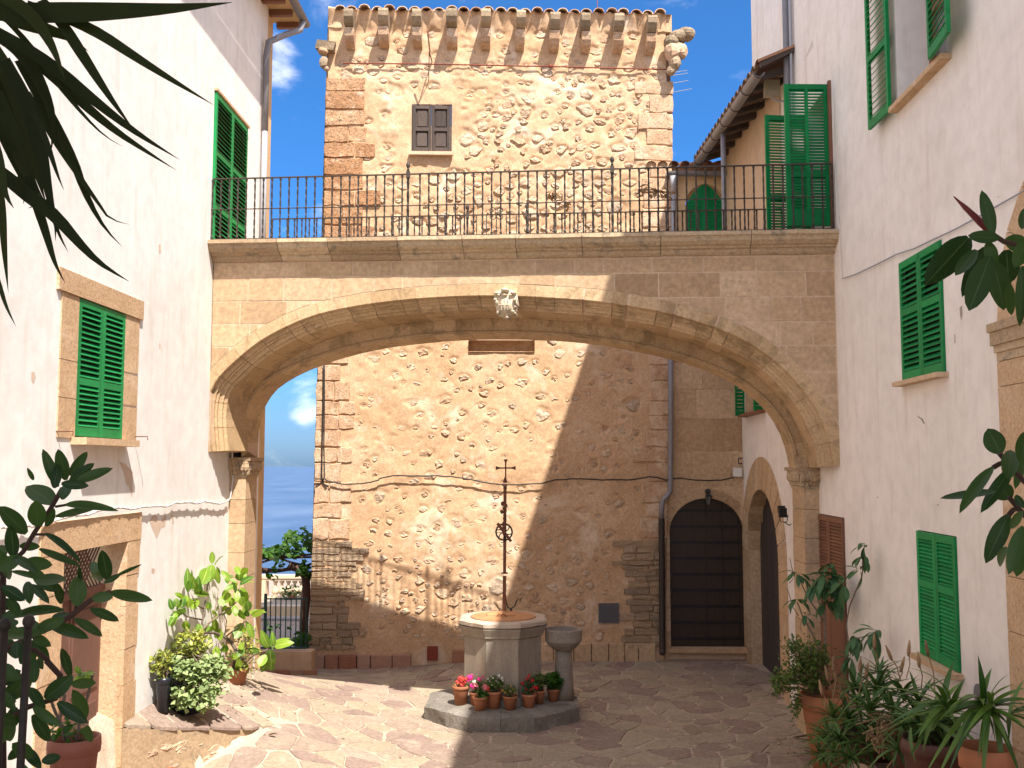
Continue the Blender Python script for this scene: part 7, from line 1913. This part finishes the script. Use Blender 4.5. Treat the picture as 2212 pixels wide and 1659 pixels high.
for (lab, pots, ros) in (('spiky green aloe clump in a dark pot with dried flower stalks, nearest the middle pot', (1985, 8.7, .30, 1560), [(1895, 1490, 8.9, .30, 26), (1950, 1500, 8.7, .27, 24), (1880, 1535, 8.6, .28, 22), (1930, 1545, 8.4, .26, 22), (1985, 1520, 8.5, .26, 22), (1960, 1570, 8.2, .24, 22), (2000, 1570, 8.2, .24, 20), (1900, 1455, 9.1, .24, 20), (1850, 1490, 9.6, .28, 22), (1940, 1620, 7.9, .22, 18)]), ('second spiky aloe clump hanging low over the bench edge near the paving', (1880, 9.3, .26, 1575), [(1835, 1560, 9.4, .30, 24), (1815, 1600, 9.2, .30, 24), (1870, 1600, 9.0, .28, 24), (1900, 1625, 8.8, .26, 22), (1850, 1520, 9.6, .28, 22), (1925, 1600, 8.5, .24, 18), (1800, 1550, 10.6, .30, 24), (1790, 1590, 11.0, .26, 22), (1840, 1640, 9.0, .26, 22), (1800, 1630, 9.9, .24, 20), (1880, 1560, 8.9, .25, 20), (1788, 1598, 11.5, .32, 26), (1775, 1640, 11.6, .30, 24), (1825, 1612, 11.2, .30, 22)])):
    u, y, r_, vt = pots; c = at(u, vt, y); t = thing('potted_aloe', (c.x, y, 1.0), lab, 'plant'); pot(t, (c.x, y, .99), r_, c.z - .98, 'browncl')
    for (uu, vv, yy, ln, n) in ros: rosette(t, at(uu, vv, yy), n, ln, rr, LB)
    if pots[0] == 1985:
        b = MB(); sp = MB()
        for (u0, v0, u1, v1) in ((1945, 1470, 1922, 1415), (1958, 1465, 1963, 1405), (1990, 1490, 1985, 1430), (2020, 1500, 2003, 1405), (1890, 1450, 1889, 1390), (1800, 1520, 1787, 1460), (1815, 1500, 1805, 1465), (1782, 1530, 1774, 1490), (1800, 1505, 1800, 1440), (1855, 1500, 1858, 1440), (1865, 1490, 1872, 1452), (1940, 1470, 1948, 1440)):
            a = at(u0, v0, 8.9); c2 = at(u1, v1, 8.9); b.tube([a, a.lerp(c2, .5) + Vector((.02, 0, 0)), c2], .005, 4); d = (c2 - a).normalized(); sp.tube([c2 - d * .05, c2 - d * .02, c2 + d * .03, c2 + d * .09], [.007, .016, .015, .005], 6)
        b.build('flower_stalks', M['dry'], t, kind='stuff'); sp.build('seed_heads', M['dry'], t, smooth=True, kind='stuff')
        b = MB()
        for _ in range(60): a = at(1915 + rr.gauss(0, 16), 1575 + rr.gauss(0, 20), 8.35 + rr.uniform(-.1, .1)); b.tube([a, a + Vector((rr.gauss(0, .06), rr.gauss(0, .04), -.03)), a + Vector((rr.gauss(0, .1), 0, -.12))], .007, 4)
        b.build('dead_leaves', M['dry'], t, kind='stuff')
CLL = [leaf_mesh('strap_leaf', M['clivia'], wid=.11, n=9, bend=b_, fold=.35, shape='blade') for b_ in (.25, .6, 1.0)]
cl = thing('potted_clivia', at(2130, 1600, 6.9), 'big clump of arching strap leaves in a terracotta pot at the lower right', 'plant')
c = at(2130, 1612, 6.9); pot(cl, (c.x, 6.9, .99), 54 * 6.9 / FPX, c.z - .99, 'terra', seg=24)
CP_ = [((3, 3, 1530, 1130), [(1250, 830), (1380, 880), (1250, 1010), (1300, 1070), (1130, 1200), (1340, 1250), (1370, 1280), (1390, 1440), (1320, 1390), (1510, 830), (1610, 880), (1660, 930)]), ((3, 3, 1900, 1120), [(1480, 1180), (1420, 1240), (1600, 1400), (1680, 1380), (1660, 1480), (1830, 1330), (1980, 1400), (2050, 1480), (2080, 1380), (1850, 665), (1790, 850), (1990, 805), (2050, 880), (1490, 1530), (1530, 1580), (1620, 1300), (1550, 1450), (1750, 1290), (1790, 1500), (1900, 970), (1960, 1020), (2150, 1590), (1970, 1640), (1850, 1659), (2212, 950), (2212, 1060), (2120, 1280), (2230, 1230), (1700, 1100), (1640, 1180), (1370, 1270), (1420, 1330)])]
for (q, tips) in CP_:
    base = at(*T(*q), 6.95)
    for (x, y) in tips:
        dd = 6.9 + rr.uniform(-.35, .2); e = at(*T(3, 3, x, y), dd); L_ = (e - base).length; up = Vector((0, 0, 1)) + (EYE - base).normalized() * .5; k = rr.choice((0, 1, 1, 2)); bend = (.25, .6, 1.0)[k]
        d = (e - base).normalized(); z_ = (d.cross(up)).normalized().cross(d); tgt = (e - base) + z_ * bend * L_ * .75 
        put('leaf', CLL[k], cl, lmat(base + Vector((rr.gauss(0, .03), rr.gauss(0, .03), rr.gauss(0, .02))), tgt, up, L_ * .95, .40 / L_))
for k in range(26):
    a = rr.uniform(0, 6.28); el = rr.uniform(.1, 1.2); d = Vector((math.cos(a) * math.cos(el), math.sin(a) * math.cos(el), math.sin(el))); put('leaf', rr.choice(CLL), cl, lmat(at(rr.choice((2045, 2120, 2180)), 1545, 7.05), d, (0, 0, 1), rr.uniform(.28, .5), 1.0))
t = thing('brown_pot', at(2010, 1590, 7.7), 'dark brown glazed pot half hidden between aloe and strap-leaved plant', 'flowerpot')
c = at(2015, 1580, 7.8); pot(t, (c.x, 7.8, .99), .24, c.z - 1.04, 'browncl')
cloud('foliage', M['aloe'], t, [at(2010 + rr.gauss(0, 30), 1560 + rr.gauss(0, 14), 7.8 + rr.uniform(-.2, .2)) for _ in range(170)], LB[1], .24, rr)
b = MB(); c = onplane(2121, 1502, RP + RN * .02, RN); m_ = frame(c, -RD, (0, 0, 1), RN)
b.v = [m_ @ Vector((.095 * math.cos(a), yy, .095 * math.sin(a))) for yy in (0, -.03) for a in [2 * math.pi * k / 20 for k in range(20)]]; b.f = [(k, (k + 1) % 20, 20 + (k + 1) % 20, 20 + k) for k in range(20)] + [tuple(range(20, 40))]
tag(b.build('round_plaque', M['pipe'], None), 'small round grey plaque low on the white wall behind the strap leaves', 'plaque')

# ================================================================== NEAR PLANTS
def rnear(parent, mesh_list, leaves, dep, rr, wm=.42, tilt=.45):
    for q in leaves:
        (i, j, x0, y0, x1, y1, w_) = q[:7]; dd = dep + rr.uniform(-.16, .16); p0 = at(*T(i, j, x0, y0), dd); p1 = at(*T(i, j, x1, y1), dd + rr.uniform(-.05, .05)); pleaf(parent, rr.choice(mesh_list), p0, p1, w_ / 4, dd, rr, tilt, wm=wm)
LR_ = [leaf_mesh('rubber_leaf', M['rubber'], wid=.42, n=9, bend=b_, fold=f_) for b_, f_ in ((.10, .25), (.22, .35), (-.08, .2))]
nr = thing('rubber_plant', at(2230, 640, 2.4), 'dark glossy rubber plant branches hanging into view from the right edge', 'plant')
A1 = [(3, 1, 1735, 395, 1375, 775, 245), (3, 1, 1875, 480, 1680, 885, 135), (3, 1, 1920, 555, 1745, 1025, 215), (3, 1, 1940, 590, 2060, 1010, 190), (3, 1, 2060, 500, 2080, 805, 200), (3, 1, 2090, 790, 2095, 1070, 95), (3, 1, 2200, 640, 2180, 1150, 100), (3, 1, 2000, 400, 1735, 380, 115), (3, 1, 1945, 365, 1850, -20, 115), (3, 1, 2230, 480, 2050, 400, 170), (3, 1, 2200, 320, 2215, 150, 80), (3, 1, 1900, 430, 1960, 640, 110), (3, 1, 2240, 420, 2140, 640, 150), (3, 1, 1800, 500, 1620, 740, 130)]
A2 = [(3, 2, 2010, 602, 1905, 385, 180), (3, 2, 1945, 722, 1645, 1088, 115), (3, 2, 1970, 930, 1492, 1015, 110), (3, 2, 2100, 735, 1850, 1092, 115), (3, 2, 2070, 820, 2115, 530, 145), (3, 2, 2100, 985, 1940, 850, 165), (3, 2, 2190, 685, 2235, 400, 130), (3, 2, 2140, 960, 2210, 1070, 65), (3, 2, 2080, 1130, 1878, 1535, 150), (3, 2, 2200, 1100, 2105, 1245, 80), (3, 2, 2205, 1230, 2080, 1635, 130), (3, 2, 2065, 1410, 1965, 1575, 95), (3, 2, 2230, 1320, 2150, 1670, 130), (3, 2, 2230, 560, 2150, 900, 90)]
rnear(nr, LR_, A1, 2.35, rr); rnear(nr, LR_, A2, 2.35, rr)
b = MB(); q = at(*T(3, 1, 1945, 365), 2.35); e = at(*T(3, 1, 1603, 38), 2.35); b.tube([q, q.lerp(e, .3), q.lerp(e, .7), e], [.008, .009, .006, .0012], 6); b.build('red_bud_sheath', M['flcoral'] if False else plain('red_sheath', (.20, .035, .04), rough=.5), nr, smooth=True)
for P in ([(3, 1, 2330, 520), (3, 1, 2212, 470), (3, 1, 2040, 430), (3, 1, 1940, 365)], [(3, 2, 2000, 600), (3, 2, 2100, 720), (3, 2, 2212, 840), (3, 2, 2330, 960)], [(3, 2, 2080, 975), (3, 2, 2150, 1060), (3, 2, 2230, 1150), (3, 2, 2330, 1200)], [(3, 2, 1945, 722), (3, 2, 2000, 690), (3, 2, 2060, 670)], [(3, 2, 2080, 1130), (3, 2, 2120, 1085), (3, 2, 2170, 1080)]):
    b = MB(); b.tube([at(*T(*p), 2.35) for p in P], .006, 6); b.build('stem', M['barkd'], nr, smooth=True)


ln_ = thing('rubber_plant', at(-20, 1500, 2.7), 'dark rubber plant with thick upright stem filling the lower left corner', 'plant')
B1 = [(0, 2, 500, 890, 368, 565, 95), (0, 2, 570, 830, 508, 558, 115), (0, 2, 600, 790, 750, 582, 90), (0, 2, 650, 850, 965, 722, 95), (0, 2, 600, 840, 815, 690, 90), (0, 2, 290, 830, 240, 732, 40), (0, 2, 470, 1040, 222, 860, 190), (0, 2, 530, 860, 765, 880, 85), (0, 2, 330, 1230, 300, 1000, 150), (0, 2, 570, 1045, 960, 1055, 80), (0, 2, 480, 1145, 865, 1080, 75), (0, 2, 230, 1290, -20, 1060, 150), (0, 2, 120, 1500, 100, 1210, 125), (0, 2, 385, 1295, 692, 1480, 70), (0, 2, 340, 1425, 715, 1585, 65), (0, 2, 170, 1400, 352, 1400, 80), (0, 2, 120, 1490, 310, 1610, 90), (0, 2, 930, 1690, 880, 1420, 115), (0, 2, 840, 1690, 800, 1500, 80), (0, 2, 1000, 1659, 1242, 1555, 32), (0, 2, 470, 900, 500, 690, 90), (0, 2, 540, 1000, 590, 840, 100), (0, 2, -20, 1400, 60, 1480, 90), (0, 2, 400, 1230, 470, 1090, 70), (0, 2, 100, 1620, 380, 1680, 60), (0, 2, 700, 1700, 680, 1600, 40)]
B2 = [(0, 3, 950, 140, 1335, 222, 100), (0, 3, 660, 260, 680, -10, 155), (0, 3, 800, 180, 985, 200, 115), (0, 3, 780, 285, 1040, 385, 85), (0, 3, 640, 370, 898, 518, 85), (0, 3, 440, 430, 755, 520, 115), (0, 3, 550, 300, 40, 310, 105), (0, 3, 20, 90, 215, 215, 105), (0, 3, 480, 130, 280, -20, 110), (0, 3, 390, 1060, 625, 870, 150), (0, 3, 610, 930, 838, 925, 90), (0, 3, 740, 1230, 640, 990, 120), (0, 3, 500, 1090, 745, 1270, 110), (0, 3, 270, 820, 100, 1060, 150), (0, 3, 530, 630, 600, 870, 90), (0, 3, 760, 1290, 770, 1450, 95), (0, 3, 270, 560, 420, 730, 110), (0, 3, 340, 690, 360, 800, 65), (0, 3, 290, 1130, 500, 1290, 90), (0, 3, 280, 1200, 440, 1440, 110), (0, 3, -10, 1200, 160, 1290, 100), (0, 3, 0, 1000, 120, 1140, 90), (0, 3, 360, 1600, 530, 1560, 90), (0, 3, 60, 540, 130, 700, 90), (0, 3, 600, 330, 440, 380, 90), (0, 3, 900, 60, 1050, -20, 50), (0, 3, 30, 760, 130, 860, 90), (0, 3, 480, 60, 540, 250, 80), (0, 3, 880, -40, 800, 60, 100)]
for _ in range(46):
    x, y = rr.uniform(-60, 330), rr.uniform(-250, 1650); a = rr.uniform(0, 6.28); l_ = rr.uniform(170, 300); B2.append((0, 3, x, y, x + l_ * math.cos(a), y + l_ * math.sin(a) * .8, rr.uniform(80, 125)))
rnear(ln_, LR_, B1, 2.7, rr); rnear(ln_, LR_, B2, 2.7, rr)
b = MB()
for (P, r_) in (([(0, 2, 540, 900), (0, 2, 430, 1090), (0, 2, 300, 1280), (0, 2, 200, 1450), (0, 2, 20, 1610), (0, 2, -150, 1760)], .0065), ([(0, 2, 480, 1060), (0, 2, 570, 1045)], .004), ([(0, 2, 300, 1300), (0, 2, 385, 1300)], .004), ([(0, 3, 950, 140), (0, 3, 780, 210), (0, 3, 620, 340), (0, 3, 480, 430), (0, 3, 250, 530), (0, 3, -80, 700)], .008), ([(0, 3, 660, 240), (0, 3, 650, 300)], .004), ([(0, 3, 400, 730), (0, 3, 520, 860), (0, 3, 480, 1060), (0, 3, 250, 1130), (0, 3, -60, 1300)], .008), ([(0, 3, 30, -200), (0, 3, 20, 500), (0, 3, 30, 1700)], .008), ([(0, 3, 420, 730), (0, 3, 300, 640), (0, 3, 120, 600)], .006)): b.tube([at(*T(*p), 2.72) for p in P], r_, 6)
b.build('stem', M['barkd'], ln_, smooth=True)
# small clay pot with weeds standing on the near parapet
t = thing('clay_pot', at(160, 1650, 3.7), 'reddish clay pot with sparse weeds in front of the brown door at lower left', 'flowerpot')
c = at(161, 1592, 3.7); pot(t, (c.x, 3.7, c.z - .30), 53 * 3.7 / FPX, .30, 'terrad', seg=28)
cloud('foliage', M['vine'], t, [at(150 + rr.gauss(0, 18), 1575 + rr.gauss(0, 14), 3.7 + rr.uniform(-.08, .08)) for _ in range(60)], LS, .035, rr)
b = MB()
for P in ([(150, 1600), (120, 1540), (105, 1500), (128, 1470)], [(165, 1600), (172, 1560), (190, 1500), (200, 1455)], [(140, 1600), (128, 1560), (140, 1500)], [(180, 1600), (150, 1655), (120, 1690)]): b.tube([at(u, v, 3.7) for u, v in P], .006, 5)
b.build('twigs', M['bark'], t, kind='stuff')
cloud('young_leaves', M['ficus'], t, [at(178 + rr.gauss(0, 6), 1457 + rr.gauss(0, 4), 3.7) for _ in range(9)], LS, .05, rr)
# terrace slab of the viewer with an iron rail whose ball-topped posts rise into view
vt = thing('viewer_terrace', (0, 1.5, 0), 'raised stone terrace below the viewer at the near end of the courtyard', 'terrace')
b = MB(); b.box((-4.3, -1.0, -.2), (8.0, 0, 0), (0, 5.0, 0), (0, 0, 1.95)); b.build('block', M['grout'], vt)
rl = thing('terrace_rail', at(40, 1600, 2.5), 'two dark iron posts with round knobs among the lower left leaves', 'railing')
for (u0, v0, u1) in ((62, 1342, 44), (10, 1350, -6)):
    a = at(u0, v0, 2.5); c = at(u1, 1659, 2.5); d = (c - a); e = a + d * 1.9
    b = MB(); b.tube([a, e], .010, 8); o = b.build('post', M['iron'], rl, smooth=True); b = MB(); b.ball(a, .0150, 10, 8, (1, 1, 1.15)); b.build('knob', M['iron'], o, smooth=True)

# yucca at the upper left
yu = thing('yucca', at(-120, 200, 2.2), 'dark yucca with long pointed blades hanging into the upper left corner', 'plant')
def blade(P, w_, dep, par, wprof=None):
    P = smooth_curve(P, 14); n = len(P); b = MB(); d0 = dep + rr.uniform(-.12, .12); dz = rr.uniform(-.1, .1)
    tw_ = rr.uniform(-.5, .5)
    pts3 = [at(p.x, p.y, d0 + dz * i / n) for i, p in enumerate(P)]
    for i in range(n):
        t = i / (n - 1); wd = w_ / 2 * d0 / FPX * (min(1, .75 + t) * max(.02, (1 - max(0, (t - .35) / .65) ** 1.5)))
        d = (pts3[min(i + 1, n - 1)] - pts3[max(0, i - 1)]).normalized(); v = (EYE - pts3[i]).normalized(); s_ = d.cross(v).normalized(); up = s_.cross(d)
        s2 = (s_ * math.cos(tw_ * .6) + up * math.sin(tw_ * .6))
        b.v += [pts3[i] - s2 * wd + up * wd * .35, pts3[i], pts3[i] + s2 * wd + up * wd * .35]
        if i: a = (i - 1) * 3; b.f += [(a, a + 1, a + 4, a + 3), (a + 1, a + 2, a + 5, a + 4)]
    b.build('leaf', M['yucca'], par, smooth=True)
YB_ = [([(-60, 24), (60, 28), (200, 26), (350, 20), (430, 13), (502, 5)], 58), ([(60, 10), (190, 55), (300, 128), (380, 178), (462, 227)], 32), ([(90, 0), (135, 50), (185, 130), (240, 215), (290, 282)], 34), ([(-30, 55), (100, 130), (200, 215), (290, 285), (388, 345)], 38), ([(20, 90), (110, 160), (230, 270), (320, 330), (380, 367)], 30), ([(-10, 20), (60, 90), (130, 190), (215, 288), (264, 316)], 17), ([(40, 130), (80, 200), (130, 290), (165, 360), (182, 415), (222, 490), (264, 533)], 32), ([(60, 200), (110, 290), (170, 380), (226, 458), (236, 474), (279, 485)], 20), ([(10, 130), (60, 225), (90, 330), (105, 420), (120, 560 - 80), (120, 560 - 40)], 44), ([(60, 380), (78, 440), (97, 495), (118, 570), (141, 612)], 26), ([(-60, 330), (0, 370), (70, 430), (120, 465), (170, 525), (215, 570), (279, 608)], 42), ([(100, 430), (118, 480), (130, 512), (148, 546)], 12), ([(-5, 380), (4, 440), (9, 540), (18, 632)], 22), ([(-20, 560), (0, 620), (14, 665), (35, 706)], 14), ([(70, 240), (95, 290), (115, 350), (128, 388), (139, 412)], 18), ([(-30, 80), (30, 180), (62, 290), (80, 380), (100, 440)], 50), ([(-40, 120), (10, 230), (40, 330), (60, 420), (50, 440)], 50), ([(-40, 60), (40, 100), (90, 180), (118, 260), (110, 330)], 42), ([(-40, 0), (30, 40), (90, 60), (150, 80), (190, 110)], 50), ([(-60, 180), (0, 260), (40, 360), (80, 440), (90, 470)], 46), ([(-60, 230), (-10, 330), (10, 420), (30, 450)], 50), ([(20, 300), (60, 380), (90, 440), (60, 450)], 30), ([(-20, -20), (60, 20), (110, 90), (140, 170)], 40), ([(0, 200), (40, 300), (75, 400), (100, 440)], 26), ([(40, 380), (50, 420), (52, 440)], 10)]
for _ in range(2):
    x, y = rr.uniform(-90, 40), rr.uniform(-30, 330); a = rr.uniform(.55, 1.5); l_ = rr.uniform(120, 240)
    YB_.append(([(x - 40, y - 60), (x, y), (x + l_ * .5 * math.cos(a), y + l_ * .5 * math.sin(a)), (x + l_ * .75 * math.cos(a + .15), min(470, y + l_ * math.sin(a + .1)))], rr.uniform(22, 34)))
for P, w_ in YB_: blade(P, w_ * .76, 2.2, yu)
b = MB(); b.tube([at(-190, 1000, 2.3), at(-150, 500, 2.3), at(-120, 200, 2.25), at(-60, 60, 2.2)], .05, 8); b.build('trunk', M['bark'], yu)

# dry bits blown along the kerb, the walls and the planters
pts = []
for _ in range(150):
    k = rr.random()
    if k < .35: u, v = rr.gauss(1720, 50), rr.uniform(1560, 1655)
    elif k < .6: u, v = rr.gauss(470, 60), rr.uniform(1480, 1560)
    elif k < .8: u, v = rr.uniform(600, 1400), rr.uniform(1430, 1450)
    else: u, v = rr.uniform(450, 1700), rr.uniform(1480, 1655)
    q = gxy(u, v)
    if q.x < 3.9 and math.hypot(q.x - WX, q.y - WY) > 1.35: pts.append(q + Vector((0, 0, .022)))
LD = leaf_mesh('dry_bit', M['dry'], wid=.5, n=2, bend=.3, fold=.5)
o = cloud('leaf_litter', M['dry'], None, pts, LD, .045, rr, droop=.25) if False else None
V = []; F = []
for p in pts:
    a = rr.uniform(0, 6.28); m_ = lmat(p, (math.cos(a), math.sin(a), .05), (rr.gauss(0, .2), rr.gauss(0, .2), 1), rr.uniform(.025, .07)); n = len(V)
    V += [m_ @ v.co for v in LD.vertices]; F += [tuple(n + i for i in q.vertices) for q in LD.polygons]
b = MB(); b.v = V; b.f = F; tag(b.build('leaf_litter', M['dry'], None, kind='stuff'), 'small dry leaves and bits scattered over the paving', 'leaf litter')
